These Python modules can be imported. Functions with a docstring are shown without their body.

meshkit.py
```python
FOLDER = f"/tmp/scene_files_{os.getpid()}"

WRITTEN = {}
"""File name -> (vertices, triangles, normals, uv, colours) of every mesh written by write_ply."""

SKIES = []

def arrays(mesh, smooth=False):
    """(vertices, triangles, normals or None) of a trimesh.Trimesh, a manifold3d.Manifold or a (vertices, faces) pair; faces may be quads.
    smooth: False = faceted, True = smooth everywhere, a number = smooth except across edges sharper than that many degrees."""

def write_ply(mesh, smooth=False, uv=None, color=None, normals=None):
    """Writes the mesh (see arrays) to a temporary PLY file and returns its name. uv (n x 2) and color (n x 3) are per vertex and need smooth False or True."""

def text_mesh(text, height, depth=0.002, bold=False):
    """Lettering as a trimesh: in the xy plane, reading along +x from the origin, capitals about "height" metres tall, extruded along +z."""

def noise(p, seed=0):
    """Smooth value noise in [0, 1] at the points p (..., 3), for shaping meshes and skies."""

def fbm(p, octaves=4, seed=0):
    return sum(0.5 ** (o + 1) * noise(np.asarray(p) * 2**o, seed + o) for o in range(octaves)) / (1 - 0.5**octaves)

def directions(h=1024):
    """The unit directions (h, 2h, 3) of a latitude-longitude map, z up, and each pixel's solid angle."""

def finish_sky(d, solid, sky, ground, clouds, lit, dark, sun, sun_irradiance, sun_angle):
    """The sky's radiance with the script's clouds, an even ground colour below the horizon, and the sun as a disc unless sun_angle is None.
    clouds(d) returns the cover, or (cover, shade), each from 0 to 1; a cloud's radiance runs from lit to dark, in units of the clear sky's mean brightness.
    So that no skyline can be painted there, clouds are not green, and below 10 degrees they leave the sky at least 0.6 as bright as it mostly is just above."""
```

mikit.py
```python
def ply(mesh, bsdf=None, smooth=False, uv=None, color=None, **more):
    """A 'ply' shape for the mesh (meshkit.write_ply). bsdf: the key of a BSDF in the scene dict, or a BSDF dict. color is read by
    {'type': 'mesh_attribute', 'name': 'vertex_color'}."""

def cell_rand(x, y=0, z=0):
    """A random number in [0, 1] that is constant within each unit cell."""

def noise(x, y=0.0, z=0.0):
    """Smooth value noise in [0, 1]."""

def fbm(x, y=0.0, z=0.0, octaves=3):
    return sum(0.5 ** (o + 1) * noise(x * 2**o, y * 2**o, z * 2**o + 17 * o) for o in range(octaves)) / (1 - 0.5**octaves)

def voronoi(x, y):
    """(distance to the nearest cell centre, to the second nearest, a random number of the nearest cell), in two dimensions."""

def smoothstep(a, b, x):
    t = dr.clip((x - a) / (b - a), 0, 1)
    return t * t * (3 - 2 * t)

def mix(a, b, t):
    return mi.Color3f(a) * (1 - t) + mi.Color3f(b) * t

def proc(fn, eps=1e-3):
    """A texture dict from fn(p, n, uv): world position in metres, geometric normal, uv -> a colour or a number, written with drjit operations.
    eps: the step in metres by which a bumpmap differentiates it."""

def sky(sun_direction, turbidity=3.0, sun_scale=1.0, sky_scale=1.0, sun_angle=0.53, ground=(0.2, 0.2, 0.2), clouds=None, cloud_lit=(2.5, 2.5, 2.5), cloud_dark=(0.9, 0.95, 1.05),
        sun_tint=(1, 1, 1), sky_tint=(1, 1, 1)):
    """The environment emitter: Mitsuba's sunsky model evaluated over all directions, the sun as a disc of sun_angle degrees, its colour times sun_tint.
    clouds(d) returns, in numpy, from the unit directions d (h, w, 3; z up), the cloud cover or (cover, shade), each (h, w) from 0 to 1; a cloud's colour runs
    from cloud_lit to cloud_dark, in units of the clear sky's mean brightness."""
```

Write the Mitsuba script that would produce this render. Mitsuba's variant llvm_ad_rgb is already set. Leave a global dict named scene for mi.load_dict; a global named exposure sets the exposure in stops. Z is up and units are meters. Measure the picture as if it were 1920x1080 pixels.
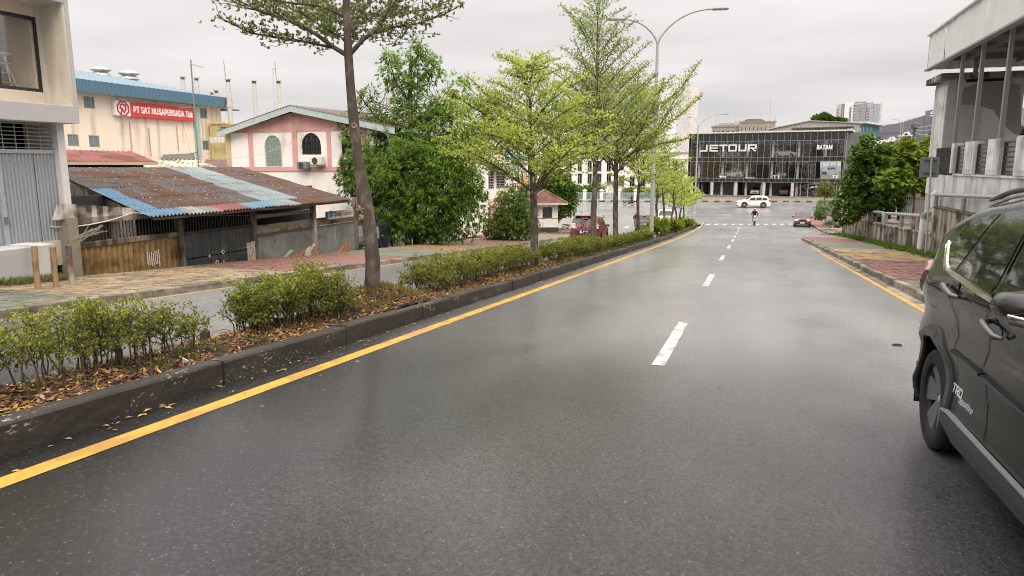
import math, numpy as np, trimesh, mitsuba as mi, drjit as dr, mikit, meshkit, manifold3d
from shapely.geometry import Polygon, LineString, Point, box as sbox
from shapely import affinity
T = mi.ScalarTransform4f
scene, labels = {}, {}
R = np.random.default_rng(7)

# ------------------------------------------------------------------ camera, sky, exposure
W_PX, F_PX, CXP, CYP = 1920., 1331., 960., 540.
PITCH, YAW, EYE = math.radians(9.8), math.radians(18.4), 1.55
CAM = np.array([0., 0., EYE])
FWD = np.array([-math.sin(YAW)*math.cos(PITCH), math.cos(YAW)*math.cos(PITCH), -math.sin(PITCH)])
RGT = np.array([math.cos(YAW), math.sin(YAW), 0.])
scene['camera'] = {'type': 'perspective', 'fov': math.degrees(2*math.atan(CXP/F_PX)), 'fov_axis': 'x', 'near_clip': .05, 'far_clip': 3000.,
    'to_world': T().look_at(origin=CAM.tolist(), target=(CAM+FWD).tolist(), up=[0, 0, 1])}

def cloud(d):                                                   # a closed overcast: brighter overhead, with soft banks
    el = np.clip(d[..., 2], 0, 1); z = np.maximum(d[..., 2:3], 0)+.10
    p = np.concatenate([d[..., :2]/z, z*0], -1)
    n = meshkit.fbm(p*np.array([.75, 1.05, 1.])+44.3, 5, 3)
    m = meshkit.fbm(p*np.array([.28, .36, 1.])+13.3, 4, 11)
    v = (.305+.695*el**1.5)*(1+.80*(.5*n+.5*m-.5))
    return np.ones_like(v), np.clip((1-v)/.75, 0, 1)
exposure = 2.4
scene['sky'] = mikit.sky([.40, -.62, .68], turbidity=4, sun_scale=.3, sun_angle=30, clouds=cloud,
                         cloud_lit=(6.75, 6.32, 6.08), cloud_dark=(.91, .905, .915))

# ------------------------------------------------------------------ helpers
def nrm(v): v = np.asarray(v, float); return v/np.linalg.norm(v)
def ray(x, y): return (x-CXP)*RGT-(y-CYP)*np.cross(RGT, FWD)+F_PX*FWD
def P(x, y, d): return CAM+ray(x, y)*(d/F_PX)                 # the place seen at this pixel of the photograph, d metres deep
class Fr:
    """a local frame: O + u*ex + w*ey + z*ez"""
    def __init__(s, O, ex=(1, 0, 0), ey=(0, 1, 0), ez=(0, 0, 1)):
        s.O, s.M = np.asarray(O, float), np.array([nrm(ex), nrm(ey), nrm(ez)])
    def __call__(s, p): return s.O+np.asarray(p, float)@s.M
    def on(s, x, y):                                           # (u, z) on the plane w = 0
        d, n = ray(x, y), s.M[1]; t = ((s.O-CAM)@n)/(d@n); q = CAM+d*t-s.O
        return float(q@s.M[0]), float(q@s.M[2])
def facade(A, B):                                              # u from A to B, w = outward normal, z is absolute
    A, B = np.array(A[:2]), np.array(B[:2]); e = nrm(B-A)
    return Fr([A[0], A[1], 0], [e[0], e[1], 0], [e[1], -e[0], 0])
WORLD = Fr([0, 0, 0])
BOXF = np.array([[0, 2, 3], [0, 3, 1], [4, 5, 7], [4, 7, 6], [0, 1, 5], [0, 5, 4], [2, 6, 7], [2, 7, 3], [0, 4, 6], [0, 6, 2], [1, 3, 7], [1, 7, 5]])
class MB:
    def __init__(s, fr=WORLD): s.fr, s.V, s.F, s.C, s.n, s.col = fr, [], [], [], 0, None
    def add(s, v, f, col=None, fr=None):
        v = np.asarray(v, float).reshape(-1, 3); fr = fr or s.fr
        v = fr(v); f = np.asarray(f, int)
        if len(f) == 0: return s
        if f.shape[1] == 4: f = np.vstack([f[:, [0, 1, 2]], f[:, [0, 2, 3]]])
        if np.linalg.det(fr.M) < 0: f = f[:, ::-1]
        s.V.append(v); s.F.append(f+s.n); s.n += len(v)
        c = col if col is not None else s.col
        s.C.append(np.broadcast_to(np.asarray(c if c is not None else (.5, .5, .5), float), (len(v), 3)))
        return s
    def box(s, u0, u1, w0, w1, z0, z1, col=None, fr=None):
        v = [[u, w, z] for u in sorted((u0, u1)) for w in sorted((w0, w1)) for z in sorted((z0, z1))]
        return s.add(v, BOXF[:, ::-1], col, fr)
    def cbox(s, u0, u1, w0, w1, z0, z1, c=.02, col=None, fr=None):   # chamfered box
        m = manifold3d.Manifold.hull_points(np.array([[a, b, z] for k in range(3) for a in ((u0, u1) if k == 0 else (u0+c, u1-c)) for b in ((w0, w1) if k == 1 else (w0+c, w1-c)) for z in ((z0, z1) if k == 2 else (z0+c, z1-c))]))
        return s.man(m, col, fr)
    def man(s, m, col=None, fr=None):
        q = m.to_mesh(); return s.add(q.vert_properties[:, :3], q.tri_verts, col, fr)
    def tm(s, m, col=None, fr=None): return s.add(m.vertices, m.faces, col, fr)
    def tube(s, pts, r, sides=8, col=None, fr=None, cap=True):
        p = np.asarray(pts, float); r = np.broadcast_to(np.asarray(r, float), (len(p),))
        t = np.gradient(p, axis=0); t /= np.linalg.norm(t, axis=1, keepdims=True)+1e-12
        a = np.cross(t[0], [0, 0, 1.] if abs(t[0][2]) < .9 else [1., 0, 0]); a /= np.linalg.norm(a)
        A = []
        for k in range(len(p)):
            a = a-t[k]*(a@t[k]); a /= np.linalg.norm(a)+1e-12; A.append(a)
        A = np.array(A); Bn = np.cross(t, A); th = np.arange(sides)*2*np.pi/sides
        v = p[:, None]+r[:, None, None]*(np.cos(th)[None, :, None]*A[:, None]+np.sin(th)[None, :, None]*Bn[:, None])
        i, j = np.meshgrid(np.arange(len(p)-1), np.arange(sides), indexing='ij'); j2 = (j+1) % sides
        q = np.stack([i*sides+j, i*sides+j2, (i+1)*sides+j2, (i+1)*sides+j], -1).reshape(-1, 4)
        v = v.reshape(-1, 3); f = np.vstack([q[:, [0, 1, 2]], q[:, [0, 2, 3]]])
        if cap:
            n = len(v); v = np.vstack([v, p[:1], p[-1:]]); k = np.arange(sides); k2 = (k+1) % sides; e = (len(p)-1)*sides
            f = np.vstack([f, np.stack([k2, k, k*0+n], 1), np.stack([e+k, e+k2, k*0+n+1], 1)])
        return s.add(v, f, col, fr)
    def prism(s, poly, w0, w1, col=None, fr=None):              # poly in (u, z), along w
        for g in getattr(poly, 'geoms', [poly]):
            if g.is_empty or g.area < 1e-8: continue
            m = trimesh.creation.extrude_polygon(g, abs(w1-w0), engine='earcut')
            v = np.stack([m.vertices[:, 0], m.vertices[:, 2]+min(w0, w1), m.vertices[:, 1]], 1)
            s.add(v, m.faces[:, ::-1], col, fr)
        return s
    def lathe(s, prof, sides=24, axis='z', at=(0, 0, 0), col=None, fr=None):   # prof: (r, h)
        p = np.asarray(prof, float); th = np.arange(sides)*2*np.pi/sides
        c, si = np.cos(th), np.sin(th)
        v = np.stack([p[:, None, 0]*c, p[:, None, 0]*si, np.broadcast_to(p[:, None, 1], (len(p), sides))], -1)
        if axis == 'y': v = v[..., [0, 2, 1]]*np.array([1, 1, -1])
        if axis == 'x': v = v[..., [2, 0, 1]]
        i, j = np.meshgrid(np.arange(len(p)-1), np.arange(sides), indexing='ij'); j2 = (j+1) % sides
        q = np.stack([i*sides+j, i*sides+j2, (i+1)*sides+j2, (i+1)*sides+j], -1).reshape(-1, 4)
        return s.add(v.reshape(-1, 3)+np.asarray(at, float), q, col, fr)
    def grid(s, pts, col=None, fr=None):                        # (n, m, 3) points
        p = np.asarray(pts, float); n, m = p.shape[:2]
        i, j = np.meshgrid(np.arange(n-1), np.arange(m-1), indexing='ij')
        q = np.stack([i*m+j, (i+1)*m+j, (i+1)*m+j+1, i*m+j+1], -1).reshape(-1, 4)
        c = None if col is None else (np.asarray(col, float).reshape(-1, 3) if np.ndim(col) > 1 else col)
        return s.add(p.reshape(-1, 3), q, c, fr)
    def mesh(s): return np.vstack(s.V), np.vstack(s.F), np.vstack(s.C)

def numbered(k):
    if k not in scene and k not in labels and not any(x.startswith(k+'__') for x in scene): return k
    n = 1
    while True:
        q = f'{k}_{n:03d}'
        if q not in scene and q not in labels and q not in USED: return q
        n += 1
USED = set()
def thing(name, label, cat, group=None, kind=None):
    k = name; n = 0
    while k in labels or k in USED: n += 1; k = f'{name}_{n:03d}'
    USED.add(k); labels[k] = {'label': label}
    if cat: labels[k]['category'] = cat
    if group: labels[k]['group'] = group
    if kind: labels[k]['kind'] = kind
    return k
COUNT = {}
def part(parent, name, mb, mat, smooth=False, label=None, kind=None):
    if mb.n == 0: return None
    b = f'{parent}__{name}'; n = COUNT.get(b, -1)+1; COUNT[b] = n
    k = b if n == 0 else f'{b}_{n:03d}'
    put(k, mb, mat, smooth)
    if label or kind:
        labels[k] = {}
        if label: labels[k]['label'] = label
        if kind: labels[k]['kind'] = kind
    return k
def put(k, mb, mat, smooth=False):
    v, f, c = mb.mesh() if isinstance(mb, MB) else mb
    vc = mat in VC
    if smooth is not False and smooth is not True:
        m = trimesh.Trimesh(v, f, process=False, vertex_colors=None)
        m.visual = trimesh.visual.ColorVisuals(m, vertex_colors=(np.clip(np.c_[c, np.ones(len(c))], 0, 1)*255).astype(np.uint8)) if False else m.visual
        q = trimesh.Trimesh(v, f, process=False); q.merge_vertices()
        tree = None
        s2 = trimesh.graph.smooth_shade(q, angle=np.radians(smooth), facet_minarea=None)
        if vc:
            if np.ptp(c, axis=0).max() < 1e-9: cc = np.broadcast_to(c[0], (len(s2.vertices), 3))
            else:
                from scipy.spatial import cKDTree
                cc = c[cKDTree(v).query(s2.vertices)[1]]
        v, f = np.array(s2.vertices), np.array(s2.faces); smooth = True
        c = cc if vc else None
    uv = None                                                   # a part's own colour rides in its uv: red and green in u, blue in v
    if vc: q = np.round(np.clip(c, 0, 1)**.5*1000); uv = np.stack([q[:, 0]*1024+q[:, 1]+.5, q[:, 2]+.5], 1)
    scene[k] = mikit.ply((v, f), mat, smooth=smooth, uv=uv)
def solo(name, mb, mat, label, cat, smooth=False, group=None, kind=None):
    k = thing(name, label, cat, group, kind); put(k, mb, mat, smooth); return k
def rect(u0, u1, z0, z1): return sbox(min(u0, u1), min(z0, z1), max(u0, u1), max(z0, z1))
def arch(u0, u1, z0, z1, n=10):                                 # round-headed opening
    r = (u1-u0)/2; c = (u0+u1)/2
    return Polygon([(u0, z0), (u1, z0)]+[(c+r*math.cos(a), z1-r+r*math.sin(a)) for a in np.linspace(0, math.pi, n)])
def text(mb, s, fr, u, z, height, w0, depth=.03, bold=True, width=None, col=None, shear=0):
    m = meshkit.text_mesh(s, height, depth, bold); v = np.array(m.vertices)
    if width: v[:, 0] *= width/np.ptp(v[:, 0])
    v[:, 0] += shear*v[:, 1]
    mb.add(np.stack([v[:, 0]+u, v[:, 2]+w0, v[:, 1]+z], 1), m.faces[:, ::-1], col, fr)
def sag(a, b, drop, n=16):
    t = np.linspace(0, 1, n)[:, None]; p = np.asarray(a)*(1-t)+np.asarray(b)*t; p[:, 2] -= drop*4*t[:, 0]*(1-t[:, 0]); return p
def wire(label, a, b, drop, r=.012, group=None, name='overhead_cable'):
    solo(name, MB().tube(sag(a, b, drop), r, 5), 'satin', label, 'cable', True, group)

# ------------------------------------------------------------------ materials
proc, noise, fbm, cr, ss, mix, vor = mikit.proc, mikit.noise, mikit.fbm, mikit.cell_rand, mikit.smoothstep, mikit.mix, mikit.voronoi
def rgb(*c): return {'type': 'rgb', 'value': list(c)}
def two(b): return {'type': 'twosided', 'bsdf': b}
def own_colour(p, n, uv):
    r = dr.floor(uv.x/1024.); g = dr.floor(uv.x-r*1024.); b = dr.floor(uv.y)
    return dr.square(mi.Color3f(r, g, b)*.001)
vcol = mikit.proc(own_colour)
def pri(color, rough=.6, **k): return {'type': 'principled', 'base_color': color, 'roughness': rough, **k}
VC = {'matte', 'satin', 'gloss', 'metal', 'leaf', 'wall', 'carpaint', 'bark', 'rough'}
scene['matte'] = two(pri(vcol, .85, specular=.25))
scene['satin'] = two(pri(vcol, .45, specular=.5))
scene['gloss'] = two(pri(vcol, .15, specular=.5))
scene['metal'] = two(pri(vcol, .38, metallic=.75))
scene['carpaint'] = two(pri(vcol, .25, specular=.5, clearcoat=1.0, clearcoat_gloss=.97, metallic=.12))
scene['leaf'] = {'type': 'principledthin', 'base_color': vcol, 'roughness': .55, 'diff_trans': 1.15, 'spec_trans': 0.0, 'eta': 1.22}
def streaks(p, n, uv):                                          # rain streaks and blotches on painted walls
    h = p.x*.93+p.y*1.07
    a = fbm(h*2.3, p.z*.22, 3., 4); b = fbm(p.x*.7, p.y*.7, p.z*.7, 4)
    return dr.clip(ss(.54, .82, a)*.34+ss(.54, .84, b)*.24+.02, 0, 1)
scene['wall'] = two({'type': 'blendbsdf', 'weight': proc(streaks), 'a': pri(vcol, .8, specular=.3), 'b': pri(rgb(.17, .155, .135), .9, specular=.2)})
def grain(p, n, uv): return fbm(p.x*9, p.y*9, p.z*9, 4)*.012
scene['rough'] = two({'type': 'bumpmap', 'arbitrary': proc(grain, 4e-3), 'scale': 1.0, 'bsdf': pri(vcol, .9, specular=.25)})
def barkh(p, n, uv): return fbm(p.x*26, p.y*26, p.z*7, 4)*.012
def barkw(p, n, uv): return ss(.46, .66, fbm(p.x*9+3, p.y*9, p.z*4.5, 4))*.75
scene['bark'] = two({'type': 'bumpmap', 'arbitrary': proc(barkh, 3e-3), 'scale': 1.0,
    'bsdf': {'type': 'blendbsdf', 'weight': proc(barkw), 'a': pri(vcol, .9, specular=.2), 'b': pri(rgb(.125, .108, .092), .95, specular=.15)}})
scene['glass_dark'] = two(pri(rgb(.010, .012, .013), .02, specular=.75))
scene['pale_glass'] = two(pri(rgb(.16, .20, .215), .06, specular=.8))
scene['glass_pane'] = {'type': 'thindielectric', 'int_ior': 1.5}
scene['chrome'] = two(pri(rgb(.75, .75, .76), .12, metallic=1.0))
scene['rubber'] = two(pri(rgb(.014, .014, .015), .75, specular=.3))
scene['black'] = two(pri(rgb(.012, .012, .013), .5, specular=.4))
scene['void'] = two(pri(rgb(.01, .01, .011), .95, specular=.05))

# wet asphalt: worn wheel tracks, patches, chippings, wet film of uneven gloss, painted sheen and reflections
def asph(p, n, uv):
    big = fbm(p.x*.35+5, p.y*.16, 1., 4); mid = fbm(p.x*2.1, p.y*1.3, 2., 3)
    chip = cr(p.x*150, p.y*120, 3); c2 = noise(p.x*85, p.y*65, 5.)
    dark_refl = 1-.58*ss(-1.0, -3.3, p.x)*ss(-4.9, -4.5, p.x)*ss(26., 6., p.y)            # painted dark reflections: near lane darkened towards the median kerb
    dry = .08+.92*ss(.4, 10.5, p.y+7*(big-.5)-.5*dr.abs(p.x+.3)*ss(9., 4., p.y))  # painted sky sheen: near road and edges darkened, farther lightened, with drier patches
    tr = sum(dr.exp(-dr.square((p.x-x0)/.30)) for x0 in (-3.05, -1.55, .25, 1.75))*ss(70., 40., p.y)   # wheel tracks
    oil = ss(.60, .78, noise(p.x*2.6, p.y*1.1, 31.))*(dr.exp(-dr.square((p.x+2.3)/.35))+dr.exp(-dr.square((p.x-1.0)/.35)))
    base = (.225+.11*(big-.5)+.05*(mid-.5))*(1+.10*tr*(noise(p.x*.8, p.y*.3, 12.)-.15)*2-.22*oil)*dark_refl*dry+(.022+.06*dry)*(c2-.5)
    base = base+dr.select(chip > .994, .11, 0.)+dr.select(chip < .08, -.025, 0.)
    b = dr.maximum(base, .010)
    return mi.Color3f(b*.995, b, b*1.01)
def asph_r(p, n, uv):
    big = fbm(p.x*.42+9, p.y*.13+4, 3., 4); mid = fbm(p.x*3.2, p.y*1.6, 7., 3); fine = noise(p.x*75, p.y*55, 2.)
    return dr.clip(.34+2.6*(big-.5)+.8*(mid-.5)+.5*(fine-.5), .03, .97)
def asph_h(p, n, uv):
    return noise(p.x*70, p.y*70, 0.)*.00055+noise(p.x*26, p.y*22, 4.)*.0006+fbm(p.x*5, p.y*4, 2., 2)*.0010
def film_w(p, n, uv): return asph_r(p, n, uv)
rp = lambda al, ior: {'type': 'roughplastic', 'distribution': 'ggx', 'alpha': al, 'int_ior': ior, 'diffuse_reflectance': proc(asph), 'nonlinear': False}
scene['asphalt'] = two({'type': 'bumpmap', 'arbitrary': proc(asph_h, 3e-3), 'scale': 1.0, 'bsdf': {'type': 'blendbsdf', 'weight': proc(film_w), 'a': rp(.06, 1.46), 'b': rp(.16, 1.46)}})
def paintmark(col, dark):
    def fn(p, n, uv):
        w = ss(.44, .66, fbm(p.x*7, p.y*5, 9., 4)); sp = dr.select(noise(p.x*80, p.y*60, 8.) < .27, .7, 0.)
        return mix(col, dark, dr.clip(w*.75+sp*.5, 0, 1))
    return proc(fn)
scene['paint_yellow'] = two(pri(paintmark((.44, .245, .035), (.26, .155, .035)), .45, specular=.5))
scene['paint_faded'] = two(pri(paintmark((.36, .355, .34), (.20, .195, .19)), .45, specular=.5))
scene['paint_white'] = two(pri(paintmark((.46, .45, .425), (.20, .195, .185)), .45, specular=.5))
def kerbc(p, n, uv):
    a = fbm(p.x*3.1, p.y*2.3, p.z*4, 4); b = fbm(p.x*52, p.y*40, p.z*52, 4); j = fbm(p.x*1.7, p.y*1.4, p.z*3, 3)
    c = mix((.012, .0105, .009), (.036, .031, .025), a)
    return mix(c, (.36, .34, .30), ss(.60, .70, b)*ss(.54, .66, j)*.65)
def kerbh(p, n, uv): return fbm(p.x*13, p.y*13, p.z*13, 3)*.012
scene['kerb_dark'] = two({'type': 'bumpmap', 'arbitrary': proc(kerbh, 4e-3), 'scale': 1.0, 'bsdf': pri(proc(kerbc), .55, specular=.45)})
def kerbl(p, n, uv):
    a = fbm(p.x*2.1, p.y*1.9, p.z*3, 4); b = fbm(p.x*9, p.y*7, p.z*9, 3)
    return mix((.075, .068, .056), (.27, .24, .20), dr.clip(ss(.3, .7, a)*.8+.4*(b-.5), 0, 1))
scene['kerb_grey'] = two({'type': 'bumpmap', 'arbitrary': scene['kerb_dark']['bsdf']['arbitrary'], 'scale': 1.0, 'bsdf': pri(proc(kerbl), .7, specular=.35)})
def soilc(p, n, uv):
    a = fbm(p.x*4, p.y*4, p.z*4, 4); b = noise(p.x*50, p.y*50, p.z*50)
    return mix((.012, .009, .007), (.046, .028, .018), dr.clip(a+.6*(b-.5), 0, 1))
scene['soil'] = two({'type': 'bumpmap', 'arbitrary': proc(lambda p, n, uv: fbm(p.x*14, p.y*14, p.z*14, 3)*.03, 4e-3), 'scale': 1.0, 'bsdf': pri(proc(soilc), .85, specular=.2)})
def groundc(p, n, uv):
    a = fbm(p.x*.5, p.y*.5, 1., 4); b = fbm(p.x*6, p.y*6, 2., 3)
    return mix((.07, .065, .058), (.17, .145, .115), dr.clip(a+.5*(b-.5), 0, 1))
scene['dirt'] = two(pri(proc(groundc), .8, specular=.3))
# pavers: one colour per vertex, dirtied
def paverdirt(p, n, uv):
    return dr.clip(ss(.40, .72, fbm(p.x*1.7, p.y*1.2, 4., 4))*.55+ss(.55, .75, fbm(p.x*9, p.y*9, 1., 3))*.35, 0, .85)
VC.add('paver')
scene['paver'] = two({'type': 'blendbsdf', 'weight': proc(paverdirt), 'a': pri(vcol, .5, specular=.45), 'b': pri(rgb(.085, .074, .058), .6, specular=.4)})
def stainw(p, n, uv):                                           # black algae runs on raw concrete
    h = p.x*.9+p.y*1.1
    run = fbm(h*4.5, p.z*.5, 2., 4); blot = fbm(p.x*1.3, p.y*1.3, p.z*1.6, 4)
    return dr.clip(ss(.40, .58, run)*.62+ss(.42, .62, blot)*.55, 0, .97)
VC.add('stained')
scene['stained'] = two({'type': 'bumpmap', 'arbitrary': proc(grain, 4e-3), 'scale': 1.0,
    'bsdf': {'type': 'blendbsdf', 'weight': proc(stainw), 'a': pri(vcol, .9, specular=.2), 'b': pri(rgb(.042, .035, .028), .9, specular=.2)}})
VC.add('grimy')
def grime(p, n, uv):
    h = p.x*.93+p.y*1.07
    a = fbm(h*3.1, p.z*.35, 5., 4); b = fbm(p.x*1.1, p.y*1.1, p.z*1.3, 4)
    return dr.clip(ss(.44, .72, a)*.45+ss(.44, .74, b)*.42+.04, 0, .9)
scene['grimy'] = two({'type': 'blendbsdf', 'weight': proc(grime), 'a': pri(vcol, .8, specular=.3), 'b': pri(rgb(.19, .185, .17), .9, specular=.2)})
def rustw(p, n, uv):
    return dr.clip(ss(.46, .66, fbm(p.x*1.2, p.y*1.2, p.z*1.6, 4))*.75+ss(.52, .72, fbm(p.x*8, p.y*8, p.z*3, 3))*.5, 0, .95)
VC.add('rusty'); VC.add('tin')
scene['rusty'] = two({'type': 'blendbsdf', 'weight': proc(rustw), 'a': pri(vcol, .5, specular=.4), 'b': pri(rgb(.10, .048, .024), .9, specular=.2)})

scene['tin'] = two({'type': 'blendbsdf', 'weight': proc(lambda p, n, uv: dr.clip(ss(.50, .74, fbm(p.x*1.6, p.y*2.2, p.z*2, 4))*.5+ss(.6, .8, fbm(p.x*9, p.y*9, p.z*3, 3))*.35, 0, .8)), 'a': pri(vcol, .5, specular=.4), 'b': pri(rgb(.13, .095, .075), .9, specular=.2)})
# ------------------------------------------------------------------ ground shape
SL = .063
def zr(Y):                                                      # the road runs downhill, then lies flat at the junction
    Y = np.asarray(Y, float)
    return np.where(Y < 66, -SL*Y, np.where(Y < 86, -SL*66-SL*((Y-66)-(Y-66)**2/40), -SL*76))
ZF = -SL*76
def fade(Y, a, b): t = np.clip((np.asarray(Y, float)-a)/(b-a), 0, 1); return t*t*(3-2*t)
def zl(X, Y):                                                   # left carriageway lies a little lower
    k = np.clip((-6.0-np.asarray(X, float))/7., 0, 1)
    return zr(Y)-(.22+.43*k)*(1-fade(Y, 62, 88))
def lerp(a, b, t): return a+(b-a)*t
# ------------------------------------------------------------------ ground, roads, kerbs, paving
def medx(Y): return -1.0*fade(Y, 34, 84)                        # the median drifts left towards its nose
def road_z(X, Y):
    X, Y = np.asarray(X, float), np.asarray(Y, float)
    t = np.clip((-4.7-X)/.7, 0, 1)
    return zr(Y)*(1-t)+zl(X, Y)*t
def lot_z(Y): return np.minimum(-3.15, zl(-13, Y)-.02)
def terr(X, Y):
    z = road_z(np.maximum(X, -13), Y)-.16
    t = np.clip((-16.9-X)/.2, 0, 1); z = z*(1-t)+(np.where(np.asarray(Y) < 13, zl(-13, Y)-.1, lot_z(Y)-.05))*t
    return z
def sheet(xs, ys, f, dz=0):
    X, Y = np.meshgrid(xs, ys, indexing='ij'); return np.stack([X, Y, f(X, Y)+dz], -1)
xs = np.r_[-2000, -600, -200, -100, -60, -40, -30, -22, -18, -17.11, -16.89, np.arange(-16, 14, 1.5), 20, 40, 100, 300, 800, 2000]
ys = np.r_[-300, -60, np.arange(-20, 90, 2.), 95, 110, 130, 160, 220, 400, 900, 2500]
k = thing('ground', 'bare trodden earth around the buildings', None, kind='structure'); put(k, MB().grid(sheet(xs, ys, terr)), 'dirt', True)

ROADS = [sbox(-4.75, -30, 3.2, 72), sbox(-13.0, -30, -5.3, 72), Polygon([(-13, 66), (-13, 72), (-5.9, 72), (-5.9, 84), (-4.6, 84), (-4.6, 66), (3.2, 50), (6.4, 66), (8, 88), (14, 98), (75, 112), (75, 150), (14, 136), (-6, 130), (-27, 124.3), (-75, 120), (-75, 84), (-24, 76), (-15.5, 66)]),
         Polygon([(3.2, 49.5), (14, 50), (14, 60), (6.2, 60), (3.2, 66)]), sbox(-6.5, 79, -4.2, 90)]
from shapely import union_all, contains_xy
RD = union_all(ROADS)
gx = np.unique(np.r_[np.arange(-76, 77, 4.), np.arange(-14, 9, .5), -4.75, 3.2, -5.8, -13]); gy = np.unique(np.r_[-30, -20, np.arange(-14, 92, 1.), np.arange(92, 152, 2.)])
mb = MB(); V, Fc = [], []
def clip_sheet(poly, step, f, dz):                              # triangulated polygon draped on f
    v, fa = trimesh.creation.triangulate_polygon(poly, engine='earcut')
    v, fa = trimesh.remesh.subdivide_to_size(np.c_[v, np.zeros(len(v))], fa, max_edge=step)[:2]
    v = np.array(v); v[:, 2] = f(v[:, 0], v[:, 1])+dz
    n = np.cross(v[fa[:, 1]]-v[fa[:, 0]], v[fa[:, 2]]-v[fa[:, 0]])[:, 2]
    fa = np.array(fa); fa[n < 0] = fa[n < 0][:, ::-1]
    return v, fa
k = thing('road', 'wet grey asphalt carriageways running down to the junction', None, kind='structure')
X, Y = np.meshgrid(gx, gy, indexing='ij'); G = sheet(gx, gy, road_z)
cx, cy = (gx[:-1]+gx[1:])/2, (gy[:-1]+gy[1:])/2
keep = contains_xy(RD, *np.meshgrid(cx, cy, indexing='ij'))
n2 = len(gy); i, j = np.nonzero(keep)
q = np.stack([i*n2+j, (i+1)*n2+j, (i+1)*n2+j+1, i*n2+j+1], 1)
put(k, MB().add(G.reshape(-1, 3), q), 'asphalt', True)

def strip(mb, pts, w, f, dz, step=1.0):                         # a painted band along a polyline
    v, fa = clip_sheet(LineString(pts).buffer(w/2, cap_style=2), step, f, dz); mb.add(v, fa)
ly = [(-3.80+medx(y)*.9, y) for y in np.arange(-8, 81, 2.)]
mb = MB(); strip(mb, ly+[(-4.85, 82), (-5.3, 83.4)], .15, road_z, .004)
part(k, 'yellow_edge_line', mb, 'paint_yellow')
ry = [(2.84, y) for y in np.arange(-8, 30, 2.)]+[(2.9, 32), (3.0, 40), (3.06, 48), (3.5, 50.5)]
mb = MB(); strip(mb, ry, .13, road_z, .004); part(k, 'yellow_edge_line', mb, 'paint_yellow')
mb = MB(); strip(mb, [(-12.62, y) for y in np.arange(-8, 66, 2.)], .13, road_z, .004); part(k, 'yellow_edge_line', mb, 'paint_yellow')
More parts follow.
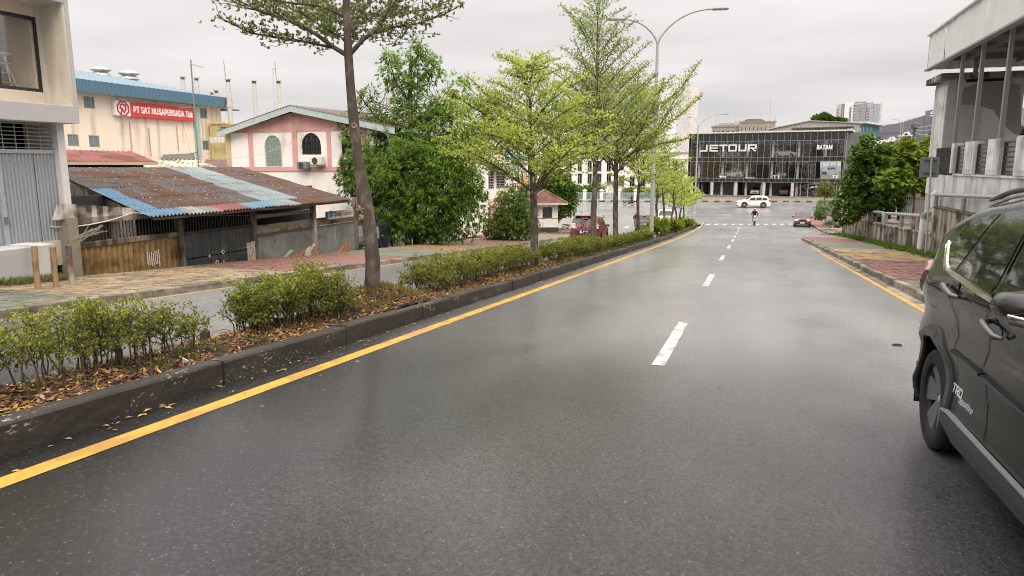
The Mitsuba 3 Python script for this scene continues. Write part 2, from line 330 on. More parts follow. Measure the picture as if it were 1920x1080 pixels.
mb = MB(); strip(mb, [(6.0, 62), (6.05, 66), (6.15, 72), (6.4, 80)], .13, road_z, .004); part(k, 'yellow_edge_line', mb, 'paint_yellow')
mb = MB(); strip(mb, [(-5.80+medx(y), y) for y in np.arange(-8, 78, 2.)], .12, road_z, .004); part(k, 'white_edge_line', mb, 'paint_white')
for y0 in (7.05, 15.3, 23.9, 32.4, 40.6, 47.6, 55.5, 63.5, 71.5):
    mb = MB(); strip(mb, [(-.79, y0), (-.79-.003*max(0, y0-40), y0+3.0)], .13, road_z, .004); part(k, 'lane_dash', mb, 'paint_white')
for n in range(12):
    x = -4.2+n*.85
    mb = MB(); strip(mb, [(x, 78.3+n*.36), (x+.12, 80.3+n*.36)], .38, road_z, .004); part(k, 'crossing_bar', mb, 'paint_faded')
for n in range(6):
    x = -12.2+n*1.05
    mb = MB(); strip(mb, [(x, 74.), (x, 76.4)], .42, road_z, .004); part(k, 'crossing_bar', mb, 'paint_faded')
mb = MB()
strip(mb, [(-.7, 17.6), (1, 17.35), (2.8, 17.0)], .018, road_z, .003); strip(mb, [(-3.7, 22.4), (-1.9, 22.1), (-.9, 22.15)], .018, road_z, .003)
for a, b in (((-26, 96), (8, 104)), ((-14, 106), (3, 95)), ((-30, 112), (-4, 108)), ((-8, 92), (9, 97))):
    m = [((a[0]+b[0])/2+2, (a[1]+b[1])/2-1.2)]
    strip(mb, [a]+m+[b], .28, road_z, .003)
part(k, 'sealed_crack', mb, 'black')
mb = MB()
for x0, y0, s in ((3.4, 66.5, .35), (4.6, 72, .4), (3.2, 62, .3), (1.9, 76, .3)):
    v, fa = clip_sheet(Point(x0, y0).buffer(s), .5, road_z, .004); mb.add(v, fa)
part(k, 'manhole_cover', mb, 'black')
mb = MB(); strip(mb, [(3.0, y) for y in np.arange(-8, 47, 2.)], .17, road_z, .006); mb.col = None
k = thing('gutter', 'pale concrete gutter strip along the right kerb', None, kind='structure'); put(k, mb, 'kerb_grey')

def stones(key, path, w, h, L, f, mat, below=.12, y_max=1e9, rng=np.random.default_rng(3), ch=.018):
    """kerb stones laid end to end along a path, each a piece of its own, uneven by a few millimetres"""
    ls = LineString(path); n = int(ls.length/L)
    for q in range(n):
        a, b = np.array(ls.interpolate(q*L+.006).coords[0]), np.array(ls.interpolate((q+1)*L-.006).coords[0])
        c = (a+b)/2; e = nrm(b-a); dz = rng.normal(0, .006); dx = rng.normal(0, .006)
        za, zb = float(f(*a)), float(f(*b))
        fr = Fr([a[0], a[1], za], [b[0]-a[0], b[1]-a[1], zb-za], [-e[1], e[0], 0], np.cross(nrm([b[0]-a[0], b[1]-a[1], zb-za]), [-e[1], e[0], 0]))
        ln = math.dist((a[0], a[1], za), (b[0], b[1], zb))
        mb = MB(fr); pr = Polygon([(-w/2, -below), (w/2, -below), (w/2, h-ch), (w/2-ch, h), (-w/2+ch, h), (-w/2+ch*.3, h-ch)])
        m = trimesh.creation.extrude_polygon(pr, ln, engine='earcut')
        mb.add(np.stack([m.vertices[:, 2], m.vertices[:, 0]+dx, m.vertices[:, 1]+dz], 1), m.faces)
        part(key, 'kerb_stone', mb, mat)
k = thing('median_kerb', 'dark weathered concrete kerb round the planted median', None, kind='structure')
rt = [(-4.27+medx(y), y) for y in np.arange(-6, 78.1, 1.)]
nose = [(-4.9+medx(80)+.65*math.cos(a), 78+1.9*math.sin(a)) for a in np.linspace(.15, math.pi-.15, 9)]
lf = [(-5.52+medx(y), y) for y in np.arange(78, -6.1, -1.)]
stones(k, rt+nose, .17, .2, .98, lambda x, y: zr(y), 'kerb_dark')
stones(k, lf, .17, .16, .98, lambda x, y: zl(-6, y)+.06, 'kerb_dark', below=.3)
k = thing('right_kerb', 'low weathered kerb stones edging the right pavement', None, kind='structure')
stones(k, [(3.2, y) for y in np.arange(-6, 46, 1.)]+[(3.22, 46), (3.32, 47.6), (3.8, 49), (4.8, 49.6), (6.3, 49.7)], .17, .15, .6, lambda x, y: zr(y), 'kerb_grey')
stones(k, [(9, 60.2), (7.2, 60.3), (6.4, 61), (6.25, 63), (6.35, 70), (6.6, 80), (8, 88), (14, 98)], .2, .15, 1., lambda x, y: zr(y), 'kerb_grey')
k = thing('left_kerb', 'grey stained kerb stones edging the left pavement', None, kind='structure')
stones(k, [(-13.0, y) for y in np.arange(-6, 64, 1.)]+[(-13.6, 66.5), (-15.5, 68.5), (-22, 72), (-40, 78)], .2, .17, .98, lambda x, y: zl(-13, y), 'kerb_grey', below=.2)
k = thing('far_kerb', 'black and white painted kerb across the junction', None, kind='structure')
far = LineString([(-75, 120), (-27, 124.3), (-6, 130), (14, 136), (50, 144)]); 
for q in range(126):
    a, b = far.interpolate(q).coords[0], far.interpolate(q+.99).coords[0]; e = nrm(np.subtract(b, a))
    mb = MB(Fr([a[0], a[1], ZF], [e[0], e[1], 0], [-e[1], e[0], 0])); mb.box(0, .99, 0, .3, -.1, .22, (.30, .29, .275) if q % 2 else (.06, .058, .055)); part(k, 'kerb_block', mb, 'wall')

# paving: coloured bands of square pavers, each paver a piece near the camera
RED, YEL, GRN, GRY = (.18, .062, .056), (.27, .18, .075), (.105, .125, .088), (.16, .153, .142)
def band(Y, table):
    for y1, c in table:
        if Y < y1: return c
    return table[-1][1]
def paving(key, x0, x1, y0, y1, f, dz, table, size, maxparts, near, rng):
    cells = [(x, y) for x in np.arange(x0, x1-size*.5, size) for y in np.arange(y0, y1, size)]
    cells.sort(key=lambda c: math.hypot(c[0], c[1])); joined = MB(); g = .007
    for n, (x, y) in enumerate(cells):
        xe = min(x+size, x1)-g; ye = y+size-g; t = rng.normal(0, .004)
        c = np.array(band(y+rng.normal(0, .05), table))*(1+rng.normal(0, .13))+rng.normal(0, .008, 3)
        zs = [float(f(a, b))+dz+t+rng.normal(0, .0016) for a in (x+g, xe) for b in (y+g, ye)]
        top = [[x+g, y+g, zs[0]], [x+g, ye, zs[1]], [xe, y+g, zs[2]], [xe, ye, zs[3]]]
        v = [[p[0], p[1], p[2]-.04] for p in top]+top
        fa = np.array([[4, 6, 7], [4, 7, 5], [0, 2, 6], [0, 6, 4], [1, 5, 7], [1, 7, 3], [0, 4, 5], [0, 5, 1], [2, 3, 7], [2, 7, 6]])
        if n < maxparts: part(key, 'paver', MB().add(v, fa, np.clip(c, .01, .9)), 'paver')
        else: joined.add(v, fa, np.clip(c, .01, .9))
    part(key, 'far_pavers', joined, 'paver', kind='stuff')
rng = np.random.default_rng(5)
zside = lambda x, y: zr(y)
k = thing('right_pavement', 'pavement of red yellow and green pavers beside the right kerb', None, kind='structure')
TR = [(9, YEL), (17.2, GRN), (25.2, RED), (33.5, YEL), (41, GRN), (49, RED), (60, GRY), (68, YEL), (76, GRY), (200, RED)]
mb = MB(); mb.grid(sheet([3.28, 6.5], np.arange(-6, 49.6, 1.), lambda x, y: zr(y)+.118)); put(k, mb, 'dirt')
paving(k, 3.29, 6.3, 10.5, 30, zside, .15, TR, .25, 300, 30, rng)
def bandsheet(x0, x1, ys, f, dz, table):
    V_, F_, C_ = [], [], []
    mb = MB()
    for a, b in zip(ys[:-1], ys[1:]):
        mb.add([[x0, a, float(f(x0, a))+dz], [x1, a, float(f(x1, a))+dz], [x1, b, float(f(x1, b))+dz], [x0, b, float(f(x0, b))+dz]], [[0, 1, 2], [0, 2, 3]], band((a+b)/2, table))
    return mb
part(k, 'distant_paving', bandsheet(3.29, 6.3, np.arange(30, 49.6, .5), zside, .15, TR), 'paver')
part(k, 'distant_paving', bandsheet(6.36, 12, np.arange(60.4, 92, .5), zside, .15, TR), 'paver')
k = thing('left_pavement', 'pavement of yellow red and green pavers before the row of shops', None, kind='structure')
TL = [(3, RED), (11.2, (.135, .15, .118)), (17.8, (.235, .18, .11)), (26, (.17, .072, .064)), (31, (.115, .13, .098)), (37, (.20, .125, .058)), (46, (.155, .075, .063)), (53, GRY), (60, (.19, .115, .06)), (99, (.16, .09, .077))]
zls = lambda x, y: zl(-13, y)
mb = MB(); mb.grid(sheet([-16.95, -13.05], np.arange(-6, 70, 1.), lambda x, y: zl(-13, y)+.13)); put(k, mb, 'dirt')
paving(k, -16.85, -13.1, 5, 21, zls, .17, TL, .25, 300, 30, rng)
part(k, 'distant_paving', bandsheet(-16.9, -13.1, np.arange(21, 64.1, .5), zls, .17, TL), 'paver')
part(k, 'distant_paving', bandsheet(-16.9, -13.1, np.arange(-6, 5.1, .5), zls, .17, TL), 'paver')
part(k, 'wall_edge', MB().grid(np.array([[[-16.95, y, float(zl(-13, y))+.17], [-16.95, y, float(lot_z(y))-.6]] for y in np.arange(-6, 70, 1.)])), 'dirt')
k = thing('forecourt', 'pinkish paved forecourt between the guard booth and the road', None, kind='structure')
put(k, MB().grid(sheet(np.linspace(-36, -16.92, 12), np.arange(44, 70, 2.), lambda x, y: lot_z(y)+.1), (.34, .24, .19)), 'paver')

# the planted median: soil bank, mound at the first tree
TREES = [(-4.95, 8.66), (-4.92, 16.5), (-4.95, 23.5), (-4.95, 27.9), (-4.98, 34.2), (-5.1, 42.5), (-5.22, 47.5), (-5.4, 53.2), (-5.6, 59.5), (-5.75, 64.6), (-5.85, 69.2)]
def soil_z(X, Y):
    X, Y = np.asarray(X, float), np.asarray(Y, float); m = medx(Y); c = -4.95+m
    z = zr(Y)+.145-.22*np.clip((c-X-.1), 0, 1)+.03*np.exp(-((X-c)/.4)**2)+.07*(meshkit.fbm(np.stack([X*2.2, Y*2.2, X*0], -1), 4, 5)-.5)
    z = z+.24*np.exp(-((X+4.95)**2+((Y-8.75)*.75)**2)/.34)
    return z
ys = np.r_[np.arange(-5.9, 16, .12), np.arange(16, 79.3, .5)]
k = thing('median_soil', 'dark soil bank of the planted median', None, kind='structure')
Yg = ys[:, None]*np.ones(17); Xg = np.linspace(-5.46, -4.33, 17)[None]+medx(ys)[:, None]
put(k, MB().grid(np.stack([Xg, Yg, soil_z(Xg, Yg)], -1)[:, ::-1]), 'soil', True)

def leafquads(pos, dirs, ups, L, Wd, fold=.25):
    """one folded diamond (2 triangles) per leaf; arrays of base point, direction, up, length, width"""
    d = dirs/np.linalg.norm(dirs, axis=1, keepdims=True); s = np.cross(d, ups); s /= np.linalg.norm(s, axis=1, keepdims=True)+1e-9
    u = np.cross(s, d); L = L[:, None]; Wd = Wd[:, None]
    v = np.stack([pos, pos+d*L*.55+s*Wd*.5+u*Wd*fold, pos+d*L, pos+d*L*.55-s*Wd*.5+u*Wd*fold], 1).reshape(-1, 3)
    n = np.arange(len(pos))[:, None]*4
    return v, np.vstack([n+np.array([[0, 1, 2]]), n+np.array([[0, 2, 3]])])
def tint(rng, n, base, spread=.25, hue=.12):
    b = np.asarray(base, float); k = rng.integers(0, len(b), n) if b.ndim == 2 else None
    c = (b[k] if k is not None else np.broadcast_to(b, (n, 3)))*np.exp(rng.normal(0, spread, (n, 1)))*np.exp(rng.normal(0, hue, (n, 3)))
    return np.repeat(np.clip(c, .004, .95), 4, axis=0)
LITTER = np.array([(.19, .10, .045), (.14, .065, .032), (.095, .045, .026), (.25, .145, .055), (.34, .21, .05), (.065, .036, .022), (.24, .165, .11), (.11, .06, .035)])
def litter(rng, X, Y, Z, size=(.035, .075), pal=LITTER, flat=.35):
    n = len(X); a = rng.uniform(0, 2*np.pi, n); d = np.stack([np.cos(a), np.sin(a), rng.normal(0, flat, n)], 1)
    up = np.stack([rng.normal(0, flat, n), rng.normal(0, flat, n), np.ones(n)], 1); L = rng.uniform(*size, n)
    v, f = leafquads(np.stack([X, Y, Z], 1), d, up, L, L*rng.uniform(.35, .55, n), rng.choice([-.2, .2, .45], n)[0])
    return v, f, tint(rng, n, pal, .3, .1)
rng = np.random.default_rng(21)
mb = MB()
n = 30000; X = rng.uniform(-5.42, -4.36, n); Y = rng.uniform(-.5, 1, n)*0+rng.beta(1.1, 1.9, n)*26-.5
dn = meshkit.fbm(np.stack([X*1.7, Y*1.1, X*0], -1), 3, 8); keep = rng.uniform(0, 1, n) < np.clip((dn-.30)*4.2, .22, 1); X, Y = X[keep], Y[keep]
v, f, c = litter(rng, X+medx(Y), Y, soil_z(X, Y)+rng.uniform(.004, .03, len(X))); mb.add(v, f, c)
solo('fallen_leaves', mb, 'matte', 'brown and orange fallen leaves littering the median soil', 'leaf litter', kind='stuff')
mb = MB(); n = 210
Y = rng.beta(1, 1.8, n)*22+1.2; X = -4.17+rng.exponential(.13, n)
v, f, c = litter(rng, X, Y, zr(Y)+.008, (.03, .075), LITTER[[0, 3, 4, 4, 6]], .06); mb.add(v, f, c)
X = rng.uniform(-3.6, 3, 26); Y = rng.uniform(3, 26, 26); v, f, c = litter(rng, X, Y, zr(Y)+.008, (.02, .045), LITTER[[2, 3, 5]], .05); mb.add(v, f, c)
solo('gutter_leaves', mb, 'matte', 'scattered yellow leaves on the wet asphalt beside the median kerb', 'leaf litter', kind='stuff')
mb = MB()
for q in range(260):
    x, y = rng.uniform(-5.35, -4.4), rng.beta(1, 1.6)*16; z = float(soil_z(x, y)); a = rng.uniform(0, 6.3); l = rng.uniform(.08, .35)
    mb.tube([[x, y, z+.015], [x+l*.5*math.cos(a), y+l*.5*math.sin(a), z+rng.uniform(.015, .05)], [x+l*math.cos(a+.3), y+l*math.sin(a+.3), z+.02]], [.004, .003, .002], 4, (.10, .07, .05))
solo('fallen_twigs', mb, 'matte', 'thin dry twigs lying among the leaf litter', 'twigs', kind='stuff')
mb = MB()                                                       # weeds and grass tufts
def tufts(mb, spots, rng, hgt=.16, n=16, pal=np.array([(.09, .15, .03), (.12, .16, .04), (.17, .15, .06)])):
    for x, y, z in spots:
        m = rng.integers(n//2, n); a = rng.uniform(0, 2*np.pi, m); t = rng.uniform(.3, 1.1, m)
        d = np.stack([np.cos(a)*t, np.sin(a)*t, np.ones(m)], 1); L = hgt*rng.uniform(.5, 1.2, m)
        v, f = leafquads(np.array([x, y, z])+rng.normal(0, .03, (m, 3))*[1, 1, 0], d, np.stack([np.cos(a), np.sin(a), np.zeros(m)-.3], 1), L, L*.10+.004, .1)
        mb.add(v, f, tint(rng, m, pal, .25))
sp = [(x, y, float(soil_z(x, y))) for x, y in zip(rng.uniform(-5.3, -4.5, 150), rng.beta(1, 1.3, 150)*24)]
tufts(mb, sp, rng, .09, 14)
mo = [(-4.9+rng.normal(0, .3), 8.75+rng.normal(0, .55)) for _ in range(170)]; tufts(mb, [(x, y, float(soil_z(x, y))) for x, y in mo], rng, .10, 18, np.array([(.16, .17, .05), (.24, .18, .08), (.12, .15, .04), (.2, .13, .06)]))
fm = [(x+float(medx(y)), y) for x, y in zip(rng.uniform(-4.9, -4.4, 420), rng.uniform(14, 76, 420))]; tufts(mb, [(x, y, float(soil_z(x-float(medx(y)), y))-.02) for x, y in fm], rng, .13, 16)
solo('weeds', mb, 'leaf', 'low grass and weeds growing on the median soil', 'weeds', kind='stuff')
mb = MB()
sp = [(6.28-abs(rng.normal(0, .18)), y) for y in np.r_[rng.uniform(29.5, 55.5, 900), rng.uniform(27, 30, 60)]]
tufts(mb, [(x, y, float(zr(y))+.14) for x, y in sp], rng, .22, 22, np.array([(.10, .19, .025), (.14, .22, .03), (.08, .14, .03)]))
solo('grass_verge', mb, 'leaf', 'bright green grass along the foot of the stained retaining wall', 'grass', kind='stuff')
mb = MB(); sp = [(rng.uniform(-17.0, -16.2), y) for y in rng.uniform(5.5, 13.5, 420)]
tufts(mb, [(x, y, float(zl(-13, y))+.16) for x, y in sp], rng, .2, 20, np.array([(.12, .17, .05), (.17, .19, .07), (.24, .21, .12)]))
solo('grass_verge', mb, 'leaf', 'pale dry grass below the white step of the left shophouse', 'grass', kind='stuff')
mb = MB(Fr([-4.55, 4.75, float(soil_z(-4.55, 4.75))+.01], [1, .3, 0], [-.3, 1, .5], [0, -.5, 1])); mb.prism(Polygon([(-.035, 0), (.03, -.01), (.025, .03), (-.01, .06)]), -.004, .004, (.62, .58, .5)); solo('paper_scrap', mb, 'matte', 'torn white scrap lying on the median by the kerb', 'litter')
mb = MB(Fr([-5.25, 5.75, float(soil_z(-5.25, 5.75))])); mb.tube([[0, 0, -.05], [.01, 0, .1], [.03, .01, .13]], [.055, .05, .035], 9, (.05, .035, .028)); mb.tube([[.02, 0, .1], [.05, .02, .2], [.03, .05, .27]], [.006, .004, .002], 5, (.12, .08, .05)); solo('tree_stump', mb, 'bark', 'small dark stump poking out of the median soil', 'stump')
mb = MB(); mb.tube([[-5.0, 6.1, float(soil_z(-5, 6.1))+.04], [-5.05, 6.6, float(soil_z(-5.05, 6.6))+.06], [-5.2, 7.0, float(soil_z(-5.2, 7.))+.04]], [.03, .035, .02], 8, (.055, .035, .025)); solo('dead_branch', mb, 'bark', 'dark dead branch lying on the median beside the second hedge', 'branch')
mb = MB(); x, y = 1.72, 9.3; z = float(zr(y)); mb.prism(Polygon([(0, 0), (.11, .005), (.09, .022), (.02, .018)]), 0, .04, (.025, .022, .02), Fr([x, y, z+.004])); mb.prism(Polygon([(.07, .006), (.10, .006), (.09, .026)]), .01, .03, (.4, .06, .05), Fr([x, y-.003, z+.006])); solo('dropped_litter', mb, 'matte', 'small dark scrap lying on the asphalt behind the parked car', 'litter')
# ------------------------------------------------------------------ buildings on the left
def FX(x0): return Fr([x0, 0, 0], [0, 1, 0], [1, 0, 0])         # a wall facing the road: u = Y, w towards the road
def window(k, fr, u0, u1, z0, z1, w=0., col=(.04, .045, .05), mull=1, t=.05, glass='glass_dark', arched=False, bars=0, d=.06, hb=0, name='window', label=None):
    shp = arch(u0, u1, z0, z1) if arched else rect(u0, u1, z0, z1)
    inner = shp.buffer(-t)
    fm = MB(fr); fm.prism(shp.difference(inner), w-d, w+.015, col)
    for i in range(1, mull+1):
        uu = u0+(u1-u0)*i/(mull+1); fm.prism(rect(uu-t*.4, uu+t*.4, z0+t, z1-t).intersection(shp), w-d+.004, w+.011, col)
    for i in range(1, hb+1):
        zz = z0+(z1-z0)*i/(hb+1); fm.prism(rect(u0+t, u1-t, zz-t*.35, zz+t*.35).intersection(shp), w-d+.006, w+.009, col)
    kk = part(k, name, fm, 'satin', label=label)
    part(kk, 'pane', MB(fr).prism(inner.buffer(.004), w-d*.7, w-d*.5), glass)
    if bars:
        bm = MB(fr)
        for i in range(bars):
            uu = u0+(u1-u0)*(i+.5)/bars; bm.prism(rect(uu-.012, uu+.012, z0, z1).intersection(shp), w+.03, w+.05, (.02, .02, .022))
        for i in range(4):
            zz = z0+(z1-z0)*(i+.5)/4; bm.prism(rect(u0, u1, zz-.012, zz+.012).intersection(shp), w+.05, w+.065, (.02, .02, .022))
        part(kk, 'grille', bm, 'satin')
    return kk
def corr(mb, fr, u0, u1, z0, z1, pitch, amp, w=0., col=None, seg=6, sharp=False, nz=1, jit=0., horiz=False):
    n = max(2, int(round((u1-u0)/pitch)))*seg; t = np.linspace(0, 1, n+1)
    ph = t*(n/seg)*2*np.pi
    h = np.clip(1.8*np.sin(ph), -1, 1)*amp if sharp else np.sin(ph)*amp
    zz = np.linspace(z0, z1, nz+1); a = u0+(u1-u0)*t
    A, Z = np.meshgrid(a, zz, indexing='ij'); Hh = np.broadcast_to(h[:, None], A.shape)+w
    if jit: Hh = Hh+jit*(meshkit.noise(np.stack([A*2.3, Z*2.3, A*0], -1), 4)-.5)
    p = np.stack([Z, Hh, A], -1) if horiz else np.stack([A, Hh, Z], -1)
    return mb.grid(p, col, fr)

# --- the grey and white shophouse at the left edge
k = thing('shophouse', 'grey and white two storey shophouse with a projecting upper floor at the left edge', 'building')
L = FX(-17.2); ue, zb = L.on(150, 232); zt0 = L.on(135, 200)[1]; zsoff = L.on(121, 6)[1]; CRM, LGR = (.56, .50, .43), (.36, .36, .375)
ua = -2.
mb = MB(L); mb.box(ua, ue, -1.6, 0, zb, zt0, LGR); mb.box(ue-.11, ue, -7., 0, zt0+.002, 9.2, (.38, .38, .39)); mb.box(ua, ue, -1.6, 0, zsoff, zsoff+.55, (.33, .33, .345)); mb.box(ua, ue, -7, -.03, 9.2, 9.5, LGR); mb.box(ua, ue-.11, -1.6, -.04, zsoff+.55, 9.2, CRM)
mb.box(ua, ue, -7, -1.6, zb+.004, zb+.2, LGR)
part(k, 'slab_frame', mb, 'wall')
Lw = FX(-18.2); w0, wz0 = Lw.on(86, 174); w1z = Lw.on(70, 33)[1]; wu1 = Lw.on(78, 100)[0]; wu0 = wu1-2.4
mb = MB(Lw); mb.prism(rect(ua, ue-.112, zt0, zsoff).difference(rect(wu0, wu1, wz0, w1z)), -.16, 0, CRM); mb.box(ua, ue-.112, .0, .98, zt0, zt0+.03, CRM); mb.box(ue-.16, ue-.112, .0, .98, zt0+.03, zsoff, (.50, .475, .43))
part(k, 'recess_wall', mb, 'wall')
mb = MB(Lw); c = (.62, .58, .50)
mb.box(ua, ue-.12, -4.0, -3.9, zt0, zsoff, c); mb.box(ua, ua+.1, -3.9, -.17, zt0, zsoff, c); mb.box(ue-.22, ue-.12, -3.9, -.17, zt0, zsoff, c); mb.box(ua, ue-.12, -3.9, -.17, zt0+.004, zt0+.05, c); mb.box(ua, ue-.12, -3.9, -.17, zsoff-.05, zsoff-.004, c)
part(k, 'room', mb, 'matte')
wk = window(k, Lw, wu0, wu1, wz0, w1z, -.03, (.02, .021, .024), 1, .085, 'glass_pane', d=.09)
mb = MB(Lw); c = (.66, .66, .64)                                # the stepladder behind the glass
for s_ in (0, 1):
    for a in (-1, 1): mb.tube([[wu1-.55+a*.24+s_*.30, -.8, wz0-.2], [wu1-.62+a*.18-s_*.02, -.8-s_*.1, wz0+1.0]], .025, 6, c)
for i in range(5): mb.box(wu1-.86, wu1-.32, -.85, -.75, wz0+i*.24, wz0+i*.24+.03, c)
mb.box(wu1-1.0, wu1-.3, -.92, -.70, wz0+.98, wz0+1.02, c)
solo('stepladder', mb, 'satin', 'pale stepladder standing behind the upper window of the shophouse', 'ladder', True)
mb = MB(Lw); mb.cbox(wu1-1.95, wu1-1.25, -1.2, -.7, zt0+.06, wz0+.62, .02, (.30, .25, .2)); solo('storage_box', mb, 'matte', 'brown storage box standing left of the stepladder behind the window', 'box')
Lg = FX(-17.75); pz = Lg.on(132, 448)[1]; pu0, pu1 = Lg.on(106, 300)[0], Lg.on(128, 380)[0]; gz = Lg.on(60, 284)[1]
mb = MB(Lg); mb.box(pu0, pu1, -.35, .12, pz-.002, zb, (.52, .52, .53)); mb.box(pu0, pu1, -7, -.36, pz, zb-.004, CRM); part(k, 'pillar', mb, 'wall')
mb = MB(Lg); mb.box(ua, pu0, -.12, -.02, gz-.05, gz+.05, (.30, .31, .33)); part(k, 'lintel', mb, 'wall')
dm = MB(Lg); corr(dm, Lg, 3, pu0-.62, pz, gz-.05, .10, .022, -.06, (.235, .265, .30), 6, True); dk = part(k, 'shutter_door', dm, 'satin')
dm = MB(Lg); corr(dm, Lg, pu0-.60, pu0, pz, gz-.05, .10, .022, -.06, (.235, .265, .30), 6, True)
dm2 = MB(Lg); corr(dm2, Lg, pu0-1.9, pu0-.02, pz, gz-.05, .10, .022, -.055, (.24, .268, .30), 6, True); part(k, 'shutter_door', dm, 'satin')
mb = MB(Lg); mb.box(pu0-1.62, pu0-1.50, -.07, -.02, pz, gz-.05, (.27, .30, .335)); mb.box(pu0-1.60, pu0-1.53, -.02, .03, pz+.55, pz+.72, (.12, .125, .13)); part(k, 'door_latch', mb, 'satin')
gm = MB(Lg)
for i in range(34): gm.box(3+(pu0-3)*i/34., 3+(pu0-3)*i/34.+.016, -.10, -.085, gz+.05, zb, (.30, .31, .32))
for i in range(7): zz = gz+.05+(zb-gz-.05)*(i+.5)/7; gm.box(3, pu0, -.083, -.07, zz-.008, zz+.008, (.30, .31, .32))
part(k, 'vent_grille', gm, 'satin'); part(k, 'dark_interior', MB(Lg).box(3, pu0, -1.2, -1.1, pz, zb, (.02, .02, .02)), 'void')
bz = float(zl(-13, 13))+.1
mb = MB(FX(-17.0)); s1 = FX(-17.0).on(100, 490)[0]; mb.cbox(-2, s1-.55, -.9, .10, bz-.4, pz+.0, .015, (.36, .36, .37)); mb.cbox(s1-.547, s1, -.9, .12, bz-.4, pz+.02, .015, (.46, .46, .47)); part(k, 'step', mb, 'wall')
vz0, vz1 = Lg.on(110, 530)[1], Lg.on(110, 497)[1]; vu0, vu1 = Lg.on(95, 512)[0], Lg.on(126, 512)[0]; be = Lg.on(146, 490)[0]
mb = MB(Lg); mb.prism(rect(s1-.3, be, bz-.5, pz-.004).difference(rect(vu0, vu1, vz0, vz1)), -.3, .02, (.46, .40, .32)); part(k, 'base_wall', mb, 'stained')
mb = MB(Lg); mb.box(vu0, vu1, -.28, -.25, vz0, vz1, (.01, .01, .01)); part(k, 'vent_recess', mb, 'void')
mb = MB(Lg)
for i in range(5): mb.box(vu0, vu1, -.04, -.02, vz0+(i+.5)*(vz1-vz0)/5, vz0+(i+.5)*(vz1-vz0)/5+.02, (.05, .05, .05))
part(k, 'vent_bars', mb, 'satin'); part(k, 'body', MB(Lg).box(-2, pu0, -7, -1.25, bz-.5, zb-.01, CRM), 'wall')
# --- rusty bollards
for px, pt, lab in ((72, (62, 461), 'leftmost rusty steel bollard, leaning before the white step'), (106, (97, 463), 'middle rusty bollard with yellow paint before the dark vent'), (137, (126, 461), 'rightmost rusty bollard with a flaking blue top before the shops')):
    o = FX(-15.2).on(px, 540); u_, z_ = o[0], float(zl(-13, o[0]))+.17; ut, zt_ = FX(-15.2).on(*pt)
    mb = MB(FX(-15.2)); mb.tube([[u_, 0, z_-.1], [(u_+ut)/2, .0, (z_+zt_)/2], [ut, .03, zt_-.02], [ut, .03, zt_]], [.065, .065, .065, .058], 12, (.26, .18, .10) if px != 137 else (.30, .28, .25))
    if px == 137: mb.tube([[ut, .03, zt_-.2], [ut, .03, zt_+.004]], .067, 12, (.10, .20, .34))
    solo('bollard', mb, 'rusty', lab, 'bollard', 40)

# --- the row of tin-roofed shops, its floor below the pavement
k = thing('shop_row', 'row of low shops with rusty patched tin roofs and shut doors', 'building')
S = FX(-17.5); zf = -3.15; ze = .0; ZB = S.on(330, 438)[1]
us = [S.on(x, 440)[0] for x in (143, 338, 477, 590, 668)]; uE = us[-1]+.3
mb = MB(S)
for i, u_ in enumerate(us[1:4]): part(k, 'post', MB(S).box(u_-.10, u_+.10, -.12, .06, zf, ze+.06, ((.20, .18, .15), (.24, .22, .19), (.42, .41, .39))[i]), 'stained')
part(k, 'post', MB(S).box(us[0]-.3, us[0]+.02, -.3, .08, zf, ze+.15, (.21, .185, .155)), 'rough')
part(k, 'post', MB(S).box(us[4]-.06, us[4]+.12, -.12, .06, zf, ze+.06, (.2, .17, .14)), 'stained')
part(k, 'lintel', MB(S).box(us[0]+.02, us[1]-.1, -.12, .03, ZB-.09, ZB+.05, (.21, .18, .14)), 'stained')
part(k, 'lintel', MB(S).box(us[1]+.1, us[2]-.1, -.12, .03, ZB-.07, ZB+.02, (.07, .065, .055)), 'stained')
part(k, 'lintel', MB(S).box(us[0]-.3, us[2], -.10, .05, ze-.05, ze+.12, (.24, .21, .17)), 'stained')
d1 = MB(S); um = (us[0]+us[1])/2+.1; corr(d1, S, us[0]+.04, um-.01, zf, ZB-.09, .2, .035, -.05, (.24, .155, .065), 6, True); part(k, 'folding_door', d1, 'rusty')
d1 = MB(S); corr(d1, S, um+.01, us[1]-.11, zf, ZB-.09, .2, .035, -.05, (.23, .15, .065), 6, True); d1k = part(k, 'folding_door', d1, 'rusty')
mb = MB(S); rg = np.random.default_rng(4); gu, gz_ = S.on(278, 500)
for i in range(7): mb.box(gu+i*.075, gu+i*.075+.03, -.006, -.002, gz_-.05+rg.uniform(-.05, .1), gz_+.48+rg.uniform(-.1, .05), (.6, .58, .52))
part(d1k, 'paint_drips', mb, 'matte')
g = MB(S)
for i in range(30): uu = us[0]+.05+(us[1]-us[0]-.2)*i/30; g.box(uu, uu+.02, -.06, -.04, ZB+.05, ze-.05, (.035, .033, .03))
part(k, 'window_bars', g, 'satin')
g = MB(S)
for i in range(26): uu = us[1]+.12+(us[2]-us[1]-.25)*i/26; g.box(uu, uu+.02, -.06, -.04, ZB+.02, ze-.0, (.035, .04, .05))
part(k, 'window_bars', g, 'satin')
d2 = MB(S); n_ = 8
for i in range(n_):
    a, b = us[1]+.1+(us[2]-us[1]-.2)*i/n_, us[1]+.1+(us[2]-us[1]-.2)*(i+1)/n_
    for z0, z1 in ((zf, zf+.85), (zf+.87, zf+1.62), (zf+1.64, ZB-.07)): d2.cbox(a+.008, b-.008, -.08, -.03, z0+.005, z1-.005, .012, (.030, .042, .048))
part(k, 'panel_door', d2, 'tin')
mb = MB(S)
